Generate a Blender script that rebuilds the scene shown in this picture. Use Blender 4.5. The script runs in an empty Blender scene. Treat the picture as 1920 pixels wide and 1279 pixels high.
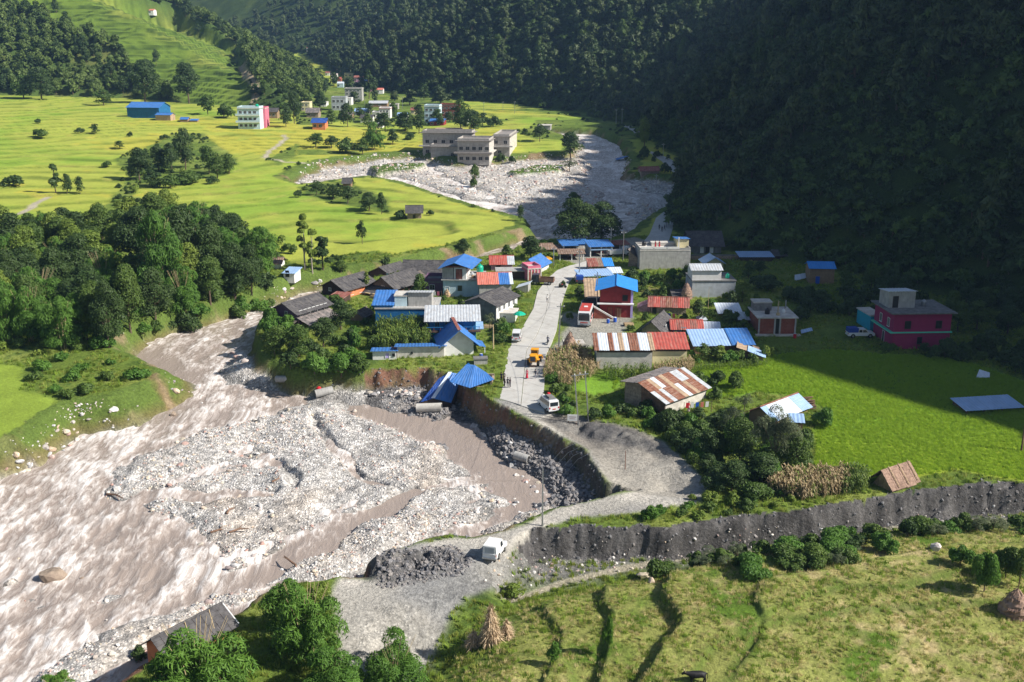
import bpy, bmesh, math, random
import numpy as np
from mathutils import Vector, Matrix
random.seed(7); rng = np.random.default_rng(7)
scene = bpy.context.scene
COL = scene.collection

# ------------------------------------------------------------------ camera
CAMZ = 60.0
PITCH = math.radians(15.64)
F = 2000.0; CX = 960.0; CY = 639.5
cam_data = bpy.data.cameras.new('camera'); cam = bpy.data.objects.new('camera', cam_data); COL.objects.link(cam)
cam.location = (0, 0, CAMZ); cam.rotation_euler = (math.radians(90) - PITCH, 0, 0)
cam_data.sensor_width = 36.0; cam_data.lens = 36.0 * F / 1920.0
cam_data.clip_start = 0.5; cam_data.clip_end = 6000
scene.camera = cam
# ------------------------------------------------------------------ light
SUN_EL = math.radians(38.5); SUN_AZ = math.radians(-15)      # sun to the right (+X) of the view
world = bpy.data.worlds.new("World"); scene.world = world; world.use_nodes = True
wn = world.node_tree.nodes; wl = world.node_tree.links; wn.clear()
wo = wn.new('ShaderNodeOutputWorld'); wb = wn.new('ShaderNodeBackground'); ws = wn.new('ShaderNodeTexSky')
ws.sky_type = 'NISHITA'; ws.sun_disc = False; ws.sun_elevation = SUN_EL
ws.sun_rotation = math.radians(90) - SUN_AZ
wb.inputs['Strength'].default_value = 0.06
wl.new(ws.outputs[0], wb.inputs[0]); wl.new(wb.outputs[0], wo.inputs[0])
sd_ = bpy.data.lights.new('sun', 'SUN'); sd_.energy = 4.9; sd_.angle = math.radians(0.55); sd_.color = (1.0, 0.95, 0.87)
sun = bpy.data.objects.new('sun', sd_); COL.objects.link(sun)
sv = Vector((math.cos(SUN_EL) * math.cos(SUN_AZ), math.cos(SUN_EL) * math.sin(SUN_AZ), math.sin(SUN_EL)))
sun.rotation_euler = sv.to_track_quat('Z', 'Y').to_euler(); sun.location = (200, 0, 250)
scene.view_settings.view_transform = 'Standard'; scene.view_settings.look = 'None'
scene.view_settings.exposure = 0.66; scene.view_settings.gamma = 1.0
scene.view_settings.use_curve_mapping = False

# ------------------------------------------------------------------ noise
_tab = np.random.default_rng(11).random((256, 256)).astype(np.float32)
def vnoise(x, y):
    xi = np.floor(x).astype(np.int64); yi = np.floor(y).astype(np.int64)
    fx = x - xi; fy = y - yi; fx = fx * fx * (3 - 2 * fx); fy = fy * fy * (3 - 2 * fy)
    a = _tab[xi & 255, yi & 255]; b = _tab[(xi + 1) & 255, yi & 255]
    c = _tab[xi & 255, (yi + 1) & 255]; d = _tab[(xi + 1) & 255, (yi + 1) & 255]
    return (a * (1 - fx) + b * fx) * (1 - fy) + (c * (1 - fx) + d * fx) * fy
def fbm(x, y, s, o=4, seed=0.0):
    r = 0; a = 0.5; x = x / s + seed * 17.3; y = y / s + seed * 9.7
    for i in range(o):
        r = r + a * (vnoise(x, y) - 0.5); x = x * 2.03 + 5.1; y = y * 2.03 + 3.7; a *= 0.5
    return r * 2
def sst(x, a, b):
    t = np.clip((x - a) / (b - a), 0, 1); return t * t * (3 - 2 * t)

# ------------------------------------------------------------------ terrain
_zy = [(0, -59.5), (60, -59), (116, -58.5), (158, -55.5), (206, -52.5), (322, -52.5), (448, -47), (529, -41), (758, -36), (916, -30), (1300, -16), (2000, 20)]
ZY = np.array([a for a, b in _zy], float); ZZ = np.array([b for a, b in _zy], float) + CAMZ
def base(x, y):
    x = np.asarray(x, float); y = np.asarray(y, float)
    z = (np.interp(y - 7, ZY, ZZ) + np.interp(y + 7, ZY, ZZ) + np.interp(y, ZY, ZZ)) / 3
    return z + np.clip(-x - 60, 0, 260) * 0.03 * sst(y, 230, 330)
def drop(y): return 4.6 - 1.5 * sst(np.asarray(y, float), 220, 300)
cp, sp = math.cos(PITCH), math.sin(PITCH)
def ray(px, py):
    a = (px - CX) / F; b = (CY - py) / F
    return a, cp + b * sp, -sp + b * cp
def P(px, py, dz=0.0):
    """where the sight line through a picture point meets the base ground (raised by dz)"""
    dx, dy, dzr = ray(px, py)
    lo, hi = 30.0, 3500.0
    def g(t): return CAMZ + dzr * t - (float(base(dx * t, dy * t)) + (dz(dy * t) if callable(dz) else dz))
    t = lo; prev = lo
    while t < hi and g(t) > 0: prev = t; t *= 1.06
    lo, hi = prev, t
    for _ in range(30):
        m = (lo + hi) / 2
        if g(m) > 0: lo = m
        else: hi = m
    return (dx * lo, dy * lo)
def PL(lst, dz=0.0): return [P(a[0], a[1], dz) for a in lst]
def sdist(x, y, poly, closed=True):
    """signed distance (inside positive) and nearest edge index"""
    n = len(poly); best = np.full(x.shape, 1e18); idx = np.zeros(x.shape, np.int16); ins = np.zeros(x.shape, bool)
    for i in range(n if closed else n - 1):
        x0, y0 = poly[i]; x1, y1 = poly[(i + 1) % n]
        ex, ey = x1 - x0, y1 - y0; L = ex * ex + ey * ey + 1e-12
        t = np.clip(((x - x0) * ex + (y - y0) * ey) / L, 0, 1)
        d = (x - x0 - t * ex) ** 2 + (y - y0 - t * ey) ** 2
        m = d < best; best[m] = d[m]; idx[m] = i
        if closed and y1 != y0:
            c = ((y0 > y) != (y1 > y)); xx = x0 + (y - y0) * ex / (y1 - y0)
            ins ^= c & (x < xx)
    d = np.sqrt(best)
    if not closed: return -d, idx
    return np.where(ins, d, -d), idx
def sdp(x, y, poly, margin=40.0, closed=True):
    p = np.array(poly); out = np.full(x.shape, -float(margin))
    m = (x > p[:, 0].min() - margin) & (x < p[:, 0].max() + margin) & (y > p[:, 1].min() - margin) & (y < p[:, 1].max() + margin)
    if m.any(): out[m] = sdist(x[m], y[m], poly, closed)[0]
    return out

# river bank tops, traced along the picture; third value = horizontal width of the bank below it
RIV = [(-500, 900, 4), (-100, 850, 4), (0, 820, 6), (70, 772, 6), (120, 745, 6), (200, 738, 7), (290, 700, 8), (280, 685, 7), (215, 655, 6), (195, 640, 5), (240, 605, 3), (300, 585, 3),
       (400, 562, 3), (490, 535, 4), (540, 515, 5), (620, 500, 5), (700, 490, 4), (800, 470, 4), (870, 458, 4), (930, 440, 4), (985, 425, 4), (975, 405, 3), (900, 388, 3),
       (830, 365, 3), (760, 342, 3), (690, 328, 3), (560, 345, 4), (525, 330, 5), (600, 300, 6), (700, 288, 6), (790, 283, 5), (860, 300, 5), (960, 290, 5),
       (1060, 283, 4), (1075, 268, 4), (1060, 255, 4), (1000, 236, 4), (1120, 240, 4), (1170, 262, 4), (1190, 300, 4), (1178, 322, 3), (1285, 333, 3), (1292, 352, 3), (1266, 380, 3), (1236, 396, 3), (1212, 408, 3),
       (1188, 432, 3), (1150, 446, 4), (1050, 448, 4), (1000, 452, 4), (960, 470, 4), (880, 487, 4), (800, 500, 4), (760, 508, 4), (700, 520, 4), (640, 535, 4), (590, 555, 4),
       (500, 585, 3), (482, 630, 2), (500, 665, 2), (560, 690, 2), (690, 692, 1.2), (800, 690, 1.2), (858, 704, 1.2), (930, 755, 1.1), (985, 786, 1.1), (1050, 815, 1.1), (1100, 842, 1.2),
       (1113, 870, 1.2), (1140, 903, 1.2), (1200, 916, 1.6), (1130, 934, 5), (1040, 950, 6), (990, 985, 6), (900, 1008, 6), (840, 1010, 4), (770, 1020, 3), (705, 1050, 1.5), (700, 1085, 1.5),
       (640, 1082, 4), (560, 1095, 4), (500, 1112, 4), (420, 1165, 4), (320, 1225, 5), (200, 1300, 5), (60, 1420, 5), (-500, 1500, 5)]
riv = PL(RIV); rivw = np.array([r[2] for r in RIV], float)
# low ground in front of the cut bank
LOWP = [(960, 1012, 2), (985, 990, 1.3), (1100, 985, 1.3), (1230, 990, 1.3), (1400, 962, 1.3), (1560, 943, 1.3), (1700, 922, 1.3), (1920, 900, 1.5), (2400, 870, 2), (2600, 1500, 2), (400, 1500, 9), (690, 1135, 9), (800, 1105, 9), (880, 1060, 6)]
low = PL(LOWP); loww = np.array([r[2] for r in LOWP], float)
FG = PL([(640, 1500), (700, 1330), (770, 1250), (800, 1190), (850, 1140), (960, 1105), (1150, 1072), (1300, 1047), (1500, 1017), (1900, 985), (2500, 950), (2600, 1600)], -3.5)
# mountain feet
FR = [(1900, -300), (190, -60), (175, 40), (128, 84), (106, 120), (102, 155)] + PL([(1920, 600), (1650, 540), (1450, 490), (1320, 455), (1278, 425), (1272, 395), (1298, 335), (1215, 268), (1200, 245), (1100, 213), (900, 190), (760, 178), (690, 160), (640, 143)]) + [(-230, 1220), (-700, 1600), (-700, 2600), (2400, 2600)]
_l = PL([(-700, 165), (-200, 176), (0, 179), (100, 182), (235, 186), (330, 195), (440, 203), (520, 218), (560, 208), (592, 188), (612, 170), (622, 158)])
FLm = _l + [(_l[-1][0] - 60, _l[-1][1] + 160), (_l[-1][0] - 330, _l[-1][1] + 500), (-1900, 1500), (-1900, _l[0][1])]
BARS = [
 ([(350, 830), (440, 790), (520, 778), (640, 768), (720, 788), (800, 822), (860, 870), (925, 898), (965, 935), (900, 985), (800, 1012), (700, 1050), (640, 1078), (560, 1078), (520, 1088), (425, 1090), (410, 1040), (380, 1010), (300, 970), (195, 935), (225, 890), (290, 858)], .75),
 ([(330, 782), (400, 762), (450, 770), (400, 785)], .45), ([(35, 1035), (60, 1015), (100, 1025), (110, 1045), (70, 1048)], .5), ([(-20, 1085), (30, 1065), (40, 1085), (-10, 1110)], .4),
 ([(0, 1330), (60, 1272), (180, 1190), (290, 1140), (400, 1105), (495, 1092), (485, 1112), (390, 1135), (310, 1185), (240, 1245), (180, 1290), (60, 1400)], .7),
 ([(-60, 900), (0, 845), (75, 795), (125, 770), (200, 765), (300, 725), (345, 732), (290, 755), (190, 798), (110, 835), (0, 905), (-60, 950)], .75),
 ([(200, 745), (280, 715), (330, 735), (250, 752)], .6),
 ([(420, 690), (450, 660), (500, 690), (560, 700), (690, 715), (800, 735), (800, 775), (700, 765), (610, 745), (540, 735), (480, 725), (440, 708)], .9),
 ([(850, 740), (900, 790), (960, 855), (1000, 900), (1045, 955), (1150, 950), (1150, 880), (1080, 830), (950, 760)], 1.3),
 ([(990, 940), (1050, 925), (1050, 960), (1000, 990), (930, 1010), (900, 1000), (960, 975)], .8),
 ([(200, 655), (225, 650), (250, 672), (222, 668)], .5),
 ([(230, 630), (300, 600), (420, 572), (500, 548), (620, 522), (760, 500), (880, 470), (930, 455), (930, 445), (800, 465), (620, 500), (500, 530), (240, 600)], .8),
 ([(500, 575), (560, 552), (640, 532), (600, 528), (520, 545), (490, 560)], .9),
 ([(530, 330), (600, 295), (780, 280), (1090, 255), (1100, 300), (1110, 340), (1190, 372), (1240, 400), (1180, 440), (1060, 445), (1010, 425), (960, 400), (830, 362), (690, 325), (560, 345)], .8),
 ([(1180, 290), (1220, 330), (1290, 360), (1260, 372), (1190, 355), (1150, 335)], .9),
 ([(820, 455), (930, 430), (1000, 415), (985, 432), (870, 468)], .8),
]
BARS = [(PL(b, lambda y: -float(drop(y))), h) for b, h in BARS]
CHAN = [([(600, 790), (650, 850), (655, 885), (720, 920), (770, 928), (900, 905)], .9, .7), ([(770, 928), (700, 965), (650, 985), (560, 1045), (430, 1092)], 1.8, .9), ([(250, 935), (380, 935), (440, 925), (470, 930)], 2.2, .9), ([(510, 850), (540, 900), (520, 925)], .8, .6),
        ([(1135, 262), (1140, 300), (1130, 345), (1175, 368), (1260, 385)], 9, 1.4), ([(1180, 372), (1150, 400), (1190, 425)], 7, 1.2), ([(1160, 385), (1080, 400), (1020, 425), (985, 440), (900, 468), (800, 490), (650, 520), (560, 545)], 3.5, 1.3),
        ([(640, 325), (720, 330), (800, 355), (870, 375), (960, 392), (1010, 415)], 4, .9), ([(800, 310), (850, 340), (930, 370)], 2.5, .7), ([(540, 335), (620, 320), (700, 318)], 3, .8), ([(1130, 330), (1000, 330), (900, 345)], 2.2, .6)]
CHAN = [(PL(c, lambda y: -float(drop(y))), w, d) for c, w, d in CHAN]
ISL = [PL([(688, 308), (740, 302), (800, 303), (780, 313), (700, 320)]), PL([(950, 318), (1000, 306), (1060, 306), (1050, 315), (960, 324)]), PL([(600, 430), (601, 430), (601, 431)])][:2]

ny = 1060; Yr = 44 * np.exp(np.arange(ny) * 0.00355)
Tc = np.arange(-0.57, 0.5701, 0.00245)
ext = 0.57 + np.cumsum(0.004 * 1.07 ** np.arange(60)); ext = ext[ext < 2.6]
Tc = np.concatenate([-ext[::-1][ext[::-1] < 2.2], Tc, ext]); nx = len(Tc)
GX = (Tc[None, :] * Yr[:, None]); GY = np.repeat(Yr[:, None], nx, 1)
print('grid', ny, nx, ny * nx)

def river_dist(x, y):
    d = np.full(x.shape, -60.0); w = np.full(x.shape, 3.0)
    p = np.array(riv); m = (x > p[:, 0].min() - 60) & (x < p[:, 0].max() + 60) & (y > p[:, 1].min() - 60) & (y < p[:, 1].max() + 60)
    dd, ii = sdist(x[m], y[m], riv); d[m] = dd; w[m] = rivw[ii]; return d, w

def build_height(X, Y):
    wx = X + 1.1 * fbm(X, Y, 7, 3, 1) + 3.0 * fbm(X, Y, 40, 2, 2) * sst(Y, 180, 300); wy = Y + 1.1 * fbm(X, Y, 7, 3, 3)
    b = base(X, Y); h = b + 0.3 * fbm(X, Y, 30, 3, 4)
    A = {}
    # foreground low ground and hill
    p, ii = sdist(X, Y, low); lw = loww[ii]
    sharp = 1.5 * fbm(X, Y, 6, 4, 5) + .9 * fbm(X, Y, 1.7, 3, 55)
    dl = p + 0.9 * sharp
    lo = sst(dl, 0, lw) * 3.5
    fg = sdp(wx, wy, FG, 60); A['low'] = p; A['fg'] = fg
    rise = np.clip(fg, 0, 200)
    hill = 3.6 * sst(rise, 0, 13) + 0.05 * np.clip(rise - 10, 0, 200)
    h = h - lo + np.where(fg > 0, hill, 0)
    A['cut'] = (dl > -0.3) & (dl < lw + 0.5) & (Y < 170) & (lw < 2.5)
    # terraces on the foreground hill: steps down to the left and to the track
    for (poly, st) in TERR:
        q = sdp(X + .5 * fbm(X, Y, 3, 2, 6), Y + .5 * fbm(X, Y, 3, 2, 7), poly, 6); h = h + st * sst(q, -.35, .35)
        A.setdefault('bund', np.zeros_like(X)); A['bund'] = np.maximum(A['bund'], 1 - np.abs(q) / .8)
    # river
    rd, rw = river_dist(X + 1.2 * fbm(X, Y, 5, 4, 8) + .6 * fbm(X, Y, 1.6, 3, 58), Y + 1.2 * fbm(X, Y, 5, 4, 9) + .6 * fbm(X, Y, 1.6, 3, 59)); A['rd'] = rd; A['rw'] = rw
    D = drop(Y)
    prof = np.where(rw < 2.5, .80 * sst(rd, 0, rw) + .20 * sst(rd, rw, rw + 9), sst(rd, 0, rw))
    bar = np.full(X.shape, -.9)
    bx = wx + 3.2 * fbm(X, Y, 11, 3, 56); by = wy + 3.2 * fbm(X, Y, 11, 3, 57)
    for poly, hh in BARS:
        q = sdp(bx, by, poly, 12); bar = np.maximum(bar, -.9 + (hh + .9) * sst(q, -2.6, 2.6))
    ch = np.zeros(X.shape)
    for poly, w_, d_ in CHAN:
        q = -sdp(bx, by, poly, 20, False); ch = np.maximum(ch, d_ * 1.25 * (1 - sst(q, w_ * .5, w_ * 1.3)))
    bar = bar - ch + 1.35 * fbm(X, Y, 8, 4, 10) + .06 + .40 * fbm(X, Y, 1.6, 3, 12)
    isl = np.full(X.shape, -12.)
    for poly in ISL: isl = np.maximum(isl, sdp(wx, wy, poly, 12))
    bar = np.where(isl > -1.5, bar + (2.6 - bar) * sst(isl, -1.2, .6), bar); A['isl'] = isl
    A['bar'] = np.where(rd > 0, bar, 9)
    h = np.where(rd > 0, h - prof * (D - bar) - (h - b) * prof, h)
    # terraces of the valley floor on the far left
    tl = sst(Y, 225, 260) * sst(-rd, 3, 12) * (X < 60)
    q = (h + 2.2 * fbm(X, Y, 75, 2, 13) + .5 * fbm(X, Y, 22, 2, 14)); st = .8
    k = np.floor(q / st); fr = q / st - k; fl = (k + sst(fr, .80, .97)) * st
    A['riser'] = tl * np.clip(1 - np.abs(fr - .87) / .13, 0, 1)
    h = h + tl * (fl + .45 * st - q) * .9
    # mountains
    mr, _ = sdist(X + 10 * fbm(X, Y, 60, 3, 15), Y + 10 * fbm(X, Y, 60, 3, 16), FR); A['mr'] = mr
    sl = np.interp(Y, [90, 120, 142, 170, 195, 245, 290, 335, 430, 700], [1.2, 1.5, 1.42, 1.12, 1.15, 1.22, 1.14, .93, .92, .72])
    rd_ = np.clip(mr, 0, 900)
    cap = 225 - 30 * sst(Y, 160, 205) + 20 * sst(Y, 300, 380) - 110 * sst(-Y, -112, -84) + 160 * sst(Y, 450, 900)
    hm = sl * rd_ + 10 * fbm(X, Y, 90, 4, 17) * sst(rd_, 0, 60) + 34 * (np.abs(fbm(X, Y, 170, 3, 18)) - .25) * sst(rd_, 20, 120)
    hm = np.where(hm < cap * .7, hm, cap * .7 + (cap * .6) * (1 - np.exp(-(hm - cap * .7) / (cap * .6))))
    h = h + np.where(mr > 0, np.maximum(hm, 0) * sst(rd_, 0, 6), 0)
    ml, _ = sdist(X + 14 * fbm(X, Y, 70, 3, 19), Y + 14 * fbm(X, Y, 70, 3, 20), FLm); A['ml'] = ml
    rl = np.clip(ml, 0, 1200)
    hl = .50 * rl + 9 * fbm(X, Y, 60, 4, 21) * sst(rl, 0, 40) + 26 * fbm(X, Y, 150, 2, 26) * sst(rl, 30, 120)
    hl = np.where(hl < 150, hl, 150 + 120 * (1 - np.exp(-(hl - 150) / 120)))
    hl = np.maximum(hl, 0)
    tz = sdp(wx, wy, TERRZ, 30); A['tz'] = tz
    m = sst(tz, -4, 4); st = 2.6
    q = hl * .62 + 2.0 * fbm(X, Y, 40, 2, 22); k = np.floor(q / st); fr = q / st - k; fl = (k + sst(fr, .66, .94)) * st
    A['riser'] = np.maximum(A['riser'], m * np.clip(1 - np.abs(fr - .8) / .2, 0, 1))
    hl = hl * (1 - m) + m * np.maximum(fl, 0)
    h = h + np.where(ml > 0, hl * sst(rl, 0, 8), 0)
    A['mud'] = sdp(wx, wy, MUD, 12)
    h = h - .9 * sst(A['mud'], -1, 4) + .5 * sst(A['mud'], -1, 3) * fbm(X, Y, 3.5, 3, 23)
    A['heap'] = np.maximum(sdp(wx, wy, HEAP, 12), sdp(wx, wy, HEAP2, 12) * .6)
    h = h + sst(A['heap'], -.6, 1.2) * (.5 + 1.3 * fbm(X, Y, 3.5, 3, 27) + 1.3 * fbm(X, Y, .9, 3, 28)) * np.where(Y < 125, .95, .6)
    A['dimp'] = sdp(wx, wy, DIP, 15); h = h - 1.4 * sst(A['dimp'], -2, 6)
    h = h + .05 * fbm(X, Y, 1.2, 2, 24)
    return h, A
_L = -3.5
TERR = [(PL([(1330, 1250), (1450, 1215), (1600, 1190), (1750, 1185), (2300, 1150), (2500, 1600), (1200, 1600), (1290, 1330)], .5), -.4),
        (PL([(1010, 1140), (1020, 1180), (1050, 1215), (1045, 1260), (1010, 1330), (1100, 1600), (2700, 1600), (2500, 1090), (1800, 1000), (1200, 1090)], -1.2), .6),
        (PL([(1425, 1135), (1405, 1170), (1430, 1210), (1400, 1262), (1350, 1330), (1450, 1600), (2700, 1600), (2600, 1080), (1800, 1060)], .5), .55),
        (PL([(1255, 1110), (1240, 1150), (1262, 1185), (1268, 1215), (1235, 1260), (1180, 1330), (1300, 1600), (2700, 1600), (2500, 1090), (1800, 1010), (1500, 1050)], 0.2), 1.2),
        (PL([(1135, 1120), (1128, 1160), (1145, 1195), (1140, 1240), (1110, 1330), (1200, 1600), (2700, 1600), (2500, 1090), (1800, 1000), (1300, 1080)], -.8), .9),
        (PL([(880, 1180), (940, 1195), (960, 1240), (1000, 1262), (1060, 1275), (1100, 1400), (700, 1400), (760, 1300), (840, 1230), (850, 1205)], -1.2), .55),
        (PL([(1580, 1148), (1680, 1152), (1780, 1120), (1850, 1100), (2300, 1080), (2300, 1500), (1500, 1500), (1350, 1330), (1420, 1210), (1520, 1160)], .8), -.5)]
def PM(px, py, d):  # point along a sight line at a given distance
    a, b, c = ray(px, py); return (a * d, b * d)
TERRZ = [PM(20, 70, 780), PM(200, 60, 830), PM(330, 55, 900), PM(440, 80, 860), PM(470, 150, 700), PM(455, 195, 590), PM(360, 190, 600), PM(330, 165, 640), PM(230, 140, 690), PM(130, 110, 720), PM(20, 95, 750)]
MUD = PL([(1010, 790), (1050, 775), (1130, 790), (1180, 800), (1230, 815), (1280, 850), (1310, 900), (1300, 935), (1200, 925), (1140, 905), (1115, 870), (1100, 845), (1050, 815)])
DIP = PL([(1200, 800), (1330, 770), (1500, 800), (1530, 850), (1450, 890), (1330, 900), (1290, 860)])
HEAP = PL([(690, 1098), (705, 1052), (760, 1048), (850, 1040), (880, 1060), (860, 1085), (800, 1098), (730, 1112)], -1.0); HEAP2 = PL([(1020, 790), (1080, 782), (1180, 805), (1240, 830), (1260, 850), (1180, 830), (1090, 812), (1050, 808)])
H, A = build_height(GX, GY)

def hz(x, y):
    """height of the ground at world x, y (bilinear on the grid)"""
    x = np.asarray(x, float); y = np.asarray(y, float)
    r = np.clip(np.log(np.maximum(y, 44.01) / 44) / 0.00355, 0, ny - 1.001); i = r.astype(int); fr = r - i
    t = x / np.maximum(y, 1); j = np.clip(np.searchsorted(Tc, t) - 1, 0, nx - 2); ft = np.clip((t - Tc[j]) / (Tc[j + 1] - Tc[j]), 0, 1)
    return (H[i, j] * (1 - ft) + H[i, j + 1] * ft) * (1 - fr) + (H[i + 1, j] * (1 - ft) + H[i + 1, j + 1] * ft) * fr
def G(px, py):
    """where the sight line through a picture point meets the finished ground"""
    dx, dy, dzr = ray(px, py)
    t = 60 * np.exp(np.arange(0, 3.4, .0015)); z = CAMZ + dzr * t - hz(dx * t, dy * t)
    k = int(np.argmax(z < 0)); k = max(k, 1)
    a, b = t[k - 1], t[k]; za, zb_ = z[k - 1], z[k]; u = a + (b - a) * za / (za - zb_ + 1e-9)
    x, y = dx * u, dy * u
    return Vector((x, y, float(hz(x, y))))
def scale_at(v): return F / (v.y * cp - (v.z - CAMZ) * sp)   # picture pixels per metre at a point
# ------------------------------------------------------------------ surface colours by what the ground is made of
def lerp(a, b, t): return a + (b - a) * t[..., None]
C3 = lambda *a: np.array(a, float)
X, Y = GX, GY
RICE_R = PL([(1295, 690), (1370, 678), (1430, 668), (1560, 655), (1640, 663), (1760, 668), (1850, 690), (1990, 740), (2100, 870), (1920, 905), (1800, 880), (1710, 897), (1625, 908), (1560, 885), (1520, 872), (1530, 838), (1525, 805), (1560, 770), (1500, 745), (1420, 735), (1390, 742), (1330, 745), (1325, 715)])
RICE_L2 = PL([(-200, 690), (0, 676), (45, 690), (38, 735), (95, 752), (70, 778), (0, 822), (-200, 850)])
RICE_M = PL([(1115, 700), (1165, 690), (1170, 722), (1120, 740), (1080, 735), (1072, 715)])
SCRUB = [PL(a) for a in ([(-200, 440), (60, 432), (200, 420), (240, 370), (330, 380), (430, 400), (500, 470), (560, 500), (500, 600), (250, 620), (200, 700), (290, 715), (200, 745), (120, 755), (60, 740), (40, 690), (-200, 670)],
    [(215, 300), (330, 250), (380, 250), (450, 300), (420, 330), (330, 345), (260, 350), (225, 420), (190, 400), (240, 330)],
    [(560, 350), (640, 340), (730, 370), (730, 400), (650, 385), (580, 370)], [(575, 255), (760, 235), (800, 250), (760, 275), (640, 290), (560, 290), (540, 262)],
    [(500, 300), (540, 258), (560, 290), (520, 310)], [(560, 165), (770, 160), (850, 190), (870, 230), (770, 235), (560, 235)], [(860, 205), (1250, 205), (1250, 260), (1100, 262), (1010, 262), (960, 246), (870, 235)],
    [(620, 480), (700, 470), (760, 478), (720, 500), (600, 515), (560, 520), (540, 505)])]
FARRICE = [PL(a) for a in ([(560, 240), (600, 236), (640, 225), (700, 240), (640, 262), (570, 262), (500, 300)], [(640, 240), (700, 222), (790, 240), (795, 270), (700, 285), (560, 280), (560, 262)], [(895, 232), (1000, 222), (1010, 240), (920, 246)], [(965, 268), (1060, 268), (1055, 282), (960, 286)], [(880, 205), (1000, 210), (1120, 222), (1000, 226), (890, 224)])]
TRACK = PL([(1330, 905), (1310, 942), (1180, 962), (1080, 972), (1010, 990), (985, 1005), (958, 1030), (955, 1052), (925, 1085), (880, 1105), (850, 1130), (800, 1190), (760, 1240), (690, 1340), (600, 1400), (620, 1300), (640, 1210), (625, 1110), (640, 1082), (700, 1086), (700, 1052), (760, 1022), (840, 1010), (900, 1006), (990, 982), (1040, 948), (1140, 930), (1200, 917), (1140, 900), (1115, 868), (1100, 842), (1045, 815), (1000, 790), (940, 760), (926, 748), (1020, 762), (1045, 776), (1130, 792), (1190, 805), (1250, 825), (1285, 860)])
PATHS = [([(940, 1118), (1060, 1092), (1170, 1066), (1300, 1043), (1420, 1022), (1560, 1004), (1740, 986), (1860, 978), (2100, 985)], .75, -3.3), ([(455, 122), (462, 138), (474, 152), (482, 172), (478, 186), (470, 200)], 2.2, 'g'), ([(497, 296), (505, 283), (522, 272), (536, 260), (532, 254)], 1.2, 0), ([(498, 298), (530, 303), (570, 306)], 1.2, 0), ([(-40, 418), (40, 400), (90, 370)], 1.2, 0),
         ([(1750, 960), (1800, 955), (1930, 948)], .5, -3.3)]
YARD = PL([(1052, 640), (1062, 585), (1100, 590), (1160, 592), (1185, 595), (1170, 622), (1110, 650), (1060, 660), (1020, 668)])
YARD2 = PL([(1090, 495), (1190, 470), (1230, 455), (1190, 445), (1060, 462), (1050, 486), (1102, 500), (1130, 495)])
DRY = PL([(1200, 532), (1290, 528), (1296, 560), (1260, 560), (1205, 556)])
CAT = np.zeros(X.shape, np.int8)
n1 = fbm(X, Y, 12, 4, 31); n2 = fbm(X, Y, 2.5, 3, 32); n3 = fbm(X, Y, 45, 3, 33); n4 = fbm(X, Y, 6, 3, 34)
jx = X + 1.5 * n4 + .5 * n2; jy = Y + 1.5 * fbm(X, Y, 6, 3, 35) + .5 * n2
g1 = C3(.125, .18, .03); g2 = C3(.21, .25, .055); g3 = C3(.065, .11, .02)
T = lerp(lerp(np.broadcast_to(g1, X.shape + (3,)), g2, sst(n1, -.1, .5)), g3, sst(n2 + n3 * .5, .05, .5))
S = np.zeros(X.shape)       # stony
R = np.zeros(X.shape)       # planted rows
rd = A['rd']
scr = np.full(X.shape, -15.)
for q in SCRUB: scr = np.maximum(scr, sdp(jx, jy, q, 15))
far = np.full(X.shape, -15.)
for q in FARRICE: far = np.maximum(far, sdp(jx, jy, q, 15))
scr = np.where(far > 0, -far, scr)
vill = sdp(X, Y, PL([(490, 590), (560, 560), (700, 525), (900, 490), (960, 474), (1060, 450), (1250, 440), (2600, 440), (2600, 1200), (480, 1200)]), 5) > 0
left = (rd < 0) & (Y > 225) & (X < 90) & (A['ml'] < 0) & (A['mr'] < 0) & ~vill
rice = np.where(left & (rd < -3 + 2 * n4), sst(-scr, -1.0, 1.0), 0)
rr = np.maximum.reduce([sdp(X + .6 * n2, Y + .6 * n2, RICE_R, 12), sdp(jx, jy, RICE_L2, 12), sdp(jx, jy, RICE_M, 12)])
riceR = sst(rr, -.6, .6) * (rd < 0)
ry = C3(.34, .38, .06); rg = C3(.23, .34, .04); rY = C3(.44, .40, .055)
pid = fbm(X, Y, 38, 1, 41) + .5 * fbm(X, Y, 90, 1, 42)
colL = lerp(lerp(np.broadcast_to(ry, T.shape), rg, sst(pid + n1 * .5, -.05, .5)), rY, sst(-pid + .4 * n4, .28, .45) * .7)
T = lerp(T, colL, rice)
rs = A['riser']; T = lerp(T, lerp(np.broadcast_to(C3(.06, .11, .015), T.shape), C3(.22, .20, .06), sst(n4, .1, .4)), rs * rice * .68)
colR = lerp(np.broadcast_to(C3(.15, .27, .025), T.shape), C3(.28, .35, .03), sst(n3 + n1 * .4 + sst(-Y, -158, -134) * .8, -.1, .6))
colR = lerp(colR, C3(.22, .30, .04) * np.ones_like(T), ((X < -40) * 1.0))
BUND = [PL(a) for a in ([(1500, 745), (1560, 775), (1600, 795), (1632, 838)], [(1440, 700), (1560, 722), (1700, 745), (1850, 790)], [(1620, 842), (1700, 838), (1800, 852)], [(1380, 712), (1470, 700), (1600, 692)], [(1640, 800), (1760, 800), (1900, 815)], [(1700, 760), (1680, 800), (1700, 850)])]
bq = np.full(X.shape, 9.)
for q in BUND: bq = np.minimum(bq, -sdp(X + .6 * n2, Y + .6 * n2, q, 8, False))
colR = colR * (1 + .22 * fbm(X, Y, 16, 3, 65) + .18 * fbm(X, Y, 3, 3, 66))[..., None]; colR = lerp(colR, C3(.05, .12, .012) * np.ones_like(T), .38 * (1 - sst(bq, .15, .5)))
T = lerp(T, colR, riceR)
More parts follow.
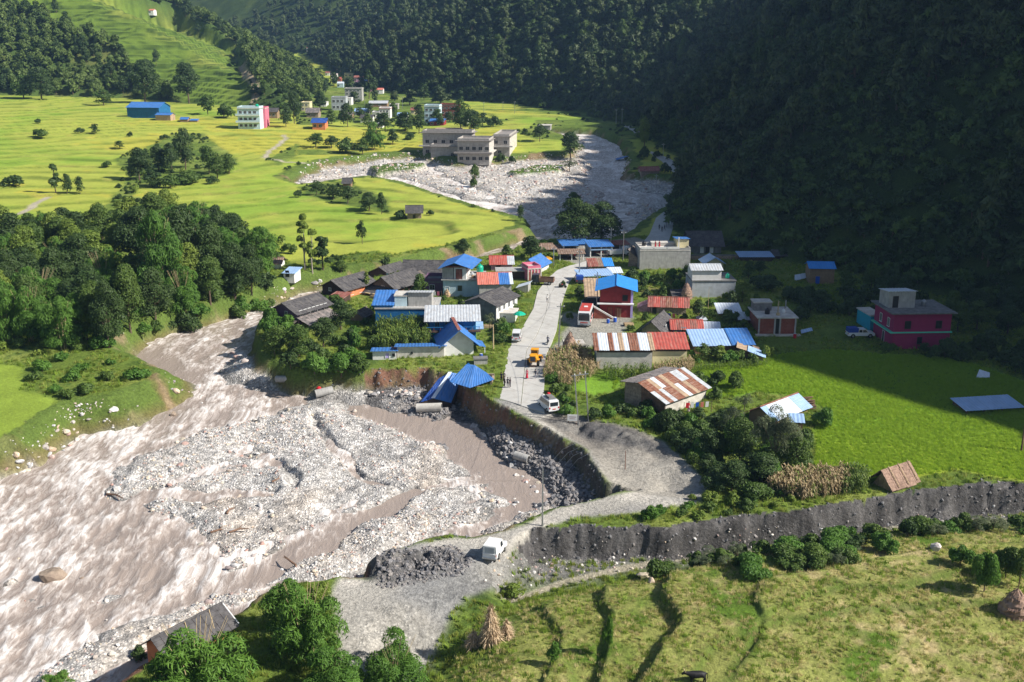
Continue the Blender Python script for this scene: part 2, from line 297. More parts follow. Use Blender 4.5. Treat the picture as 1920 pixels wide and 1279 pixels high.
CAT[(rice > .5) | (riceR > .5)] = 1; R = np.maximum(rice * (1 - rs), riceR)
# hillsides
ml, mr = A['ml'], A['mr']; mh = sst(ml, -2, 4); mq = sst(mr, -2, 4)
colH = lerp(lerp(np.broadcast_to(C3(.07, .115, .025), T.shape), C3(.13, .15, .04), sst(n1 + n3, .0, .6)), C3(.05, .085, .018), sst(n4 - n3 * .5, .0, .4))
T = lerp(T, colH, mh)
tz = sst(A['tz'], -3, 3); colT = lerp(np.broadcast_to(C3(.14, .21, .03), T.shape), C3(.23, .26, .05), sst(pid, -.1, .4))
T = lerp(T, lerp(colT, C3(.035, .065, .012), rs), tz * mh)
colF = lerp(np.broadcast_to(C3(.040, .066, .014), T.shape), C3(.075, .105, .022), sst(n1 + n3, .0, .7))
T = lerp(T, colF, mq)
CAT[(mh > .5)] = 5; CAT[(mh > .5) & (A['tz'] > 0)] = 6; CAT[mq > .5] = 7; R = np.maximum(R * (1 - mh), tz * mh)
# foreground stubble fields
fgm = sst(A['fg'], 8, 12) * (rd < 0); st = lerp(lerp(np.broadcast_to(C3(.26, .275, .075), T.shape), C3(.46, .37, .18), sst(fbm(X, Y, 9, 3, 43) * .8 + fbm(X, Y, 1.3, 3, 44) * .9, .05, .75)), C3(.10, .17, .02), sst(fbm(X, Y, 5, 3, 45) + n2 * .7, .1, .6))
T = lerp(T, st, fgm); T = lerp(T, C3(.07, .12, .018) * np.ones_like(T), A['bund'] * fgm * .8)
T = lerp(T, C3(.26, .20, .10) * np.ones_like(T), sst(sdp(jx, jy, DRY, 8), -1, 1) * .6)
T = lerp(T, C3(.30, .29, .25) * np.ones_like(T), np.maximum(sst(sdp(jx, jy, YARD, 8), -.8, .8), sst(sdp(X, Y, YARD2, 8), -.5, .5)))
# low ground beside the cut
lowm = sst(A['low'], 0, 2) * (1 - sst(A['fg'], -2 + 2 * 0, 4)); T = lerp(T, lerp(np.broadcast_to(C3(.20, .195, .18), T.shape), g1, sst(n1 + n4 * .6, .1, .5)), lowm); S = np.maximum(S, lowm * .5)
tk = sdp(X + .5 * n4, Y + .5 * n4, TRACK, 15); tkm = sst(tk, -.6, .6)
colK = lerp(lerp(np.broadcast_to(C3(.42, .395, .35), T.shape), C3(.54, .50, .44), sst(fbm(X * .8 + Y * .6, Y * .8 - X * .6, 5, 4, 46), 0, .5)), C3(.30, .29, .275), sst(fbm(X, Y, 13, 3, 47), .1, .4))
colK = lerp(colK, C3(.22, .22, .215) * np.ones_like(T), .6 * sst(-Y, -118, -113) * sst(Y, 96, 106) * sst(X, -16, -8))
T = lerp(T, colK, tkm); CAT[tkm > .5] = 2; R *= 1 - tkm
for pl, w_, dz in PATHS:
    pts = [tuple(G(a, b)[:2]) for a, b in pl]; q = -sdp(X + .25 * n2, Y + .25 * n2, pts, 6, False); m = 1 - sst(q, w_ * .6, w_ * 1.2)
    T = lerp(T, C3(.40, .36, .27) * np.ones_like(T) if dz != 'g' else C3(.42, .33, .22) * np.ones_like(T), m); CAT[m > .5] = 3
# river bed and banks
bed = sst(rd, A['rw'] * .6, A['rw'] + .5); nb = np.abs(fbm(X, Y, 1.1, 3, 48))
gv = lerp(lerp(np.broadcast_to(C3(.63, .60, .565), T.shape), C3(.64, .56, .48), sst(n1, 0, .5)), C3(.50, .46, .42), sst(n4 * .8 + .6 * n2, .15, .6))
ub = sst(Y, 330, 360); gv = lerp(gv, C3(.60, .55, .50) * np.ones_like(T), ub * sst(n1 + n2, -.4, .3))
cliffz = np.exp(-np.clip(rd - 1, 0, 99) / 6.0) * (A['rw'] < 1.5) * (Y < 215) * (X > -45)
gv = lerp(gv, C3(.15, .14, .14) * np.ones_like(T), np.clip(cliffz * 1.5, 0, 1) * .9)
wet = 1 - sst(A['bar'], .0, .4); gv = gv * (1 - .35 * wet[..., None])
T = lerp(T, gv, bed); S = S * (1 - bed) + bed
bank = sst(rd, -.15, .25) * (1 - bed)
bc = lerp(np.broadcast_to(C3(.20, .105, .07), T.shape), C3(.30, .21, .14), sst(n2 + n4, 0, .5)); bc = lerp(bc, C3(.095, .085, .075) * np.ones_like(T), sst(X, -2, 12) * (Y < 200)[...]* 1.0)
bc = lerp(bc, C3(.10, .15, .03) * np.ones_like(T), ((A['rw'] > 1.7) & (Y > 100)) * (1 - .75 * sst(n1 + n4 + .5 * n2, .2, .5) * (1 - .7 * ((X < -45) & (Y < 160)))) * (1 - .6 * sst(rd / A['rw'], .45, .8)))
T = lerp(T, bc, bank); 
cut = A['cut'] & (rd < 0) & (tk < .5); T[cut] = (C3(.095, .09, .088) * (1 + .6 * fbm(X, Y, 2, 2, 49) + .9 * fbm(X, Y, .7, 2, 50))[cut][:, None]).clip(.03, .4)
T = lerp(T, C3(.10, .17, .02) * np.ones_like(T), sst(A['isl'], -.3, .5))
CAT[bed > .5] = 4; CAT[(bank > .5) | cut] = 8; CAT[A['isl'] > 0] = 0
md = sst(A['mud'], -.5, .8) * (rd < 0); T = lerp(T, lerp(np.broadcast_to(C3(.20, .18, .155), T.shape), C3(.38, .35, .30), sst(-Y, -150, -138) * .9), md * .9)
hpm = sst(A['heap'], -.5, .5); T = lerp(T, lerp(np.broadcast_to(C3(.085, .083, .085), T.shape), C3(.19, .18, .165), sst(n2 + n4, -.1, .5)), hpm * .9); CAT[hpm > .5] = 8
R = np.where(CAT == 1, R, R * (CAT == 6))
slope = np.zeros(X.shape)

# ------------------------------------------------------------------ materials
MATS = {}
def nodes_of(name):
    m = bpy.data.materials.new(name); m.use_nodes = True; nt = m.node_tree; b = nt.nodes['Principled BSDF']; return m, nt, b
def N(nt, typ, **kw):
    n = nt.nodes.new(typ)
    for k, v in kw.items():
        if k.startswith('i_'): n.inputs[k[2:].replace('_', ' ')].default_value = v
        else: setattr(n, k, v)
    return n
def mat(name, col, rough=.85, var=.25, scale=1.5, bump=.0, metal=0.0, streak=None, dirt=None, spec=.3):
    """plain procedural surface: colour with grain; streak=(col, amount) adds stains down the slope; dirt=(col, amount) blotches"""
    if name in MATS: return MATS[name]
    m, nt, b = nodes_of(name); L = nt.links
    b.inputs['Roughness'].default_value = rough; b.inputs['Metallic'].default_value = metal; b.inputs['Specular IOR Level'].default_value = spec
    tc = N(nt, 'ShaderNodeTexCoord'); n = N(nt, 'ShaderNodeTexNoise'); n.inputs['Scale'].default_value = scale; n.inputs['Detail'].default_value = 6
    L.new(tc.outputs['Object'], n.inputs['Vector'])
    r = N(nt, 'ShaderNodeMapRange'); r.inputs['From Min'].default_value = .3; r.inputs['From Max'].default_value = .7
    r.inputs['To Min'].default_value = 1 - var; r.inputs['To Max'].default_value = 1 + var; L.new(n.outputs[0], r.inputs[0])
    mx = N(nt, 'ShaderNodeMix', data_type='RGBA', blend_type='MULTIPLY'); mx.inputs[0].default_value = 1
    mx.inputs[6].default_value = (*col, 1); L.new(r.outputs[0], mx.inputs[7]); out = mx.outputs[2]
    for spec_, sc in ((streak, (3.5, .35, .35)), (dirt, (.5, .5, .5))):
        if spec_:
            mp = N(nt, 'ShaderNodeMapping'); mp.inputs['Scale'].default_value = sc; L.new(tc.outputs['Object'], mp.inputs[0])
            k = N(nt, 'ShaderNodeTexNoise'); k.inputs['Scale'].default_value = 1.6; k.inputs['Detail'].default_value = 8; L.new(mp.outputs[0], k.inputs['Vector'])
            q = N(nt, 'ShaderNodeMapRange'); q.inputs['From Min'].default_value = .48; q.inputs['From Max'].default_value = .66; q.inputs['To Max'].default_value = spec_[1]; L.new(k.outputs[0], q.inputs[0])
            m2 = N(nt, 'ShaderNodeMix', data_type='RGBA'); L.new(q.outputs[0], m2.inputs[0]); L.new(out, m2.inputs[6]); m2.inputs[7].default_value = (*spec_[0], 1); out = m2.outputs[2]
    L.new(out, b.inputs['Base Color'])
    if bump:
        bp = N(nt, 'ShaderNodeBump'); bp.inputs['Strength'].default_value = bump; bp.inputs['Distance'].default_value = .1; L.new(n.outputs[0], bp.inputs['Height']); L.new(bp.outputs[0], b.inputs['Normal'])
    MATS[name] = m; return m

def ground_material():
    m, nt, b = nodes_of('ground_surface'); L = nt.links
    b.inputs['Roughness'].default_value = .95; b.inputs['Specular IOR Level'].default_value = .15
    at = N(nt, 'ShaderNodeAttribute', attribute_name='tint'); sa = N(nt, 'ShaderNodeAttribute', attribute_name='stony'); ra = N(nt, 'ShaderNodeAttribute', attribute_name='rows')
    geo = N(nt, 'ShaderNodeNewGeometry')
    def noise(sc, det=6, rough=.6):
        n = N(nt, 'ShaderNodeTexNoise'); n.inputs['Scale'].default_value = sc; n.inputs['Detail'].default_value = det; n.inputs['Roughness'].default_value = rough; L.new(geo.outputs['Position'], n.inputs['Vector']); return n.outputs[0]
    def rng_(s, a, b_, c, d):
        r = N(nt, 'ShaderNodeMapRange'); r.inputs['From Min'].default_value = a; r.inputs['From Max'].default_value = b_; r.inputs['To Min'].default_value = c; r.inputs['To Max'].default_value = d; L.new(s, r.inputs[0]); return r.outputs[0]
    def mul(a, b_):
        r = N(nt, 'ShaderNodeMath', operation='MULTIPLY'); L.new(a, r.inputs[0]); (L.new(b_, r.inputs[1]) if not isinstance(b_, float) else setattr(r.inputs[1], 'default_value', b_)); return r.outputs[0]
    def mixf(f, a, b_):
        r = N(nt, 'ShaderNodeMix'); L.new(f, r.inputs[0])
        for s, i in ((a, 2), (b_, 3)):
            if isinstance(s, float): r.inputs[i].default_value = s
            else: L.new(s, r.inputs[i])
        return r.outputs[0]
    nf = noise(2.2, 8, .7); nm = noise(.18, 5); ng = noise(9, 4)
    rough_var = rng_(nf, .3, .7, .55, 1.45); soft = rng_(nf, .3, .7, .78, 1.22)
    v = mixf(ra.outputs['Fac'], rough_var, soft); v = mul(v, rng_(nm, .3, .7, .84, 1.16))
    vo = N(nt, 'ShaderNodeTexVoronoi'); vo.inputs['Scale'].default_value = 2.6; L.new(geo.outputs['Position'], vo.inputs['Vector'])
    vo2 = N(nt, 'ShaderNodeTexVoronoi'); vo2.inputs['Scale'].default_value = .9; L.new(geo.outputs['Position'], vo2.inputs['Vector'])
    s1 = N(nt, 'ShaderNodeSeparateColor'); L.new(vo.outputs['Color'], s1.inputs[0]); s2 = N(nt, 'ShaderNodeSeparateColor'); L.new(vo2.outputs['Color'], s2.inputs[0])
    pv = mul(rng_(s1.outputs[0], 0, 1, .62, 1.35), rng_(s2.outputs[0], 0, 1, .8, 1.22)); pv = mul(pv, rng_(vo.outputs['Distance'], .1, .6, 1.1, .7))
    v = mul(v, mixf(sa.outputs['Fac'], 1.0, pv))
    mx = N(nt, 'ShaderNodeMix', data_type='RGBA', blend_type='MULTIPLY'); mx.inputs[0].default_value = 1; L.new(at.outputs['Color'], mx.inputs[6]); L.new(v, mx.inputs[7])
    L.new(mx.outputs[2], b.inputs['Base Color'])
    hgt = N(nt, 'ShaderNodeMath', operation='ADD'); L.new(mul(nf, 1.0), hgt.inputs[0]); L.new(mul(sa.outputs['Fac'], rng_(vo.outputs['Distance'], 0, .5, .6, 0)), hgt.inputs[1])
    bp = N(nt, 'ShaderNodeBump'); bp.inputs['Distance'].default_value = .35; L.new(hgt.outputs[0], bp.inputs['Height'])
    L.new(mixf(ra.outputs['Fac'], .9, .45), bp.inputs['Strength']); L.new(bp.outputs[0], b.inputs['Normal'])
    return m
M_GROUND = ground_material()

# ------------------------------------------------------------------ tagging
def tag(o, label=None, cat=None, group=None, kind=None):
    if label: o['label'] = label
    if cat: o['category'] = cat
    if group: o['group'] = group
    if kind: o['kind'] = kind
    return o
def mesh_obj(name, V, Fq, mats, parent=None, smooth=False, mi=None):
    me = bpy.data.meshes.new(name); me.from_pydata(V, [], Fq); me.update()
    for m in (mats if isinstance(mats, (list, tuple)) else [mats]): me.materials.append(m)
    if smooth: me.polygons.foreach_set('use_smooth', [True] * len(me.polygons))
    if mi is not None: me.polygons.foreach_set('material_index', mi)
    o = bpy.data.objects.new(name, me); COL.objects.link(o)
    if parent: o.parent = parent
    return o
def grid_mesh(name, fmask, Z, attrs, material, kind='structure', normals=None):
    """an object from the cells of the ground grid chosen by fmask"""
    ii, jj = np.nonzero(fmask); v = np.stack([ii * nx + jj, ii * nx + jj + 1, (ii + 1) * nx + jj + 1, (ii + 1) * nx + jj], 1)
    u, inv = np.unique(v, return_inverse=True); inv = inv.reshape(v.shape)
    me = bpy.data.meshes.new(name); me.vertices.add(len(u)); me.loops.add(inv.size); me.polygons.add(len(inv))
    co = np.stack([GX.ravel()[u], GY.ravel()[u], Z.ravel()[u]], 1).astype(np.float32)
    me.vertices.foreach_set('co', co.ravel()); me.loops.foreach_set('vertex_index', inv.ravel().astype(np.int32))
    me.polygons.foreach_set('loop_start', np.arange(0, inv.size, 4, dtype=np.int32))
    me.polygons.foreach_set('use_smooth', np.ones(len(inv), bool)); me.update(calc_edges=True)
    for k, a in attrs.items():
        if a.ndim == 3:
            at = me.attributes.new(k, 'FLOAT_COLOR', 'POINT'); c = np.ones((len(u), 4), np.float32); c[:, :3] = a.reshape(-1, 3)[u]; at.data.foreach_set('color', c.ravel())
        else:
            at = me.attributes.new(k, 'FLOAT', 'POINT'); at.data.foreach_set('value', a.ravel()[u].astype(np.float32))
    if normals is not None: me.normals_split_custom_set_from_vertices(normals.reshape(-1, 3)[u].tolist())
    me.materials.append(material); o = bpy.data.objects.new(name, me); COL.objects.link(o); o['kind'] = kind; return o
# normals of the whole sheet, so that its named pieces meet without a seam
du = np.stack(np.gradient(GX, axis=1)[..., None].repeat(1, -1).transpose(2, 0, 1), 0)[0]
tu = np.stack([np.gradient(GX, axis=1), np.gradient(GY, axis=1), np.gradient(H, axis=1)], -1); tv = np.stack([np.gradient(GX, axis=0), np.gradient(GY, axis=0), np.gradient(H, axis=0)], -1)
NRM = np.cross(tu, tv); NRM /= np.linalg.norm(NRM, axis=-1, keepdims=True) + 1e-12
fc = CAT[:-1, :-1]; names = ['ground', 'rice_field', 'dirt_track', 'footpath', 'riverbed', 'hillside', 'terraced_field', 'mountain', 'earth_bank']
for k, nm in enumerate(names):
    fm = (fc == k) & (np.abs(X[:-1, :-1]) < 1150) & (Y[:-1, :-1] < 1650)
    if fm.any(): grid_mesh(nm, fm, H, {'tint': T, 'stony': S, 'rows': R}, M_GROUND, normals=NRM)

# ------------------------------------------------------------------ river water
CL = [(1010, 236), (1120, 262), (1130, 300), (1125, 345), (1185, 372), (1190, 395), (1080, 405), (1020, 425), (985, 440), (900, 466), (800, 488), (650, 520), (560, 553), (480, 575), (400, 612), (320, 680), (250, 780), (130, 900), (0, 1080), (-200, 1300)]
cl = PL(CL, lambda y: -float(drop(y)))
def flow_coords(x, y):
    best = np.full(x.shape, 1e18); s = np.zeros(x.shape); t = np.zeros(x.shape); acc = 0
    for (x0, y0), (x1, y1) in zip(cl[:-1], cl[1:]):
        ex, ey = x1 - x0, y1 - y0; L = math.hypot(ex, ey); u = np.clip(((x - x0) * ex + (y - y0) * ey) / L / L, 0, 1)
        d = (x - x0 - u * ex) ** 2 + (y - y0 - u * ey) ** 2; m = d < best
        best[m] = d[m]; s[m] = acc + (u * L)[m]; t[m] = ((x - x0) * -ey + (y - y0) * ex)[m] / L; acc += L
    return s, t
wl_ = (rd > -.5) & (A['bar'] < .6); fs, ft = flow_coords(X[wl_], Y[wl_])
xw, yw = X[wl_], Y[wl_]
# direction of the current for the streaks: blend of distance along the channel with plain position
CALM = PL([(560, 742), (800, 775), (900, 800), (1010, 880), (1060, 950), (960, 1010), (900, 930), (820, 850), (700, 790), (560, 765)], lambda y: -float(drop(y)))
CALM2 = PL([(640, 790), (800, 900), (900, 940), (720, 1060), (640, 1090), (430, 1120), (300, 1250), (100, 1400), (250, 1180), (420, 1090), (600, 1000), (700, 930)], lambda y: -float(drop(y)))
CALM3 = PL([(215, 660), (300, 655), (380, 700), (330, 740), (250, 735)], lambda y: -float(drop(y)))
calm = np.maximum.reduce([sdp(xw, yw, CALM, 15), sdp(xw, yw, CALM2, 15), sdp(xw, yw, CALM3, 15)])
rough_ = 1 - .85 * sst(calm, -2, 3)
a1 = fbm(fs, ft * 2.4, 7, 4, 61); a2 = fbm(fs, ft * 2.0, 2.4, 4, 62); a3 = fbm(fs, ft * 1.5, 22, 2, 63)
ridge = 1 - 2.2 * np.abs(fbm(fs + 2 * a1, ft * 2.2, 5.5, 3, 64))
foam = (.13 + .64 * sst(.50 * ridge + .62 * a2 + .50 * a1 + .55 * a3, -.05, .95)) * rough_
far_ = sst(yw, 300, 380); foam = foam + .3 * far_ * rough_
shore = (1 - sst(A['bar'][wl_] * -1, -.2, .5)); foam = np.clip(foam + .25 * shore * rough_, 0, 1)
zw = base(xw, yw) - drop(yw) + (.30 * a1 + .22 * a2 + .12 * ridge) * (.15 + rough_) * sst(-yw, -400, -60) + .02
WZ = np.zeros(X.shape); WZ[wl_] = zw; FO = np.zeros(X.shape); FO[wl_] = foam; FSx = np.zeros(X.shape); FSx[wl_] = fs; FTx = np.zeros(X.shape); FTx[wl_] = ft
def water_material():
    m, nt, b = nodes_of('river_water'); L = nt.links
    fo = N(nt, 'ShaderNodeAttribute', attribute_name='foam'); a = N(nt, 'ShaderNodeAttribute', attribute_name='fs'); t = N(nt, 'ShaderNodeAttribute', attribute_name='ft')
    cb = N(nt, 'ShaderNodeCombineXYZ'); 
    k = N(nt, 'ShaderNodeMath', operation='MULTIPLY'); k.inputs[1].default_value = .33; L.new(a.outputs['Fac'], k.inputs[0]); L.new(k.outputs[0], cb.inputs[0])
    L.new(t.outputs['Fac'], cb.inputs[1])
    n = N(nt, 'ShaderNodeTexNoise'); n.inputs['Scale'].default_value = 1.5; n.inputs['Detail'].default_value = 9; n.inputs['Roughness'].default_value = .68; n.inputs['Distortion'].default_value = .6; L.new(cb.outputs[0], n.inputs['Vector'])
    ad = N(nt, 'ShaderNodeMath', operation='MULTIPLY_ADD'); L.new(n.outputs[0], ad.inputs[0]); ad.inputs[1].default_value = 3.4; ad.inputs[2].default_value = -1.72
    s = N(nt, 'ShaderNodeMath', operation='ADD'); L.new(fo.outputs['Fac'], s.inputs[0]); L.new(ad.outputs[0], s.inputs[1]); s.use_clamp = True
    pr = N(nt, 'ShaderNodeMath', operation='MULTIPLY'); L.new(s.outputs[0], pr.inputs[0])
    g = N(nt, 'ShaderNodeMapRange'); g.inputs['From Max'].default_value = .25; L.new(fo.outputs['Fac'], g.inputs[0]); L.new(g.outputs[0], pr.inputs[1])
    cr = N(nt, 'ShaderNodeValToRGB'); e = cr.color_ramp.elements; e[0].position = .05; e[0].color = (.32, .262, .225, 1); e[1].position = .95; e[1].color = (.78, .745, .71, 1)
    q = e.new(.45); q.color = (.50, .435, .39, 1); L.new(pr.outputs[0], cr.inputs[0]); L.new(cr.outputs[0], b.inputs['Base Color'])
    rr_ = N(nt, 'ShaderNodeMapRange'); rr_.inputs['To Min'].default_value = .22; rr_.inputs['To Max'].default_value = .8; L.new(pr.outputs[0], rr_.inputs[0]); L.new(rr_.outputs[0], b.inputs['Roughness'])
    b.inputs['IOR'].default_value = 1.33; b.inputs['Specular IOR Level'].default_value = .4
    bp = N(nt, 'ShaderNodeBump'); bp.inputs['Strength'].default_value = .55; bp.inputs['Distance'].default_value = .3; L.new(n.outputs[0], bp.inputs['Height']); L.new(bp.outputs[0], b.inputs['Normal'])
    return m
wm = wl_[:-1, :-1] & wl_[1:, :-1] & wl_[:-1, 1:] & wl_[1:, 1:] & (CAT[:-1, :-1] != 0)
grid_mesh('river', wm, WZ, {'foam': FO, 'fs': FSx, 'ft': FTx}, water_material())
# ------------------------------------------------------------------ mesh collector
class MB:
    def __init__(s): s.v = []; s.f = []; s.m = []
    def add(s, vs, fs, mi=0):
        o = len(s.v); s.v += [tuple(map(float, p)) for p in vs]; s.f += [tuple(o + i for i in f) for f in fs]; s.m += [mi] * len(fs); return s
    def box(s, x0, x1, y0, y1, z0, z1, mi=0):
        return s.add([(x0, y0, z0), (x1, y0, z0), (x1, y1, z0), (x0, y1, z0), (x0, y0, z1), (x1, y0, z1), (x1, y1, z1), (x0, y1, z1)],
                     [(0, 3, 2, 1), (4, 5, 6, 7), (0, 1, 5, 4), (1, 2, 6, 5), (2, 3, 7, 6), (3, 0, 4, 7)], mi)
    def slab(s, a, b, c, d, t, mi=0):
        """slab under four corners, thickness t down"""
        q = [a, b, c, d]; return s.add(q + [(p[0], p[1], p[2] - t) for p in q], [(0, 1, 2, 3), (7, 6, 5, 4), (0, 4, 5, 1), (1, 5, 6, 2), (2, 6, 7, 3), (3, 7, 4, 0)], mi)
    def tube(s, a, b, r0, r1=None, n=6, mi=0):
        a = Vector(a); b = Vector(b); r1 = r0 if r1 is None else r1; d = (b - a); 
        if d.length < 1e-6: return s
        d.normalize(); u = d.orthogonal().normalized(); w = d.cross(u); vs = []
        for c, r in ((a, r0), (b, r1)):
            for i in range(n): t = 2 * math.pi * i / n; vs.append(c + u * (r * math.cos(t)) + w * (r * math.sin(t)))
        return s.add(vs, [(i, (i + 1) % n, n + (i + 1) % n, n + i) for i in range(n)] + [tuple(range(n))[::-1], tuple(range(n, 2 * n))], mi)
    def path(s, pts, rs, n=6, mi=0):
        for i in range(len(pts) - 1): s.tube(pts[i], pts[i + 1], rs[i], rs[i + 1], n, mi)
        return s
    def lathe(s, prof, n=12, c=(0, 0, 0), mi=0):
        vs = [(c[0] + r * math.cos(2 * math.pi * i / n), c[1] + r * math.sin(2 * math.pi * i / n), c[2] + z) for r, z in prof for i in range(n)]
        fs = [(k * n + i, k * n + (i + 1) % n, (k + 1) * n + (i + 1) % n, (k + 1) * n + i) for k in range(len(prof) - 1) for i in range(n)]
        fs += [tuple(range(n))[::-1], tuple((len(prof) - 1) * n + i for i in range(n))]; return s.add(vs, fs, mi)
    def corr(s, a, b, c, d, pitch=.5, amp=.045, t=.05, mi=0):
        """corrugated sheet: ribs run from edge a-b (eave) up to edge d-c (ridge)"""
        a, b, c, d = map(Vector, (a, b, c, d)); nrm = (b - a).cross(d - a).normalized(); nrm = nrm if nrm.z > 0 else -nrm
        n = max(2, int((b - a).length / pitch)) * 2; vs = []
        for i in range(n + 1):
            o = nrm * (amp if i % 2 else 0); p = a.lerp(b, i / n) + o; q = d.lerp(c, i / n) + o; vs += [p, q, p - nrm * t, q - nrm * t]
        fs = []
        for i in range(n):
            k = 4 * i; fs += [(k, k + 4, k + 5, k + 1), (k + 2, k + 3, k + 7, k + 6), (k, k + 2, k + 6, k + 4), (k + 1, k + 5, k + 7, k + 3)]
        fs += [(0, 1, 3, 2), (4 * n, 4 * n + 2, 4 * n + 3, 4 * n + 1)]; return s.add(vs, fs, mi)
    def courses(s, a, b, c, d, step=.45, lift=.07, t=.06, jag=.12, mi=0):
        """stepped slate courses from eave a-b to ridge d-c"""
        a, b, c, d = map(Vector, (a, b, c, d)); L = ((d - a).length + (c - b).length) / 2; n = max(2, int(L / step)); up = Vector((0, 0, 1))
        for i in range(n):
            m = max(2, int((b - a).length / .9)); e0, e1 = a.lerp(d, i / n), b.lerp(c, i / n); f0, f1 = a.lerp(d, min(1, (i + 1.15) / n)), b.lerp(c, min(1, (i + 1.15) / n))
            for j in range(m):
                z = up * random.uniform(0, .05); sh = (e0 - f0) * random.uniform(0, jag)
                p0 = e0.lerp(e1, j / m) + up * lift + z + sh; p1 = e0.lerp(e1, (j + .96) / m) + up * lift + z + sh; q0 = f0.lerp(f1, j / m) + z; q1 = f0.lerp(f1, (j + .96) / m) + z
                s.slab(p0, p1, q1, q0, t, mi)
        return s
    def build(s, name, mats, parent=None, smooth=False):
        return mesh_obj(name, s.v, s.f, mats, parent, smooth, s.m if isinstance(mats, (list, tuple)) else None)
def empty(name, loc, rz=0, label=None, cat=None, group=None):
    o = bpy.data.objects.new(name, None); COL.objects.link(o); o.location = loc; o.rotation_euler = (0, 0, rz); o.empty_display_size = .5
    return tag(o, label, cat, group)

TIN = dict(streak=((.25, .10, .05), .35))
def pal():
    mat('blue_tin', (.045, .17, .47), .5, .16, .8, streak=((.16, .25, .42), .45), spec=.5)
    mat('bright_blue_tin', (.03, .24, .66), .5, .09, .8, streak=((.10, .30, .6), .35), spec=.5); mat('light_blue_tin', (.30, .45, .68), .45, .10, .8, streak=((.5, .6, .8), .4), spec=.5)
    mat('dark_blue_tin', (.02, .07, .30), .4, .2, .8, streak=((.25, .33, .5), .3), spec=.5)
    mat('tin', (.52, .55, .58), .42, .14, 1.0, streak=((.33, .27, .22), .5), spec=.5); mat('pale_tin', (.66, .72, .80), .4, .08, 1.0, streak=((.45, .45, .46), .35), spec=.5)
    mat('rust_tin', (.21, .085, .05), .8, .3, 1.6, streak=((.42, .30, .24), .5)); mat('red_tin', (.42, .085, .065), .6, .15, 1.0, streak=((.40, .25, .2), .5)); mat('dull_red_tin', (.27, .085, .065), .75, .28, 1.3, streak=((.38, .27, .22), .65)); mat('school_wall', (.42, .395, .365), .9, .14, 1.2, dirt=((.25, .22, .2), .5)); mat('school_slab', (.27, .245, .225), .9, .2, 1.2)
    mat('coral_tin', (.58, .17, .12), .65, .12, 1.0, streak=((.5, .35, .3), .4)); mat('brown_tin', (.22, .14, .10), .75, .3, 1.3, streak=((.4, .35, .3), .5)); mat('tan_tin', (.42, .30, .20), .75, .25, 1.3, streak=((.25, .2, .15), .5))
    mat('slate', (.085, .080, .082), .8, .35, 2.5, dirt=((.16, .15, .14), .6)); mat('old_slate', (.17, .155, .15), .85, .4, 2.0, dirt=((.36, .30, .28), .7)); mat('brown_slate', (.14, .115, .10), .85, .35, 2.2, dirt=((.2, .17, .15), .6))
    mat('concrete', (.40, .39, .37), .9, .18, 1.2, streak=((.20, .19, .18), .45)); mat('dark_concrete', (.20, .195, .19), .9, .25, 1.3, dirt=((.12, .12, .12), .7)); mat('pale_concrete', (.56, .53, .48), .9, .15, 1.0, dirt=((.35, .32, .28), .6))
    mat('white_wall', (.76, .75, .73), .85, .06, 1.0, dirt=((.55, .52, .48), .4)); mat('pale_blue_wall', (.52, .66, .72), .85, .07, 1.0, dirt=((.35, .42, .45), .4)); mat('grey_wall', (.42, .45, .48), .88, .12, 1.0, dirt=((.26, .27, .28), .5))
    mat('brick', (.25, .075, .05), .9, .22, 3.0, dirt=((.34, .16, .11), .5)); mat('red_wall', (.26, .035, .035), .85, .14, 1.5); mat('stone_wall', (.32, .25, .19), .92, .4, 3.0, bump=.5, dirt=((.20, .15, .12), .6)); mat('yellow_stone', (.50, .42, .27), .9, .25, 2.5, dirt=((.3, .25, .17), .5))
    mat('plank', (.20, .12, .08), .88, .35, 2.0, dirt=((.10, .07, .05), .6)); mat('pale_wood', (.50, .38, .22), .85, .25, 2.0); mat('dark_wood', (.07, .045, .035), .85, .3, 2.0); mat('mud_wall', (.30, .20, .12), .92, .2, 1.5, dirt=((.22, .15, .10), .5))
    mat('orange_wall', (.62, .22, .10), .88, .14, 1.2); mat('purple_wall', (.16, .09, .15), .88, .15, 1.2); mat('blue_wall', (.015, .13, .32), .7, .1, 1.0, dirt=((.02, .09, .2), .5)); mat('turquoise_wall', (.02, .36, .50), .75, .1, 1.0)
    mat('lilac_wall', (.52, .42, .80), .8, .06, 1.0); mat('magenta_wall', (.30, .028, .10), .82, .08, 1.0); mat('pink_wall', (.62, .17, .25), .82, .08, 1.0); mat('lilac_pink_wall', (.55, .30, .42), .82, .1, 1.0); mat('mint_trim', (.12, .62, .42), .8, .05); mat('cream_wall', (.68, .60, .36), .85, .08, 1.0)
    mat('dark', (.012, .013, .016), .35, .3, 2.0, spec=.5); mat('glass', (.02, .028, .035), .08, .1, 1.0, spec=.9); mat('white_paint', (.78, .78, .76), .5, .04); mat('green_plastic', (.01, .42, .26), .35, .05, spec=.5); mat('blue_plastic', (.02, .10, .50), .35, .05, spec=.5)
    mat('steel', (.42, .44, .46), .35, .1, 2.0, metal=.8); mat('straw', (.44, .31, .19), .95, .35, 4.0, bump=.6, dirt=((.24, .16, .10), .5)); mat('pale_straw', (.58, .44, .28), .95, .25, 4.0); mat('old_straw', (.30, .20, .15), .95, .35, 3.0, bump=.6, dirt=((.17, .11, .085), .6)); mat('cloth_red', (.55, .02, .03), .8, .1); mat('tyre', (.018, .018, .018), .85, .2)
    mat('rust_frame', (.22, .10, .06), .8, .3)
pal()
M = MATS

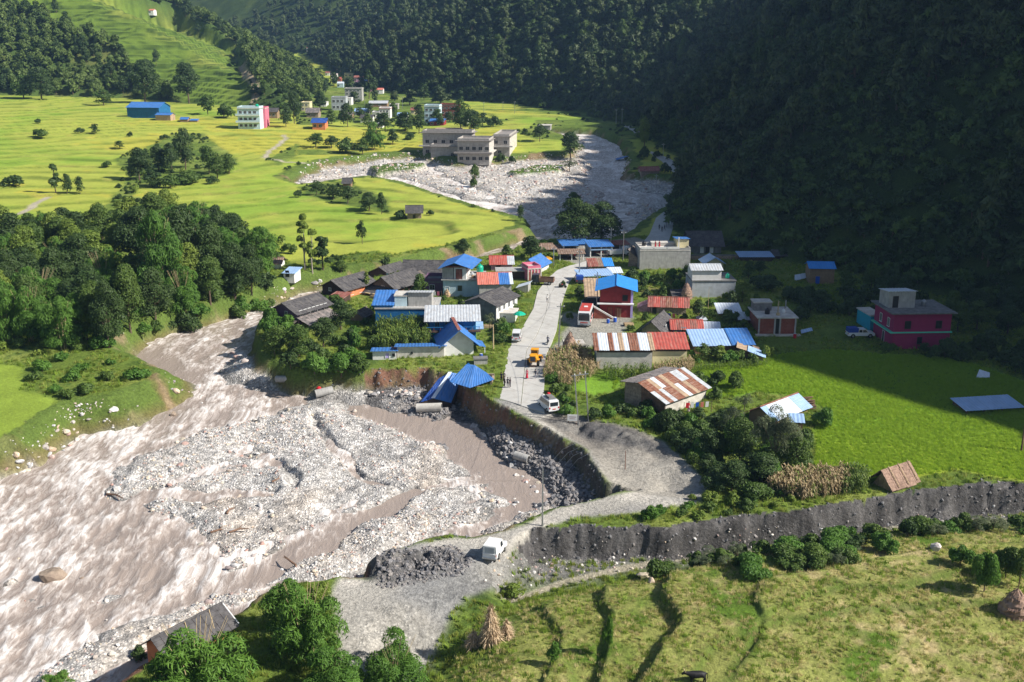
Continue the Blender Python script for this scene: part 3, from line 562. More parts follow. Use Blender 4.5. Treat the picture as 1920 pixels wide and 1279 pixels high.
def roof_panel(parent, a, b, c, d, matn, kind, sheets=None, name='roof'):
    """one roof slope, eave a-b, ridge d-c; sheets = list of material names, one sheet object each"""
    if sheets:
        a, b, c, d = map(Vector, (a, b, c, d)); n = len(sheets); top = MB()
        for i, s in enumerate(sheets):
            u0, u1 = i / n, (i + 1.02) / n if i < n - 1 else 1; o = Vector((0, 0, .03 * (i % 2)))
            MB().corr(a.lerp(b, u0) + o, a.lerp(b, u1) + o, d.lerp(c, u1) + o, d.lerp(c, u0) + o, .4, .05, .04).build('roof_sheet', M[s], parent)
        return None
    mb = MB()
    if kind == 'slate': mb.courses(a, b, c, d)
    else: mb.corr(a, b, c, d, .55, .05, .06)
    return mb.build(name, M[matn], parent)

def shell(root, x0, x1, y0, y1, z0, h, wall, roof=None, wn='wall'):
    """walls of one block and its roof; roof = (type, material, rise, overhang[, sheets])"""
    t = roof[0] if roof else 'flat'; rise = roof[2] if roof else 0; ov = roof[3] if roof else 0; zt = z0 + h; w = MB()
    sh = roof[4] if roof and len(roof) > 4 else None; kind = 'slate' if roof and 'slate' in roof[1] else 'tin'
    w.box(x0, x1, y0, y1, z0 - 1.2, zt)
    xm, ym = (x0 + x1) / 2, (y0 + y1) / 2; e = .03
    if t == 'gy':
        w.add([(x0, y0, zt), (x1, y0, zt), (xm, y0, zt + rise), (x0, y1, zt), (x1, y1, zt), (xm, y1, zt + rise)], [(0, 1, 2), (4, 3, 5), (0, 2, 5, 3), (1, 4, 5, 2)])
        k = rise / (xm - x0); dz = ov * k
        roof_panel(root, (x0 - ov, y1 + ov, zt - dz + e), (x0 - ov, y0 - ov, zt - dz + e), (xm, y0 - ov, zt + rise + e), (xm, y1 + ov, zt + rise + e), roof[1], kind, sh[0] if sh else None)
        roof_panel(root, (x1 + ov, y0 - ov, zt - dz + e), (x1 + ov, y1 + ov, zt - dz + e), (xm, y1 + ov, zt + rise + e), (xm, y0 - ov, zt + rise + e), roof[1] if len(roof) < 6 else roof[5], kind if len(roof) < 6 else 'tin', sh[1] if sh else None)
        MB().tube((xm, y0 - ov, zt + rise + .08), (xm, y1 + ov, zt + rise + .08), .13, n=5).build('ridge_cap', M[roof[1]] if roof[1] != 'old_slate' else M['slate'], root)
    elif t == 'gx':
        w.add([(x0, y0, zt), (x0, y1, zt), (x0, ym, zt + rise), (x1, y0, zt), (x1, y1, zt), (x1, ym, zt + rise)], [(1, 0, 2), (3, 4, 5), (0, 3, 5, 2), (4, 1, 2, 5)])
        k = rise / (ym - y0); dz = ov * k
        roof_panel(root, (x0 - ov, y0 - ov, zt - dz + e), (x1 + ov, y0 - ov, zt - dz + e), (x1 + ov, ym, zt + rise + e), (x0 - ov, ym, zt + rise + e), roof[1], kind, sh)
        roof_panel(root, (x1 + ov, y1 + ov, zt - dz + e), (x0 - ov, y1 + ov, zt - dz + e), (x0 - ov, ym, zt + rise + e), (x1 + ov, ym, zt + rise + e), roof[1], kind)
        MB().tube((x0 - ov, ym, zt + rise + .08), (x1 + ov, ym, zt + rise + .08), .13, n=5).build('ridge_cap', M[roof[1]], root)
    elif t in ('sb', 'sf', 'sl', 'sr'):     # single slope, high side back / front / left / right
        zz = {'sb': (0, 0, 1, 1), 'sf': (1, 1, 0, 0), 'sl': (1, 0, 0, 1), 'sr': (0, 1, 1, 0)}[t]; z = [zt + rise * q for q in zz]
        w.add([(x0, y0, zt), (x1, y0, zt), (x1, y1, zt), (x0, y1, zt), (x0, y0, z[0]), (x1, y0, z[1]), (x1, y1, z[2]), (x0, y1, z[3])], [(0, 1, 5, 4), (1, 2, 6, 5), (2, 3, 7, 6), (3, 0, 4, 7), (4, 5, 6, 7)])
        def pt(x, y):
            u = (x - x0) / (x1 - x0); v = (y - y0) / (y1 - y0); return (x, y, (z[0] * (1 - u) + z[1] * u) * (1 - v) + (z[3] * (1 - u) + z[2] * u) * v + e)
        A_, B_, C_, D_ = pt(x0 - ov, y0 - ov), pt(x1 + ov, y0 - ov), pt(x1 + ov, y1 + ov), pt(x0 - ov, y1 + ov)
        if t in ('sl', 'sr'): roof_panel(root, B_, C_, D_, A_, roof[1], kind, sh)
        else: roof_panel(root, A_, B_, C_, D_, roof[1], kind, sh)
    elif t == 'hip':
        r = min(x1 - x0, y1 - y0) * .45; dz = 0; X0, X1, Y0, Y1 = x0 - ov, x1 + ov, y0 - ov, y1 + ov
        if x1 - x0 >= y1 - y0: R0, R1 = (x0 + r, ym, zt + rise), (x1 - r, ym, zt + rise)
        else: R0, R1 = (xm, y0 + r, zt + rise), (xm, y1 - r, zt + rise)
        a, b, c, d = (X0, Y0, zt), (X1, Y0, zt), (X1, Y1, zt), (X0, Y1, zt); q = MB()
        if x1 - x0 >= y1 - y0: fs = [(0, 1, 5, 4), (1, 2, 5), (2, 3, 4, 5), (3, 0, 4)]
        else: fs = [(0, 1, 4), (1, 2, 5, 4), (2, 3, 5), (3, 0, 4, 5)]
        q.add([a, b, c, d, R0, R1], fs + [(3, 2, 1, 0)]); q.build('roof', M[roof[1]], root)
    elif roof:
        o = ov; MB().box(x0 - o, x1 + o, y0 - o, y1 + o, zt + .004, zt + .22).build('roof_slab', M[roof[1]], root)
        if rise: 
            q = MB(); q.box(x0, x1, y0, y0 + .15, zt + .224, zt + .22 + rise); q.box(x0, x0 + .15, y0 + .152, y1 - .152, zt + .224, zt + .22 + rise); q.box(x1 - .15, x1, y0 + .152, y1 - .152, zt + .224, zt + .22 + rise); q.box(x0, x1, y1 - .15, y1, zt + .224, zt + .22 + rise)
            q.build('parapet', M[wall], root)
    return w.build(wn, M[wall], root)

def opening(root, face, blk, u, v, w, h, kind='window', fm='white_paint', gm='glass'):
    """window or door on a block face; u, v = lower-left corner in metres on that face"""
    x0, x1, y0, y1, z0 = blk; fr = .07; mb = MB(); pb = MB()
    def put(m_, a0, a1, b0, b1, o0, o1):
        if face == 'f': m_.box(x0 + a0, x0 + a1, y0 - o1, y0 - o0, z0 + b0, z0 + b1)
        elif face == 'r': m_.box(x1 + o0, x1 + o1, y0 + a0, y0 + a1, z0 + b0, z0 + b1)
        elif face == 'l': m_.box(x0 - o1, x0 - o0, y0 + a0, y0 + a1, z0 + b0, z0 + b1)
    put(mb, u - fr, u, v, v + h, -.02, .07); put(mb, u + w, u + w + fr, v, v + h, -.02, .07); put(mb, u - fr, u + w + fr, v + h, v + h + fr, -.02, .07)
    if kind == 'window': put(mb, u - .1, u + w + .1, v - .08, v, -.02, .12); put(mb, u + w / 2 - .03, u + w / 2 + .03, v, v + h, -.015, .06)
    fo = mb.build('window_frame' if kind == 'window' else 'door_frame', M[fm], root); put(pb, u, u + w, v + .002, v + h - .002, -.02, .03); pb.build('pane' if kind == 'window' else 'door_leaf', M[gm], fo)

HOUSES = {}
def house(px, py, W, rot, D, Hpx, wall, roof, label, cat='house', name='house', group=None, wins=(), blocks=(), dz=0, key=None, depthpx=None):
    """near-left foot of the front wall at picture point (px, py); W = width of the front in picture pixels, Hpx = wall height in pixels, D = depth in metres"""
    g = G(px, py); s = scale_at(g); a = math.radians(rot)
    # width so that the right corner projects W pixels to the right
    lo, hi = .5, 80
    for _ in range(40):
        m_ = (lo + hi) / 2; q = g + Vector((math.cos(a), math.sin(a), 0)) * m_; pxx = CX + F * q.x / (q.y * cp - (q.z - CAMZ) * sp)
        if pxx - px < W: lo = m_
        else: hi = m_
    Wm = lo; mid = g + Vector((math.cos(a) * Wm - math.sin(a) * D, math.sin(a) * Wm + math.cos(a) * D, 0)) * .5
    root = empty(name, (g.x, g.y, g.z + dz), a, label, cat, group); hm = Hpx / s / .965
    if wall != 'open': shell(root, 0, Wm, 0, D, 0, hm, wall, roof)
    root['_w'] = Wm; 
    blk = (0, Wm, 0, D, 0)
    for w_ in wins:   # (face, u fraction, v m, width m, height m[, kind, frame, pane])
        L = Wm if w_[0] == 'f' else D; opening(root, w_[0], blk, w_[1] * L, w_[2], w_[3], w_[4], *w_[5:])
    for b in blocks:  # (u0, u1 fractions, y0, y1 m, z0 m, h m, wall, roof, wins)
        bx = (b[0] * Wm, b[1] * Wm, b[2], b[3], b[4] + .01 if b[4] >= 0 else hm + .23)
        shell(root, bx[0], bx[1], bx[2], bx[3], bx[4] + (1.19 if b[4] < 0 or b[4] > 1 else 0), b[5] - (1.19 if b[4] < 0 or b[4] > 1 else 0), b[6], b[7])
        for w_ in (b[8] if len(b) > 8 else ()):
            L = (bx[1] - bx[0]) if w_[0] == 'f' else (b[3] - b[2]); opening(root, w_[0], bx, w_[1] * L, w_[2], w_[3], w_[4], *w_[5:])
    del root['_w']
    if key: HOUSES[key] = (root, Wm, hm, D, s)
    return root, Wm, hm, s
def box_part(root, name, x0, x1, y0, y1, z0, z1, m_): return MB().box(x0, x1, y0, y1, z0, z1).build(name, M[m_], root)
# ------------------------------------------------------------------ road of concrete slabs
road_root = empty('road', (0, 0, 0)); road_root['kind'] = 'structure'
M['road_concrete'] = mat('road_concrete', (.50, .485, .45), .9, .10, .35, dirt=((.40, .37, .33), .5), bump=.05)
def edge_pts(lst): return [Vector((*G(a, b)[:2], 0)) for a, b in lst]
def resample(pts, n):
    d = [0]; 
    for i in range(1, len(pts)): d.append(d[-1] + (pts[i] - pts[i - 1]).length)
    out = []
    for k in range(n + 1):
        t = d[-1] * k / n; i = max(0, min(len(pts) - 2, int(np.searchsorted(d, t)) - 1)); u = (t - d[i]) / max(1e-6, d[i + 1] - d[i]); out.append(pts[i].lerp(pts[i + 1], min(max(u, 0), 1)))
    return out
def slabs(left, right, n, name='road_slab', lanes=2):
    L_, R_ = resample(edge_pts(left), n * 3), resample(edge_pts(right), n * 3)
    for k in range(n):
        for ln in range(lanes):
            mb = MB(); rows = []
            for q in range(4):
                i = k * 3 + q; l, r = L_[i], R_[i]; gap = .006
                u0 = ln / lanes + (gap if ln else 0); u1 = (ln + 1) / lanes - (gap if ln < lanes - 1 else 0)
                p0, p1 = l.lerp(r, u0), l.lerp(r, u1)
                if q == 3: nx_ = L_[i - 1].lerp(R_[i - 1], .5) - l.lerp(r, .5); sh = nx_.normalized() * .06; p0 = p0 + sh; p1 = p1 + sh
                zl = max(float(hz(p.x, p.y)) for p in (p0, p1, p0.lerp(p1, .5))) + .13 if False else float(np.mean([hz(p.x, p.y) for p in (l, r, p0, p1)])) + .14
                rows.append(((p0.x, p0.y, zl), (p1.x, p1.y, zl)))
            vs = []
            for a, b in rows: vs += [a, b, (a[0], a[1], a[2] - .45), (b[0], b[1], b[2] - .45)]
            fs = []
            for q in range(3):
                o = q * 4; fs += [(o, o + 1, o + 5, o + 4), (o + 1, o + 3, o + 7, o + 5), (o, o + 4, o + 6, o + 2)]
            fs += [(0, 2, 3, 1), (12, 13, 15, 14)]; mb.add(vs, fs); mb.build(name, M['road_concrete'], road_root)
slabs([(934, 746), (941, 722), (947, 680), (953, 646), (977, 619), (1000, 580), (1008, 547), (1026, 524), (1044, 508), (1064, 500), (1088, 494), (1120, 484)],
      [(1021, 777), (1019, 750), (1021, 715), (1023, 668), (1034, 646), (1044, 619), (1050, 580), (1060, 549), (1066, 532), (1082, 512), (1104, 502), (1135, 494)], 20)
mbk = slabs([(1206, 455), (1218, 440), (1230, 410), (1246, 398)], [(1254, 452), (1258, 440), (1266, 415), (1268, 400)], 6, lanes=1)
slabs([(1275, 333), (1256, 318), (1240, 302), (1218, 287)], [(1292, 333), (1280, 312), (1252, 295), (1222, 283)], 6, lanes=1)
slabs([(1190, 250), (1170, 238)], [(1202, 248), (1176, 234)], 2, lanes=1)

# ------------------------------------------------------------------ houses, left of the road
WN = ('f', .42, 1.2, .9, 1.0)
house(508, 504, 18, 0, 5, 10, 'white_wall', ('gx', 'brown_tin', .9, .5), 'small pale hut with brown roof half hidden by the dense riverside trees', cat='hut', name='hut')
house(532, 521, 20, -10, 4, 9, 'white_wall', ('sb', 'light_blue_tin', .5, .4), 'small shed with pale blue tin roof beside tall thin trees across the river', cat='shed', name='shed', wins=[('f', .2, .2, .8, 1.5, 'door', 'dark_wood', 'dark')])
house(605, 553, 42, -32, 9.5, 17, 'dark_wood', ('gy', 'slate', 1.6, .8), 'slate roofed house with an orange side wall by the river bend', blocks=[], wins=[('f', .3, 1.2, .6, .6), ('r', .2, .4, .8, 1.6), ('r', .5, .4, .8, 1.6), ('r', .75, .4, .8, 1.6)], key='or')
r, W_, h_, s_ = HOUSES['or'][0], HOUSES['or'][1], HOUSES['or'][2], HOUSES['or'][4]; box_part(r, 'painted_wall', W_, W_ + .1, .2, 9.3, 0, h_ - .5, 'orange_wall')
house(613, 566, 24, -32, 3.5, 7, 'dark_wood', ('sb', 'dull_red_tin', .8, .3), 'low lean-to with rusty red tin roof in front of the orange walled slate house', cat='shed', name='shed')
house(514, 602, 44, -32, 9, 24, 'purple_wall', ('gy', 'slate', 1.5, .9), 'purple walled slate roofed house at the left tip of the village above the river', wins=[('f', .5, 1.6, .6, .8), ('f', .15, .1, .8, 1.4, 'door', 'dark_wood', 'dark')] + [('r', .08 + .13 * i, 1.7, .7, 1.0) for i in range(7)], key='pu')
r, W_, h_ = HOUSES['pu'][:3]; MB().courses((W_ + 3.2, -.3, h_ - 2.2), (W_ + 3.2, 9.2, h_ - 2.2), (W_ - .1, 9.2, h_ - 1.0), (W_ - .1, -.3, h_ - 1.0)).build('lean_to_roof', M['old_slate'], r); MB().courses((-.8, -1.6, h_ - 2.1), (W_ + .4, -1.6, h_ - 2.1), (W_ + .4, .1, h_ - 1.4), (-.8, .1, h_ - 1.4)).build('porch_roof', M['brown_slate'], r)
for x in (W_ + 3.0,): box_part(r, 'post', x - .1, x, 0, .12, -1, h_ - 2.3, 'dark_wood'); box_part(r, 'post', x - .1, x, 4.5, 4.62, -1, h_ - 2.3, 'dark_wood'); box_part(r, 'post', x - .1, x, 8.9, 9.02, -1, h_ - 2.3, 'dark_wood')
house(700, 548, 40, -32, 10, 16, 'brown_tin', ('gy', 'slate', 1.8, .9), 'big dark slate roofed house in the middle of the old row', group=None, wins=[('f', .4, 1, .7, .8)], key='sl')
r, W_, h_ = HOUSES['sl'][:3]; MB().courses((-.6, -3.2, h_ - 1.6), (W_ + .6, -3.2, h_ - 1.6), (W_ + .6, .1, h_ - .3), (-.6, .1, h_ - .3)).build('porch_roof', M['slate'], r)
for x in (0, W_ / 2, W_): box_part(r, 'post', x, x + .15, -3, -2.85, -1, h_ - 1.55, 'pale_wood')
for x in (.3, 2.3, 4.2):
    if x + 1.3 < W_ + 1: box_part(r, 'board', x, x + 1.2, -3.35, -2.4, h_ - 1.42, h_ - 1.34, 'pale_wood')
house(694, 522, 42, -32, 7, 12, 'dark_wood', ('gy', 'slate', 1.6, .8), 'dark slate roofed house at the back of the old row beside the river', key='sk')
house(738, 540, 34, -32, 6, 13, 'mud_wall', ('gy', 'brown_slate', 1.3, .7), 'small slate roofed house squeezed beside the leafy tree', wins=[('f', .4, .8, .7, .8)])
r, W_, h_ = HOUSES['sk'][:3]; opening(r, 'f', (0, W_, 0, 7, 0), W_ * .75, 1.2, .8, .9, 'window', 'white_paint', 'turquoise_wall')
house(758, 524, 74, -4, 7, 14, 'dark_wood', ('gx', 'slate', 2.0, .8), 'long low house with wide slate roof behind the red laundry wall')
root, W_, h_, s_ = house(796, 550, 34, -3, 6, 20, 'purple_wall', ('flat', 'dark_concrete', .7, .05), 'dark flat roofed block with clothes drying on its parapet', wins=[('f', .3, .9, 1, 1)])
root, W_, h_, s_ = house(831, 556, 70, -4, 9, 30, 'pale_blue_wall', ('flat', 'concrete', 0, .35), 'pale blue two storey house with bright blue gabled roof and green tank', wins=[('f', .40, 1.4, .8, 1.0, 'window', 'dark', 'glass'), ('r', .3, 1.4, .9, 1.0), ('f', .05, .2, 0.9, 1.9, 'door', 'white_paint', 'pale_blue_wall')],
      blocks=[(-.02, .28, .2, 3.8, -1, 2.3, 'concrete', ('flat', 'concrete', 0, .02)), (.30, .62, .2, 8.6, -1, 2.4, 'white_wall', ('flat', 'concrete', 0, 0), [('f', .15, .05, 1.3, 2.1, 'door', 'dark_wood', 'dull_red_tin'), ('r', .15, .1, .9, 2, 'door', 'white_paint', 'dull_red_tin'), ('r', .5, .9, .9, 1)])], key='v1')
g0 = h_ + .23 + 2.4 + .25
for (a, b, c, d) in (((-1.0, -.8, g0 - .25), (2.6, -.9, g0 + 1.1), (3.6, 9.6, g0 + 1.1), (-.2, 9.6, g0 - .2)), ((2.6, -.9, g0 + 1.1), (6.4, -.8, g0 - .2), (7.6, 9.4, g0 - .2), (3.6, 9.6, g0 + 1.1))):
    roof_panel(root, b, c, d, a, 'blue_tin', 'tin') if a[0] < 0 else roof_panel(root, b, c, d, a, 'blue_tin', 'tin')
box_part(root, 'gable_wall', .3, 5.4, .22, .4, g0 - .3, g0 + .15, 'brick')
t = empty('water_tank', root.matrix_basis @ Vector((W_ * .9, 7.2, h_ + .24)), 0, 'green plastic water tank on the terrace of the pale blue house', 'water tank'); MB().lathe([(.7, 0), (.75, .1), (.75, 1.3), (.6, 1.6), (.25, 1.75), (.25, 1.85)], 14).build('barrel', M['green_plastic'], t); MB().lathe([(.28, 0), (.28, .1), (.1, .16)], 10, (0, 0, 1.85)).build('lid', M['green_plastic'], t)
house(899, 566, 60, 4, 9, 33, 'concrete', ('gx', 'coral_tin', 1.4, .4, ['coral_tin'] * 6 + ['blue_tin'] * 3 + ['pale_tin']), 'unplastered grey block house with coral red and blue tin roof sheets', wins=[('r', .3, 1.4, .9, 1.1), ('r', .65, 1.4, .9, 1.1)])
house(872, 600, 58, -26, 9.5, 34, 'dark_concrete', ('gy', 'slate', 1.3, .6), 'grey gable fronted house with slate roof and white windowed side', wins=[('r', .12 + .2 * i, 2.2, .9, 1.3, 'window', 'white_paint', 'glass') for i in range(4)], key='k')
r, W_, h_ = HOUSES['k'][:3]; box_part(r, 'painted_wall', W_, W_ + .06, .1, 9.4, 0, h_ - .4, 'white_wall')
for i in range(4): opening(r, 'r', (0, W_ + .06, 0, 9.5, 0), .9 + 2.1 * i, 2.1, .9, 1.3)
house(932, 604, 33, -8, 4, 16, 'white_wall', ('flat', 'pale_concrete', 0, .25), 'small white flat roofed annex beside the road bushes', cat='annex', name='annex', wins=[('f', .35, .9, .5, .4)])
house(705, 617, 116, 0, 9, 37, 'blue_wall', ('flat', 'concrete', 0, .15), 'long deep blue walled building with rooftop rooms behind the maize', wins=[('f', .15, 1.0, 1, 1, 'window', 'dark', 'dark'), ('f', .5, 1.0, 1, 1, 'window', 'dark', 'dark')],
      blocks=[(.30, .50, 1.5, 5.5, -1, 1.9, 'pale_blue_wall', ('flat', 'pale_concrete', 0, .12)), (.52, .90, 1.5, 6.0, -1, 2.0, 'concrete', ('sf', 'tin', .7, .3)), (-.04, .28, .3, 7.5, -1, .5, 'blue_wall', ('sb', 'blue_tin', 1.2, .25))])
root, W_, h_, s_ = house(806, 642, 86, 3, 6.0, 42, 'blue_wall', ('sb', 'tin', .9, 1.0), 'bright blue two storey house with long grey tin roof', wins=[('f', .12, 2.9, .8, 1.0, 'window', 'turquoise_wall', 'dark'), ('f', .34, 2.9, .8, 1.0, 'window', 'turquoise_wall', 'dark'), ('f', .56, 2.9, .8, 1.0, 'window', 'turquoise_wall', 'dark'), ('f', .06, .1, 1.0, 1.9, 'door', 'dark_wood', 'green_plastic'), ('f', .5, .1, 1.6, 1.8, 'door', 'dark_wood', 'dark'), ('r', .2, 2.9, .9, 1.1), ('r', .6, 2.9, .9, 1.1)])
box_part(root, 'balcony', -.5, W_ + .9, -1.2, 0, 2.15, 2.3, 'dark_wood'); box_part(root, 'painted_wall', W_, W_ + .07, 0, 6, 0, h_ - .05, 'turquoise_wall')
for i in range(9): box_part(root, 'baluster', -.4 + i * (W_ + 1) / 8, -.32 + i * (W_ + 1) / 8, -1.18, -1.1, 2.304, 3.1, 'dull_red_tin')
box_part(root, 'railing', -.5, W_ + .8, -1.2, -1.08, 3.104, 3.2, 'blue_wall'); box_part(root, 'awning', W_ + .08, W_ + 1.5, .3, 5.6, 2.3, 2.42, 'light_blue_tin')
root, W_, h_, s_ = house(833, 668, 55, 11, 7, 27, 'white_wall', ('gy', 'blue_tin', 2.2, 1.1), 'white gable fronted house with blue roof and brown ridge at the cliff top', name='house')
MB().slab((W_ / 2 - .3, -1.15, h_ + 2.42), (W_ / 2 + .3, -1.15, h_ + 2.42), (W_ / 2 + .3, 8.1, h_ + 2.42), (W_ / 2 - .3, 8.1, h_ + 2.42), .1).build('ridge_sheet', M['dull_red_tin'], root)
roof_panel(root, (W_ + 2.2, -.2, h_ - 1.3), (W_ + 2.2, 4, h_ - 1.3), (W_ + .1, 4, h_ - .7), (W_ + .1, -.2, h_ - .7), 'blue_tin', 'tin', name='lean_to_roof'); box_part(root, 'post', W_ + 2, W_ + 2.12, 0, .12, -.5, h_ - 1.4, 'white_paint'); box_part(root, 'post', W_ + 2, W_ + 2.12, 3.7, 3.82, -.5, h_ - 1.4, 'white_paint')
house(745, 672, 88, 3, 3.4, 17, 'pale_concrete', ('sf', 'blue_tin', .5, .5), 'long low concrete byre with narrow blue roof edge beside the white gabled house', cat='outbuilding', name='outbuilding', wins=[('f', .3, .9, .2, .2, 'window', 'dark', 'dark')])
house(699, 675, 44, 3, 3.2, 13, 'white_wall', ('sf', 'blue_tin', .35, .4), 'low whitewashed end shed with peeling wall at the left of the byre', cat='shed', name='shed', wins=[('f', .55, .3, .6, .9, 'door', 'white_paint', 'lilac_wall'), ('f', .85, .7, .35, .35, 'window', 'dark', 'dark')])
house(889, 684, 25, 5, 1.6, 9, 'concrete', ('flat', 'dark_concrete', 0, .1), 'low grey concrete water box behind the collapsed blue roof', cat='water tank', name='water_tank')
# around the bend
house(921, 508, 40, 3, 6, 13, 'lilac_pink_wall', ('gx', 'red_tin', 1.3, .5, ['red_tin'] * 5 + ['tin'] * 2), 'pinkish house with red tin roof near the road bend', wins=[('f', .25, .5, .9, 1.1, 'door', 'dark_wood', 'dark')])
house(976, 508, 34, -22, 7, 11, 'white_wall', ('gy', 'blue_tin', 1.5, .7), 'blue gabled roof house at the inside of the road bend', wins=[('f', .4, .6, .8, .9)])
house(931, 524, 56, 3, 4, 14, 'dark_wood', ('flat', 'concrete', 0, .2), 'cluttered flat roofed shop with bags on its roof', cat='shop', name='shop')
root, W_, h_, s_ = house(990, 527, 24, 18, 4.5, 21, 'pink_wall', ('flat', 'pale_concrete', .6, .15), 'red striped shop house with pale pillars facing the parked truck', cat='shop', name='shop')
for i in range(5): box_part(root, 'pillar', W_ * i / 4 - .1, W_ * i / 4 + .14, -.12, -.004, 0, h_, 'pale_concrete')
for i in range(3): box_part(root, 'shutter', W_ * i / 4 + .25, W_ * (i + 1) / 4 - .2, -.07, -.003, .1, h_ - .5, 'brick')
house(970, 548, 20, -12, 3, 9, 'concrete', ('sr', 'pale_tin', .8, .3), 'tiny shop with tilted pale tin roof beside the road shrubs', cat='shop', name='shop')
# garages at the bend
def open_shed(px, py, W, rot, D, Hpx, roof, label, post='white_paint', back='concrete', name='shed', n=3, rise=.6, sheets=None, dark=True):
    root, W_, h_, s_ = house(px, py, W, rot, D, Hpx, 'open', None, label, cat='shed', name=name)
    for i in range(n):
        x = W_ * i / (n - 1); box_part(root, 'post', x - .12, x + .12, -.12, .12, -1, h_ - .02, post); box_part(root, 'post', x - .1, x + .1, D - .1, D + .1, -1, h_ + rise - .05, post)
    if back: box_part(root, 'back_wall', .11, W_ - .11, D - .3, D - .12, -1, h_ + rise * .8, back); box_part(root, 'side_wall', -.05, .1, .15, D - .15, -1, h_ + .1, back)
    roof_panel(root, (-.5, -.6, h_), (W_ + .5, -.6, h_), (W_ + .5, D + .4, h_ + rise), (-.5, D + .4, h_ + rise), roof, 'tin', sheets); return root, W_, h_
rt, W_, h_ = open_shed(1107, 482, 40, 8, 6, 19, 'blue_tin', 'open garage with blue roof and white pillars at the road bend'); box_part(rt, 'table', 1.5, 3.8, 2, 3, .7, .8, 'cloth_red'); box_part(rt, 'beam', 0, W_, -.3, -.14, h_ - .9, h_ - .6, 'light_blue_tin')
open_shed(1057, 474, 48, 10, 6, 13, 'blue_tin', 'blue roofed shed behind the brown roofed stall at the bend', rise=.5)
open_shed(1050, 488, 44, 3, 4, 12, 'brown_tin', 'brown roofed open stall below the blue sheds with clothes hanging inside', rise=.4, back='dark_concrete')
open_shed(1146, 468, 32, 10, 4, 9, 'dull_red_tin', 'row stall with faded red roof behind the white lorry', rise=.3, back='pale_wood')
open_shed(1040, 474, 26, 8, 4, 7, 'brown_tin', 'low brown roofed hut under the big round tree', rise=.3, back='mud_wall')
# right of the road
house(1104, 509, 46, 6, 3.4, 9, 'brown_tin', ('sb', 'dull_red_tin', 1.2, .2, ['dull_red_tin', 'dull_red_tin', 'brown_tin', 'bright_blue_tin', 'bright_blue_tin']), 'small roadside stall with patched red and blue roof', cat='stall', name='stall')
open_shed(1089, 530, 58, 10, 4.5, 12, 'light_blue_tin', 'roadside shelter with long pale blue tin roof', post='dark_wood', back=None, n=4, rise=.5)
house(1098, 566, 25, 0, 5.5, 10, 'stone_wall', ('sb', 'tan_tin', 2.6, .2), 'brown roofed annex leaning beside the red and blue two storey house', cat='annex', name='annex')
root, W_, h_, s_ = house(1124, 594, 61, -6, 9.0, 52, 'red_wall', ('gy', 'bright_blue_tin', .9, 1.0), 'dark red two storey house with bright blue roof, lilac side and white stair', wins=[('f', .70, 3.4, .9, 1.1, 'window', 'dark', 'dark'), ('f', .25, .1, .9, 1.9, 'door', 'dark_wood', 'brick'), ('f', .48, .1, .8, 1.9, 'door', 'dark_wood', 'brick'), ('r', .2, 3.4, .9, 1.1), ('r', .6, 3.4, .9, 1.1)])
box_part(root, 'painted_wall', W_, W_ + .08, 0, 9, 0, h_ - .1, 'lilac_wall'); box_part(root, 'pilaster', W_ - .35, W_ + .1, -.12, -.004, 0, h_ - .1, 'lilac_wall'); box_part(root, 'balcony_ledge', -.5, W_ + .3, -1.0, -.13, 2.75, 2.95, 'white_wall')
MB().slab((-1.2, -1.4, 2.6), (-1.2, -1.15, 2.6), (3.0, -1.15, .2), (3.0, -1.4, .2), .35).build('stair_rail', M['white_wall'], root); MB().add([(-1.1, -1.3, 2.3), (-1.1, -1.3, -.3), (3, -1.3, -.3), (-1.1, -.2, 2.3), (-1.1, -.2, -.3), (3, -.2, -.3)], [(0, 1, 2), (5, 4, 3), (0, 2, 5, 3), (0, 3, 4, 1)]).build('stair', M['brick'], root)
for i in range(3): box_part(root, 'leaning_pole', W_ * .55 + i * .3, W_ * .55 + i * .3 + .09, -.5, -.4, 0, 1.9, 'pale_wood')
root, W_, h_, s_ = house(1199, 506, 94, 2, 8, 34, 'concrete', ('flat', 'pale_concrete', .55, .05), 'large windowless grey concrete building with people on its roof', key='ee',
      blocks=[(.78, 1.01, 3.0, 7.8, -1, 1.8, 'cream_wall', ('sf', 'blue_tin', .35, .3)), (.30, .77, 5.5, 7.8, -1, .6, 'pale_concrete', ('flat', 'pale_concrete', 0, .02))])
box_part(root, 'painted_wall', W_, W_ + .06, .1, 7.9, 0, h_, 'white_wall')
for i in range(3): box_part(root, 'wall_band', W_ * (.02 + i * .26), W_ * (.02 + i * .26) + W_ * .24, -.02, .13, h_ + .5, h_ + 1.0, 'white_wall')
box_part(root, 'column', W_ * .77, W_ * .79, 1, 1.25, h_ + .23, h_ + 3.1, 'white_wall')
house(1178, 500, 20, -20, 5, 14, 'stone_wall', ('sl', 'brown_slate', 2.2, .2), 'stone shed with steep worn slate roof against the grey concrete building', cat='shed', name='shed')
house(1296, 476, 56, 0, 10, 17, 'dark_concrete', ('gx', 'slate', 2.6, .9), 'big dark roofed house in the mountain shade behind the concrete building', wins=[('f', .3, .2, .8, 1.7, 'door', 'white_paint', 'white_paint'), ('f', .48, .1, .9, 1.8, 'door', 'dark_wood', 'dark'), ('f', .62, .2, .8, 1.7, 'door', 'white_paint', 'white_paint')])
house(1296, 488, 95, 0, .6, 8, 'stone_wall', ('flat', 'dark_concrete', 0, 0), 'low retaining wall in the shade below the dark roofed house', cat='wall', name='retaining_wall')
house(1388, 489, 62, 0, 5, 7, 'dark_wood', ('sb', 'light_blue_tin', .4, .3), 'long low shed with dim blue tin roof at the foot of the mountain', cat='shed', name='shed')
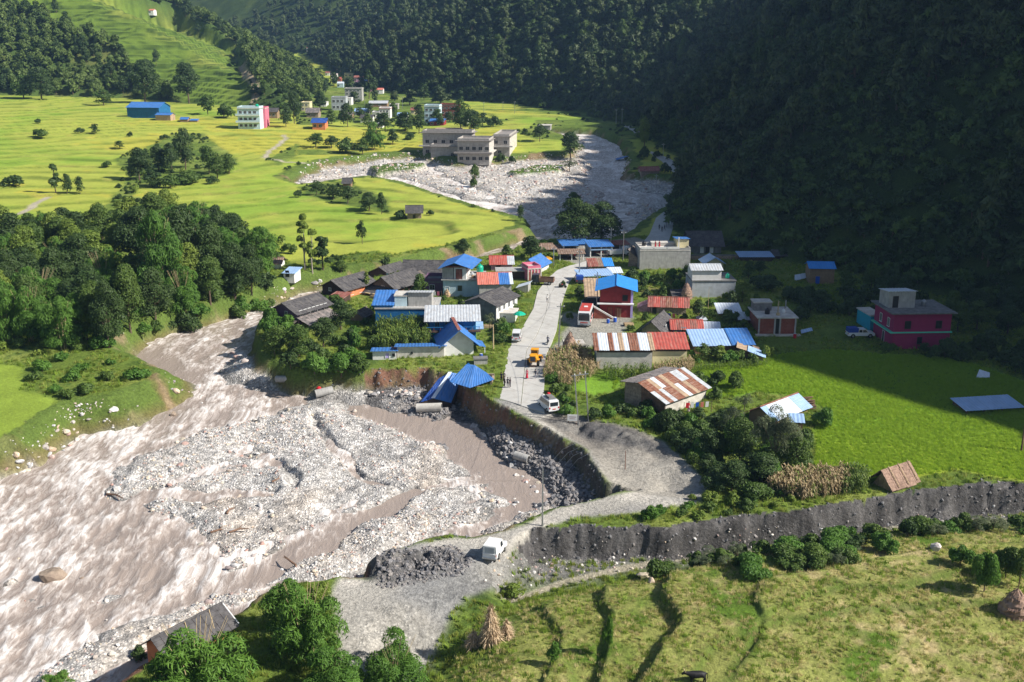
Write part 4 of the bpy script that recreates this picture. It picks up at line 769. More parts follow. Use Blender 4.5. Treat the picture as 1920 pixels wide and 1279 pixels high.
house(1322, 505, 34, 4, 5, 12, 'cream_wall', ('gy', 'light_blue_tin', 1.2, .5), 'small house with pale blue gable roof behind the white walled house')
root, W_, h_, s_ = house(1297, 558, 81, 1, 8, 30, 'grey_wall', ('flat', 'dark_concrete', 0, .15), 'whitewashed house with set back upper room and pale tin roof', key='gg', wins=[('r', .4, 1.2, .9, 1)], blocks=[(-.01, .66, 0.05, 5.5, -1, 2.2, 'white_wall', ('gx', 'tin', .7, .35))])
root, W_, h_, s_ = house(1220, 589, 66, -8, 5, 17, 'stone_wall', ('gx', 'dull_red_tin', 1.1, .7, ['dull_red_tin', 'red_tin', 'dull_red_tin', 'rust_tin', 'dull_red_tin', 'red_tin', 'dull_red_tin']), 'low stone shed with long rusty red tin roof in the middle gardens', cat='shed', name='shed', wins=[('f', .05, .1, .7, 1.4, 'door', 'dark_wood', 'dark')])
house(1197, 584, 22, -8, 3.5, 8, 'stone_wall', ('sr', 'brown_tin', 1.0, .3), 'tiny brown roofed pen attached left of the rusty red shed', cat='shed', name='shed')
house(1349, 592, 40, 0, 4, 5, 'mud_wall', ('sb', 'pale_tin', .9, .4), 'low byre with shining pale tin roof below the whitewashed house', cat='shed', name='shed')
house(1203, 630, 38, -22, 8, 13, 'yellow_stone', ('gy', 'slate', 1.7, .9), 'yellow stone house with wide dark slate roof', wins=[('r', .3, 1, .7, .8)])
house(1262, 627, 52, -3, 4.5, 12, 'blue_wall', ('gx', 'red_tin', 1.0, .6, ['red_tin', 'dull_red_tin', 'red_tin', 'dull_red_tin', 'red_tin']), 'blue walled house with weathered red tin roof', wins=[('f', .3, .5, .8, .8, 'window', 'turquoise_wall', 'dark')])
house(1311, 606, 13, 0, 2, 6, 'white_wall', ('hip', 'pale_tin', .8, .3), 'tiny white hipped roof kiosk beyond the blue walled house', cat='hut', name='hut')
house(1320, 626, 28, -6, 3, 7, 'plank', ('sb', 'pale_tin', .7, .4), 'little plank hut with white tin roof beside the blue walled house', cat='hut', name='hut')
house(1118, 692, 104, 0, 5, 37, 'pale_concrete', ('sb', 'tin', 1.3, .45, ['rust_tin', 'pale_tin', 'pale_tin', 'rust_tin', 'pale_tin', 'tan_tin', 'pale_tin', 'rust_tin', 'rust_tin', 'pale_tin', 'pale_tin', 'tan_tin']), 'long whitish shed with rust striped tin roof beside the road', cat='shed', name='long_shed', key='nn')
r, W_, h_ = HOUSES['nn'][:3]; box_part(r, 'upper_band', .05, W_ - .02, -.03, -.004, h_ - .55, h_ - .02, 'dark_wood'); box_part(r, 'door_leaf', -.03, -.005, .4, 1.5, .2, 2.2, 'green_plastic')
house(1223, 683, 64, 0, 5, 30, 'cream_wall', ('sb', 'red_tin', 1.3, .45), 'cream shed with plain bright red tin roof', cat='shed', name='long_shed', key='nr')
r, W_, h_ = HOUSES['nr'][:3]; box_part(r, 'upper_band', .05, W_ - .05, -.03, -.004, h_ - .55, h_ - .02, 'dark_wood')
house(1303, 664, 72, 4, 5, 17, 'plank', ('sb', 'light_blue_tin', 1.3, .5), 'shed with long pale blue tin roof behind climbing plants', cat='shed', name='shed')
house(1376, 662, 34, 4, 5, 17, 'plank', ('sb', 'blue_tin', 1.3, .5), 'shed with deep blue tin roof at the end of the blue roofed row', cat='shed', name='shed')
house(1384, 672, 34, -14, 4, 12, 'mud_wall', ('sl', 'tan_tin', .8, .4), 'brown roofed lean-to below the deep blue roof', cat='shed', name='shed')
house(1405, 676, 26, -14, 3, 9, 'mud_wall', ('sl', 'light_blue_tin', .8, .4), 'small lean-to with bright pale roof at the edge of the rice field', cat='shed', name='shed')
root, W_, h_, s_ = house(1421, 627, 70, 0, 8, 30, 'brick', ('flat', 'pale_concrete', 0, .35), 'unfinished brick house with concrete pillars and cluttered flat roof', key='pp', blocks=[(.02, .50, 5.0, 7.8, -1, 1.5, 'dark_concrete', ('flat', 'pale_concrete', 0, .15))])
for u in (.0, .42, .56, .97): box_part(root, 'pillar', W_ * u - .05, W_ * u + .25, -.15, -.004, 0, h_, 'concrete')
box_part(root, 'doorway', W_ * .46, W_ * .56, -.06, -.003, 0, h_ - .02, 'dark'); box_part(root, 'plinth', -.6, W_ + .8, -1.2, -.16, -1, .15, 'pale_concrete')
box_part(root, 'column', W_ * .6, W_ * .62, 3, 3.3, h_ + .23, h_ + 2.6, 'pale_wood'); box_part(root, 'column', W_ * .95, W_ * .97, 7, 7.3, h_ + .23, h_ + 1.8, 'concrete')
house(1517, 532, 46, -4, 5, 29, 'mud_wall', ('gx', 'bright_blue_tin', .9, .35), 'mud walled house with blue roof and blue door in the mountain shade', wins=[('f', .26, .05, .8, 1.6, 'door', 'blue_plastic', 'blue_plastic')])
root, W_, h_, s_ = house(1671, 655, 107, 3, 9, 66, 'magenta_wall', ('flat', 'dark_concrete', 0, .7), 'magenta two storey house with green band and flat roof in the shade', wins=[('f', .20, 3.9, 1.0, 1.3, 'window', 'dark', 'dark'), ('f', .74, 3.9, 1.0, 1.3, 'window', 'dark', 'dark'), ('f', .44, 1.0, .8, 1.2, 'window', 'dark', 'dark'), ('l', .2, 3.8, .9, 1.5, 'window', 'white_paint', 'glass'), ('l', .6, 3.8, .9, 1.5, 'window', 'white_paint', 'glass'), ('l', .4, .4, .9, 2, 'door', 'white_paint', 'dark')],
      blocks=[(.02, .48, 3.5, 8, -1, 2.6, 'concrete', ('sf', 'pale_tin', .5, .25), [('f', .16, .05, .9, 2.1, 'door', 'dark_wood', 'dark')])], key='tt')
box_part(root, 'floor_band', -.6, W_ + .2, -.35, 9.1, 3.05, 3.25, 'mint_trim')
house(1630, 622, 22, 6, 6, 29, 'turquoise_wall', ('flat', 'pale_concrete', 0, .2), 'narrow turquoise shop joined to the magenta house', cat='shop', name='shop', wins=[('f', .45, .05, 1.0, 2.2, 'door', 'blue_plastic', 'dark')])
house(1262, 560, 20, 0, 3, 5, 'dark_wood', ('sb', 'slate', .6, .3), 'low dark shed behind the rusty red shed on the dry plot', cat='shed', name='shed')
house(1386, 606, 24, -4, 3, 7, 'plank', ('sb', 'tin', .6, .3), 'small plank shed with grey tin roof left of the brick house', cat='shed', name='shed')
house(655, 600, 26, -20, 4, 8, 'mud_wall', ('gy', 'brown_slate', .9, .4), 'little brown roofed hut among the trees behind the purple house', cat='hut', name='hut')
house(1012, 474, 24, 6, 4, 7, 'mud_wall', ('gx', 'brown_tin', 1.0, .4), 'small brown roofed house beside the dark bushy tree', cat='hut', name='hut')
house(1352, 648, 20, 3, 3, 6, 'plank', ('sb', 'dull_red_tin', .5, .3), 'tiny red roofed coop behind the pale blue roofed shed', cat='hut', name='hut')
house(1144, 520, 22, 6, 3, 8, 'white_wall', ('sb', 'pale_tin', .6, .3), 'small white stall with pale roof above the red and blue house', cat='stall', name='stall')
house(862, 498, 24, 2, 4, 8, 'mud_wall', ('gx', 'tan_tin', 1.0, .3), 'tan roofed shed on the river side behind the pale blue house', cat='shed', name='shed')
house(1450, 486, 26, -4, 4, 7, 'dark_wood', ('gx', 'slate', 1.0, .4), 'dark hut in the shade at the end of the dim blue roofed shed', cat='hut', name='hut')
# near right, by the rice field
root, W_, h_, s_ = house(1171, 754, 76, -46, 10.5, 40, 'open', None, 'stone and plank barn with rust striped tin slope and worn slates', cat='barn', name='barn', key='xx')
xr = W_ * .40; zl, zr_, ze = h_ * .97, h_ * 1.12, h_ * .60; D_ = 10.5
MB().add([(0, 0, -1.5), (xr, 0, -1.5), (xr, 0, zr_), (0, 0, zl), (0, D_, -1.5), (xr, D_, -1.5), (xr, D_, zr_), (0, D_, zl)], [(0, 1, 2, 3), (5, 4, 7, 6), (4, 0, 3, 7), (3, 2, 6, 7)]).build('stone_wall', M['stone_wall'], root)
MB().add([(xr, .05, -1.5), (W_, .05, -1.5), (W_, .05, ze), (xr, .05, zr_), (xr, D_, -1.5), (W_, D_, -1.5), (W_, D_, ze), (xr, D_, zr_)], [(0, 1, 2, 3), (5, 4, 7, 6), (1, 5, 6, 2), (3, 2, 6, 7)]).build('wall', M['pale_concrete'], root)
roof_panel(root, (-.6, D_ + .3, zl + .0), (-.6, -.6, zl + .0), (xr, -.6, zr_ + .08), (xr, D_ + .3, zr_ + .08), 'old_slate', 'slate')
kk = (ze - zr_) / (W_ - xr); RS = ['tin', 'rust_tin', 'tin', 'rust_tin', 'rust_tin', 'tan_tin', 'pale_tin', 'rust_tin', 'tan_tin', 'rust_tin', 'rust_tin', 'tin']
for q in range(2):
    xa, xb = (W_ + .7, xr + (W_ - xr) * .45) if q == 0 else (xr + (W_ - xr) * .5, xr - .15); z_ = lambda x: zr_ + kk * (x - xr) + .10 + .05 * q
    roof_panel(root, (xa, -.7, z_(xa)), (xa, D_ + .6, z_(xa)), (xb, D_ + .6, z_(xb)), (xb, -.7, z_(xb)), 'rust_tin', 'tin', RS if q == 0 else RS[3:] + RS[:3])
for i in range(14):
    x = xr + .1 + i * (W_ - xr - .15) / 14; wd = (W_ - xr) / 14 - .04; box_part(root, 'plank', x, x + wd, -.04 - .02 * (i % 2), .045, -.6, zr_ + kk * (x + wd - xr) - .05, 'plank')
root, W_, h_, s_ = house(1404, 790, 46, -48, 9, 20, 'mud_wall', ('gy', 'rust_tin', 1.3, .6, [['rust_tin', 'tan_tin', 'rust_tin', 'tan_tin', 'rust_tin', 'rust_tin', 'dull_red_tin'], ['light_blue_tin'] + ['pale_tin'] * 4 + ['light_blue_tin'] * 2]), 'farmhouse behind the willow like tree with rusty and pale roof slopes', cat='house')
house(1482, 812, 22, -10, 2.2, 22, 'plank', ('sb', 'light_blue_tin', .4, .3), 'narrow wooden privy with pale blue tin top at the rice field corner', cat='hut', name='hut')
# lower left corner
root, W_, h_, s_ = house(414, 1200, 12, 44, 9, 20, 'orange_wall', None, 'x') if False else (None,) * 4
# ------------------------------------------------------------------ far buildings
def merge(main, other):
    bpy.context.view_layer.update(); T_ = main.matrix_world.inverted() @ other.matrix_world
    for ch in list(other.children): ch.parent = main; ch.matrix_basis = T_ @ ch.matrix_basis
    bpy.data.objects.remove(other)
def rowwin(n, v, w=1.5, h=1.3, a=.06, b=.94, face='f'): return [(face, a + (b - a) * i / max(1, n - 1) * .93, v, w, h, 'window', 'concrete', 'dark') for i in range(n)]
sc_, W_, h_, s_ = house(858, 304, 59, -7, 14, 38, 'school_wall', ('flat', 'school_slab', .8, .9), 'unfinished grey concrete school blocks standing in the flood debris', cat='building', name='school_building', wins=rowwin(5, .9) + rowwin(5, 5.0) + [('r', .1 + .2 * i, 5, 1.4, 1.2, 'window', 'concrete', 'dark') for i in range(4)])
box_part(sc_, 'ledge', -1.4, W_ + 1.3, -1.5, -.004, 3.6, 4.2, 'school_slab'); box_part(sc_, 'ledge', W_ + .004, W_ + 1.3, 0, 14, 3.6, 4.1, 'pale_concrete'); box_part(sc_, 'side_wall', W_, W_ + .12, 0, 14, 0, h_, 'pale_concrete')
o, W_, h_, s_ = house(793, 291, 92, -7, 9, 40, 'school_wall', ('flat', 'school_slab', .8, 1.0), '', wins=rowwin(6, 5.2) + rowwin(6, 1.0)); box_part(o, 'ledge', -1.4, W_ + .8, -1.5, -.004, 3.8, 4.3, 'concrete'); merge(sc_, o)
o, W_, h_, s_ = house(808, 297, 50, -7, 9, 21, 'school_wall', ('flat', 'school_slab', .8, .9), '', wins=[('f', .75, 1, 1.4, 1.3, 'window', 'concrete', 'dark')]); merge(sc_, o)
o, W_, h_, s_ = house(925, 292, 30, -7, 26, 34, 'school_wall', ('flat', 'school_slab', .8, .8), '', wins=rowwin(2, 5.0, b=.7) + [('f', .3, 1, 1.4, 1.2, 'window', 'concrete', 'dark')]); box_part(o, 'ledge', -.6, W_ + 1.5, -1.4, -.004, 3.7, 4.2, 'concrete'); box_part(o, 'side_wall', W_, W_ + .12, 0, 26, 0, h_, 'pale_concrete'); merge(sc_, o)
def far(px, py, W, H_, wall, roof, label, rot=0, D=8, cat='house', n=2, storeys=1, name='house', fl=3.0, **k):
    g = G(px, py); s = scale_at(g); hm = H_ / s; w = []
    for q in range(storeys):
        for i in range(n): w.append(('f', .08 + .86 * i / max(1, n), hm / storeys * (q + .35), min(1.4, W / s / n * .5), hm / storeys * .4, 'window', 'white_paint', 'dark'))
    return house(px, py, W, rot, D, H_, wall, roof, label, cat, name, wins=w, **k)
r_, W_, h_, s_ = far(447, 242, 41, 36, 'pale_blue_wall', ('flat', 'pale_concrete', .8, .4), 'three storey pale blue house on the terraced fields', D=9, n=4, storeys=3)
for q in (1, 2): box_part(r_, 'balcony', -.8, W_ + .2, -1.1, -.004, h_ * q / 3 - .1, h_ * q / 3 + .15, 'white_paint'); box_part(r_, 'balcony_rail', -.8, W_ + .2, -1.1, -.98, h_ * q / 3 + .16, h_ * q / 3 + .9, 'pale_blue_wall')
MB().lathe([(.8, 0), (.8, 1.4), (.3, 1.8)], 10, (W_ * .85, 3, h_ + .23)).build('rooftop_tank', M['green_plastic'], r_)
far(488, 240, 11, 34, 'pink_wall', ('flat', 'pale_concrete', .6, .1), 'narrow pink three storey house joined to the pale blue one', n=1, storeys=3)
far(502, 222, 18, 12, 'mud_wall', ('gx', 'slate', 1.6, .6), 'dark roofed mud house right behind the pink house', D=6)
r_, W_, h_, s_ = house(239, 219, 60, -10, 12, 17, 'blue_wall', ('gx', 'blue_tin', 2.2, .5), 'big blue tin warehouse at the upper edge of the rice terraces', cat='warehouse', name='warehouse')
house(292, 226, 28, -10, 5, 10, 'tan_tin', ('gx', 'blue_tin', .8, .3), 'small brown hut with blue roof in front of the blue warehouse', cat='hut', name='hut')
house(338, 229, 14, 0, 4, 5, 'mud_wall', ('gx', 'blue_tin', .8, .3), 'low hut with dark blue roof in the fields right of the warehouse', cat='hut', name='hut')
house(356, 229, 14, 0, 3, 3, 'mud_wall', ('sb', 'blue_tin', .5, .2), 'flat blue tarpaulin shelter in the fields right of the warehouse', cat='shelter', name='shelter')
house(764, 411, 26, 4, 5, 13, 'stone_wall', ('gx', 'slate', 1.6, .7), 'dark roofed field hut standing alone in the yellow green rice', cat='hut', name='hut', wins=[('f', .4, .1, .7, 1.2, 'door', 'dark_wood', 'dark')])
house(643, 351, 15, 0, 4, 8, 'mud_wall', ('gx', 'slate', 1.4, .5), 'small dark field hut beside the clump of shrubs in the rice', cat='hut', name='hut')
FARB = [(565, 208, 16, 14, 'cream_wall', ('flat', 'pale_concrete', .4, .2), 'cream two storey house at the left of the far town', 2, 2), (622, 207, 27, 22, 'grey_wall', ('flat', 'concrete', .5, .1), 'big grey block building in the far town', 3, 2), (643, 197, 16, 11, 'white_wall', ('flat', 'pale_concrete', .4, .1), 'white house behind the big grey block of the far town', 2, 1),
 (586, 243, 24, 13, 'orange_wall', ('gx', 'dark_blue_tin', 1.6, .8), 'orange walled house with turquoise base beside the green fields', 2, 1), (575, 220, 22, 9, 'stone_wall', ('gx', 'old_slate', 2, .6), 'low stone house with grey thatched looking roof in the far town', 1, 1), (698, 222, 14, 10, 'white_wall', ('flat', 'concrete', .4, .2), 'small white house left of the white villa', 1, 1), (711, 222, 21, 17, 'white_wall', ('flat', 'dull_red_tin', .5, .3), 'white two storey villa with reddish roof terrace', 3, 2),
 (665, 216, 26, 7, 'concrete', ('gx', 'light_blue_tin', 1.2, .4), 'long grey shed with dim blue roof in the far town', 2, 1), (676, 230, 22, 8, 'white_wall', ('gx', 'slate', 1.4, .4), 'dark roofed white cottage among the trees of the far town', 1, 1), (692, 200, 34, 6, 'mud_wall', ('gx', 'tin', 1.2, .4), 'long grey roofed barn at the foot of the wooded slope', 2, 1),
 (796, 232, 28, 30, 'pale_blue_wall', ('flat', 'pale_concrete', .8, .2), 'tall pale blue house with white balconies beyond the school', 3, 3), (826, 225, 34, 26, 'brick', ('flat', 'concrete', .6, .1), 'large bare brick building beyond the school', 4, 3), (806, 236, 26, 8, 'red_wall', ('gx', 'blue_tin', 1, .4), 'red fronted hut with blue roof before the tall houses', 2, 1),
 (815, 250, 48, 7, 'tan_tin', ('flat', 'tan_tin', 0, .2), 'row of makeshift stalls in front of the brick building', 4, 1), (1008, 240, 24, 4, 'concrete', ('flat', 'pale_concrete', 0, .3), 'low concrete shelter on the far river bank', 2, 1),
 (647, 190, 32, 22, 'concrete', ('flat', 'pale_concrete', .4, .3), 'four storey unfinished frame building in the far town', 4, 4), (646, 150, 18, 11, 'cream_wall', ('flat', 'concrete', .3, .2), 'cream house at the top of the far town', 2, 2), (664, 158, 16, 12, 'lilac_pink_wall', ('gx', 'dull_red_tin', 1.2, .3), 'pinkish house with red roof in the far town', 2, 2), (678, 160, 14, 8, 'pale_blue_wall', ('gx', 'light_blue_tin', 1, .3), 'pale blue roofed house in the far town', 1, 1),
 (621, 148, 10, 8, 'white_wall', ('flat', 'dull_red_tin', .3, .2), 'small white house with red top on the left spur', 1, 1), (610, 142, 8, 5, 'white_wall', ('gx', 'dull_red_tin', 1, .2), 'tiny white cottage at the tip of the left spur', 1, 1), (629, 153, 10, 5, 'brick', ('gx', 'red_tin', 1, .2), 'little red roofed house at the left of the far town', 1, 1),
 (733, 150, 14, 8, 'white_wall', ('gx', 'coral_tin', 1.2, .3), 'white house with coral roof below the far forest', 2, 1), (746, 148, 10, 8, 'cream_wall', ('gx', 'dull_red_tin', 1.2, .3), 'cream house with dark red roof below the far forest', 1, 1), (718, 152, 9, 5, 'grey_wall', ('flat', 'concrete', 0, .2), 'small grey house below the far forest', 1, 1),
 (667, 44, 16, 9, 'turquoise_wall', ('flat', 'light_blue_tin', 0, .2), 'turquoise house high on the forested far slope', 2, 2), (575, 97, 9, 7, 'white_wall', ('gx', 'red_tin', 1, .2), 'white house with red roof on the dark slope behind the spur', 1, 1), (588, 108, 10, 4, 'lilac_pink_wall', ('gx', 'dull_red_tin', 1, .2), 'pinkish cottage on the dark slope behind the spur', 1, 1), (279, 26, 9, 6, 'white_wall', ('gx', 'coral_tin', 1, .2), 'tiny white house with red roof high on the left hill', 1, 1),
 (730, 205, 16, 8, 'concrete', ('flat', 'pale_concrete', .3, .2), 'low concrete block at the right of the far town', 2, 1), (600, 200, 12, 7, 'white_wall', ('flat', 'concrete', .2, .2), 'small white house between the cream and grey town houses', 1, 1), (655, 168, 12, 7, 'white_wall', ('gx', 'tin', 1, .2), 'white tin roofed house below the pinkish one', 1, 1), (684, 172, 12, 6, 'lilac_pink_wall', ('flat', 'concrete', .2, .2), 'small pinkish house right of the frame building', 1, 1), (632, 164, 12, 7, 'pale_blue_wall', ('gx', 'pale_tin', 1, .2), 'pale blue house left of the frame building', 1, 1), (640, 224, 20, 7, 'mud_wall', ('gx', 'old_slate', 1.4, .4), 'brown slate roofed house at the edge of the far town gardens', 1, 1), (745, 224, 18, 7, 'white_wall', ('gx', 'light_blue_tin', 1.2, .3), 'white house with blue roof among the dark trees', 1, 1), (770, 214, 16, 7, 'cream_wall', ('gx', 'dull_red_tin', 1.2, .3), 'cream house with dull red roof left of the tall pale blue house', 1, 1), (862, 232, 14, 8, 'white_wall', ('flat', 'concrete', .2, .2), 'small white house right of the brick building', 1, 1), (706, 176, 12, 7, 'white_wall', ('gx', 'coral_tin', 1, .2), 'white coral roofed house near the far slope', 1, 1),
 (705, 240, 12, 5, 'white_wall', ('gx', 'tin', 1, .2), 'tin roofed shed at the edge of the far paddies', 1, 1)]
for (px, py, W, H_, wall, roof, lab, n, st) in FARB: far(px, py, W, H_, wall, roof, lab, rot=-6 if px > 790 else 0, n=n, storeys=st)
# right bank ruins
house(1202, 335, 34, 6, 6, 14, 'stone_wall', ('gx', 'dull_red_tin', 1.2, .5), 'red roofed house on the undercut river bank in the shade')
t = empty('tarpaulin', G(1172, 300), math.radians(25), 'blue tarpaulin draped over a wrecked shelter on the far bank', 'tarpaulin'); MB().slab((-4.5, -1, .2), (2, -2, 2.2), (3.5, 1, 2.0), (-3.5, 2.4, .5), .06).build('sheet', M['blue_tin'], t); MB().slab((2, -2, 2.1), (5, -1.5, 2.0), (5, 1.2, .6), (3.5, 1, 1.9), .06).build('side_sheet', M['green_plastic'], t)
for q in ((-3, 0), (1, -1), (3, .5)): MB().tube((*q, -.5), (*q, 1.7 if q[0] > 0 else .5), .08).build('post', M['plank'], t)

def quadobj(name, label, cat, px, py, corners, m_, rot=0, t=.06, rib=True):
    r = empty(name, G(px, py), math.radians(rot), label, cat); mb = MB()
    (mb.corr(*corners, .5, .05, t) if rib else mb.slab(*corners, t)).build('sheet', M[m_], r); return r
# collapsed blue roofed house at the cliff edge
g = G(884, 716); r = empty('collapsed_house', g, math.radians(-8), 'collapsed house with crumpled blue roof on the cliff edge', 'collapsed house')
MB().corr((-3.2, -2.6, .7), (.4, -3.6, .1), (.3, 1.2, 2.6), (-1.2, 1.6, 2.5), .5, .05, .06).build('roof', M['blue_tin'], r); MB().corr((.4, -3.6, .1), (4.0, -1.0, .9), (2.4, .8, 1.5), (.3, 1.2, 2.6), .5, .05, .06).build('roof', M['blue_tin'], r); MB().corr((-2.9, -1.0, .7), (-3.0, 1.3, .6), (-1.0, 2.6, 2.5), (-.4, 1.4, 2.6), .5, .05, .06).build('roof', M['bright_blue_tin'], r)
for i in range(9): a = random.uniform(-2.5, 3.2); MB().tube((a, random.uniform(-3, 0), .05), (a + random.uniform(-1.5, 1.5), random.uniform(-3.4, 1), random.uniform(.1, .8)), .07, .05, 5).build('broken_beam', M['pale_wood'], r)
MB().box(.5, 3.6, 1.6, 1.9, -1, 1.0).box(3.3, 3.6, -1, 1.59, -1, .8).build('broken_wall', M['stone_wall'], r)
a, b_, c, d = G(788, 762), G(846, 764), Vector((*P(868, 700), 0)), Vector((*P(822, 706), 0))
c.z = float(base(c.x, c.y)) - .2; d.z = c.z - .3; a = a + Vector((0, 0, .7)); b_ = b_ + Vector((0, 0, .8)); org = a.copy()
r = empty('fallen_roof', org, 0, 'long blue tin roof slid down the cliff into the river bed', 'fallen roof'); mid0 = a.lerp(b_, .42) + Vector((0, .0, .75)); mid1 = d.lerp(c, .48) + Vector((0, 0, .75))
MB().corr(*[p - org for p in (a, mid0, mid1, d)], .5, .05, .07).build('roof', M['dark_blue_tin'], r); MB().corr(*[p - org for p in (mid0, b_, c, mid1)], .5, .05, .07).build('roof', M['blue_tin'], r); MB().slab(*[p - org + Vector((0, 0, .12)) for p in (mid0 - Vector((.3, 0, 0)), mid0 + Vector((.3, 0, 0)), mid1 + Vector((.3, 0, 0)), mid1 - Vector((.3, 0, 0)))], .08).build('ridge_sheet', M['pale_tin'], r)
MB().add([tuple(p - org - Vector((0, 0, .12))) for p in (a, mid0, b_, a - Vector((0, 0, 1.4)), b_ - Vector((0, 0, 1.4)), d, mid1, c)] + [tuple(d - org - Vector((0, 0, 2))), tuple(c - org - Vector((0, 0, 2)))], [(0, 1, 2, 4, 3), (0, 3, 8, 5), (2, 7, 9, 4)]).build('wall', M['dark_wood'], r)
# pipes and debris
def pipe(px, py, L, rad, rz, tilt, label, m_='concrete'):
    g = G(px, py); r = empty('concrete_pipe', g + Vector((0, 0, rad * .7)), math.radians(rz), label, 'pipe'); d = Vector((L / 2, 0, L / 2 * math.sin(math.radians(tilt)))); n = 20; vs = []; fs = []
    u = Vector((0, 1, 0)); w = d.normalized().cross(u)
    for k, (e, rr) in enumerate(((-1, rad), (1, rad), (1, rad * .8), (-1, rad * .8))):
        for i in range(n): t = 2 * math.pi * i / n; vs.append(d * e + u * rr * math.cos(t) + w * rr * math.sin(t))
    for k in range(4):
        for i in range(n): fs.append((k * n + i, k * n + (i + 1) % n, ((k + 1) % 4) * n + (i + 1) % n, ((k + 1) % 4) * n + i))
    MB().add(vs, fs).build('pipe_wall', M[m_], r)
pipe(978, 862, 2.3, .62, -28, -6, 'broken grey concrete pipe lying among rocks below the cliff')
pipe(608, 740, 3.0, .7, 20, 8, 'fallen dark concrete pipe in the rubble at the river edge')
pipe(805, 770, 4.2, .75, -6, 4, 'pale round concrete piece under the fallen blue roof', 'pale_concrete')
pipe(530, 715, 2.4, .6, -18, 5, 'grey pipe piece on the stony bank below the bushes')
t = empty('bag', G(598, 733), 0, 'red plastic bag caught in rocks beside the dark pipe', 'bag'); MB().lathe([(.35, 0), (.5, .3), (.4, .6), (.12, .8)], 8).build('bag_body', M['cloth_red'], t)
quadobj('tin_sheet', 'torn white tin sheet lying in the shaded field', 'tin sheet', 1842, 706, ((-1.6, -.8, .1), (.6, -1.2, .2), (1.5, .4, .5), (.0, 1.2, .9)), 'pale_tin', 6)
house(1812, 778, 92, 6, 4, 6, 'open', None, 'x') if False else None
rt, W_, h_ = open_shed(1812, 776, 100, 10, 3.6, 8, 'light_blue_tin', 'low shed with pale tin roof in the shade at the right edge', post='plank', back='plank', n=4, rise=.6)
quadobj('tin_sheet', 'bent tin sheet leaning beside the mud walled house', 'tin sheet', 1500, 526, ((-1.6, -.6, .1), (1.4, -.2, .6), (1.6, .9, 1.5), (-1.0, .8, 1.2)), 'pale_tin', 10)
quadobj('tin_sheet', 'tin sheet on poles beside the brick house yard', 'tin sheet', 1512, 626, ((-1.4, -.4, .3), (1.2, -.3, .6), (1.4, .5, 1.0), (-1.0, .5, .7)), 'light_blue_tin', 20)
# hut in the lower left corner, its long roof running away from us
g = G(420, 1200); r = empty('riverside_hut', g, math.radians(54), 'dark slate roofed riverside hut with orange end wall in the lower left corner', 'hut')
shell(r, -6.5, .8, 0, 3.6, 0, 1.6, 'orange_wall', ('gx', 'slate', 1.3, .7)); MB().tube((1.55, -.6, 1.3), (1.55, 1.8, 2.9), .07).tube((1.55, 4.2, 1.3), (1.55, 1.8, 2.9), .07).build('bargeboard', M['white_paint'], r)
for i, (u, v) in enumerate(((-4, -.2), (-1, .1))): MB().tube((u, v, 1.75), (u + .8, 1.8, 3.05), .05, .04, 5).build('roof_pole', M['pale_wood'], r)

# ------------------------------------------------------------------ poles and wires
def pole(px, py, Hp, label, name='utility_pole', m_='steel', r0=.14, arm=True, lean=0, armw=1.0, hm=None):
    g = G(px, py); s = scale_at(g); h = hm or Hp / s / .96; t = empty(name, g, 0, label, 'utility pole', None); top = Vector((lean, 0, h))
    MB().tube((0, 0, -.5), top, r0, r0 * .6, 8).build('mast', M[m_], t)
    if arm: MB().box(top.x - armw, top.x + armw, -.06, .06, h - .7, h - .58).build('cross_arm', M['steel'], t); [MB().lathe([(.05, 0), (.08, .1), (.04, .22)], 6, (top.x + q * armw * .85, 0, h - .578)).build('insulator', M['white_paint'], t) for q in (-1, 0, 1)]
    return t, g + top
g1, g2 = G(1085, 797), G(1104, 790); t = empty('power_line_frame', g1, 0, 'tall twin pole power frame leaning beside the broken road', 'utility pole'); d = g2 - g1; h1 = 94 / scale_at(g1) / .96
p1 = Vector((-.75, 0, h1)); p2 = d + Vector((-.7, 0, h1 - .2 - d.z * 0)); MB().tube((0, 0, -.5), p1, .11, .08, 8).build('mast', M['steel'], t); MB().tube(d - Vector((0, 0, .5)), p2, .11, .08, 8).build('mast', M['steel'], t); MB().tube(p1 + Vector((-.5, 0, -.15)), p2 + Vector((.5, 0, -.15)), .07, n=6).build('cross_arm', M['steel'], t)
for q in (.0, .5, 1.0): v = p1.lerp(p2, q); MB().lathe([(.05, 0), (.09, .12), (.04, .3)], 6, (v.x, v.y, v.z - .06)).build('insulator', M['white_paint'], t)
PT = g1 + p1
_, P1 = pole(1017, 986, 112, 'slim pole standing on the mud bank above the white jeep', r0=.12, arm=False)
_, P2 = pole(1119, 584, 72, 'grey power pole behind the parked bus', armw=.7); _, P3 = pole(1047, 656, 86, 'thin power pole on the right edge of the concrete road', armw=.7, lean=.3); _, P4 = pole(925, 657, 48, 'short pole with lamp at the left road edge', arm=False, m_='pale_wood'); _, P5 = pole(1038, 500, 36, 'power pole at the road bend before the round tree', armw=.6)
_, P6 = pole(1086, 525, 56, 'power pole beside the pale blue roadside shelter', armw=.6); _, P7 = pole(1168, 490, 56, 'dark pole next to the white lorry', armw=.6, m_='dark_concrete'); _, P8 = pole(1145, 470, 42, 'pole behind the blue roofed garage', armw=.6)
_, P9 = pole(1915, 846, 78, 'weathered wooden pole at the right edge of the rice field', m_='plank', arm=False, r0=.16)
pole(1172, 880, 36, 'thin reddish stake in the grey mud slope', name='stake', m_='rust_frame', r0=.06, arm=False)
pole(1327, 590, 50, 'thin bamboo pole in front of the whitewashed house', name='bamboo_pole', m_='pale_wood', r0=.05, arm=False)
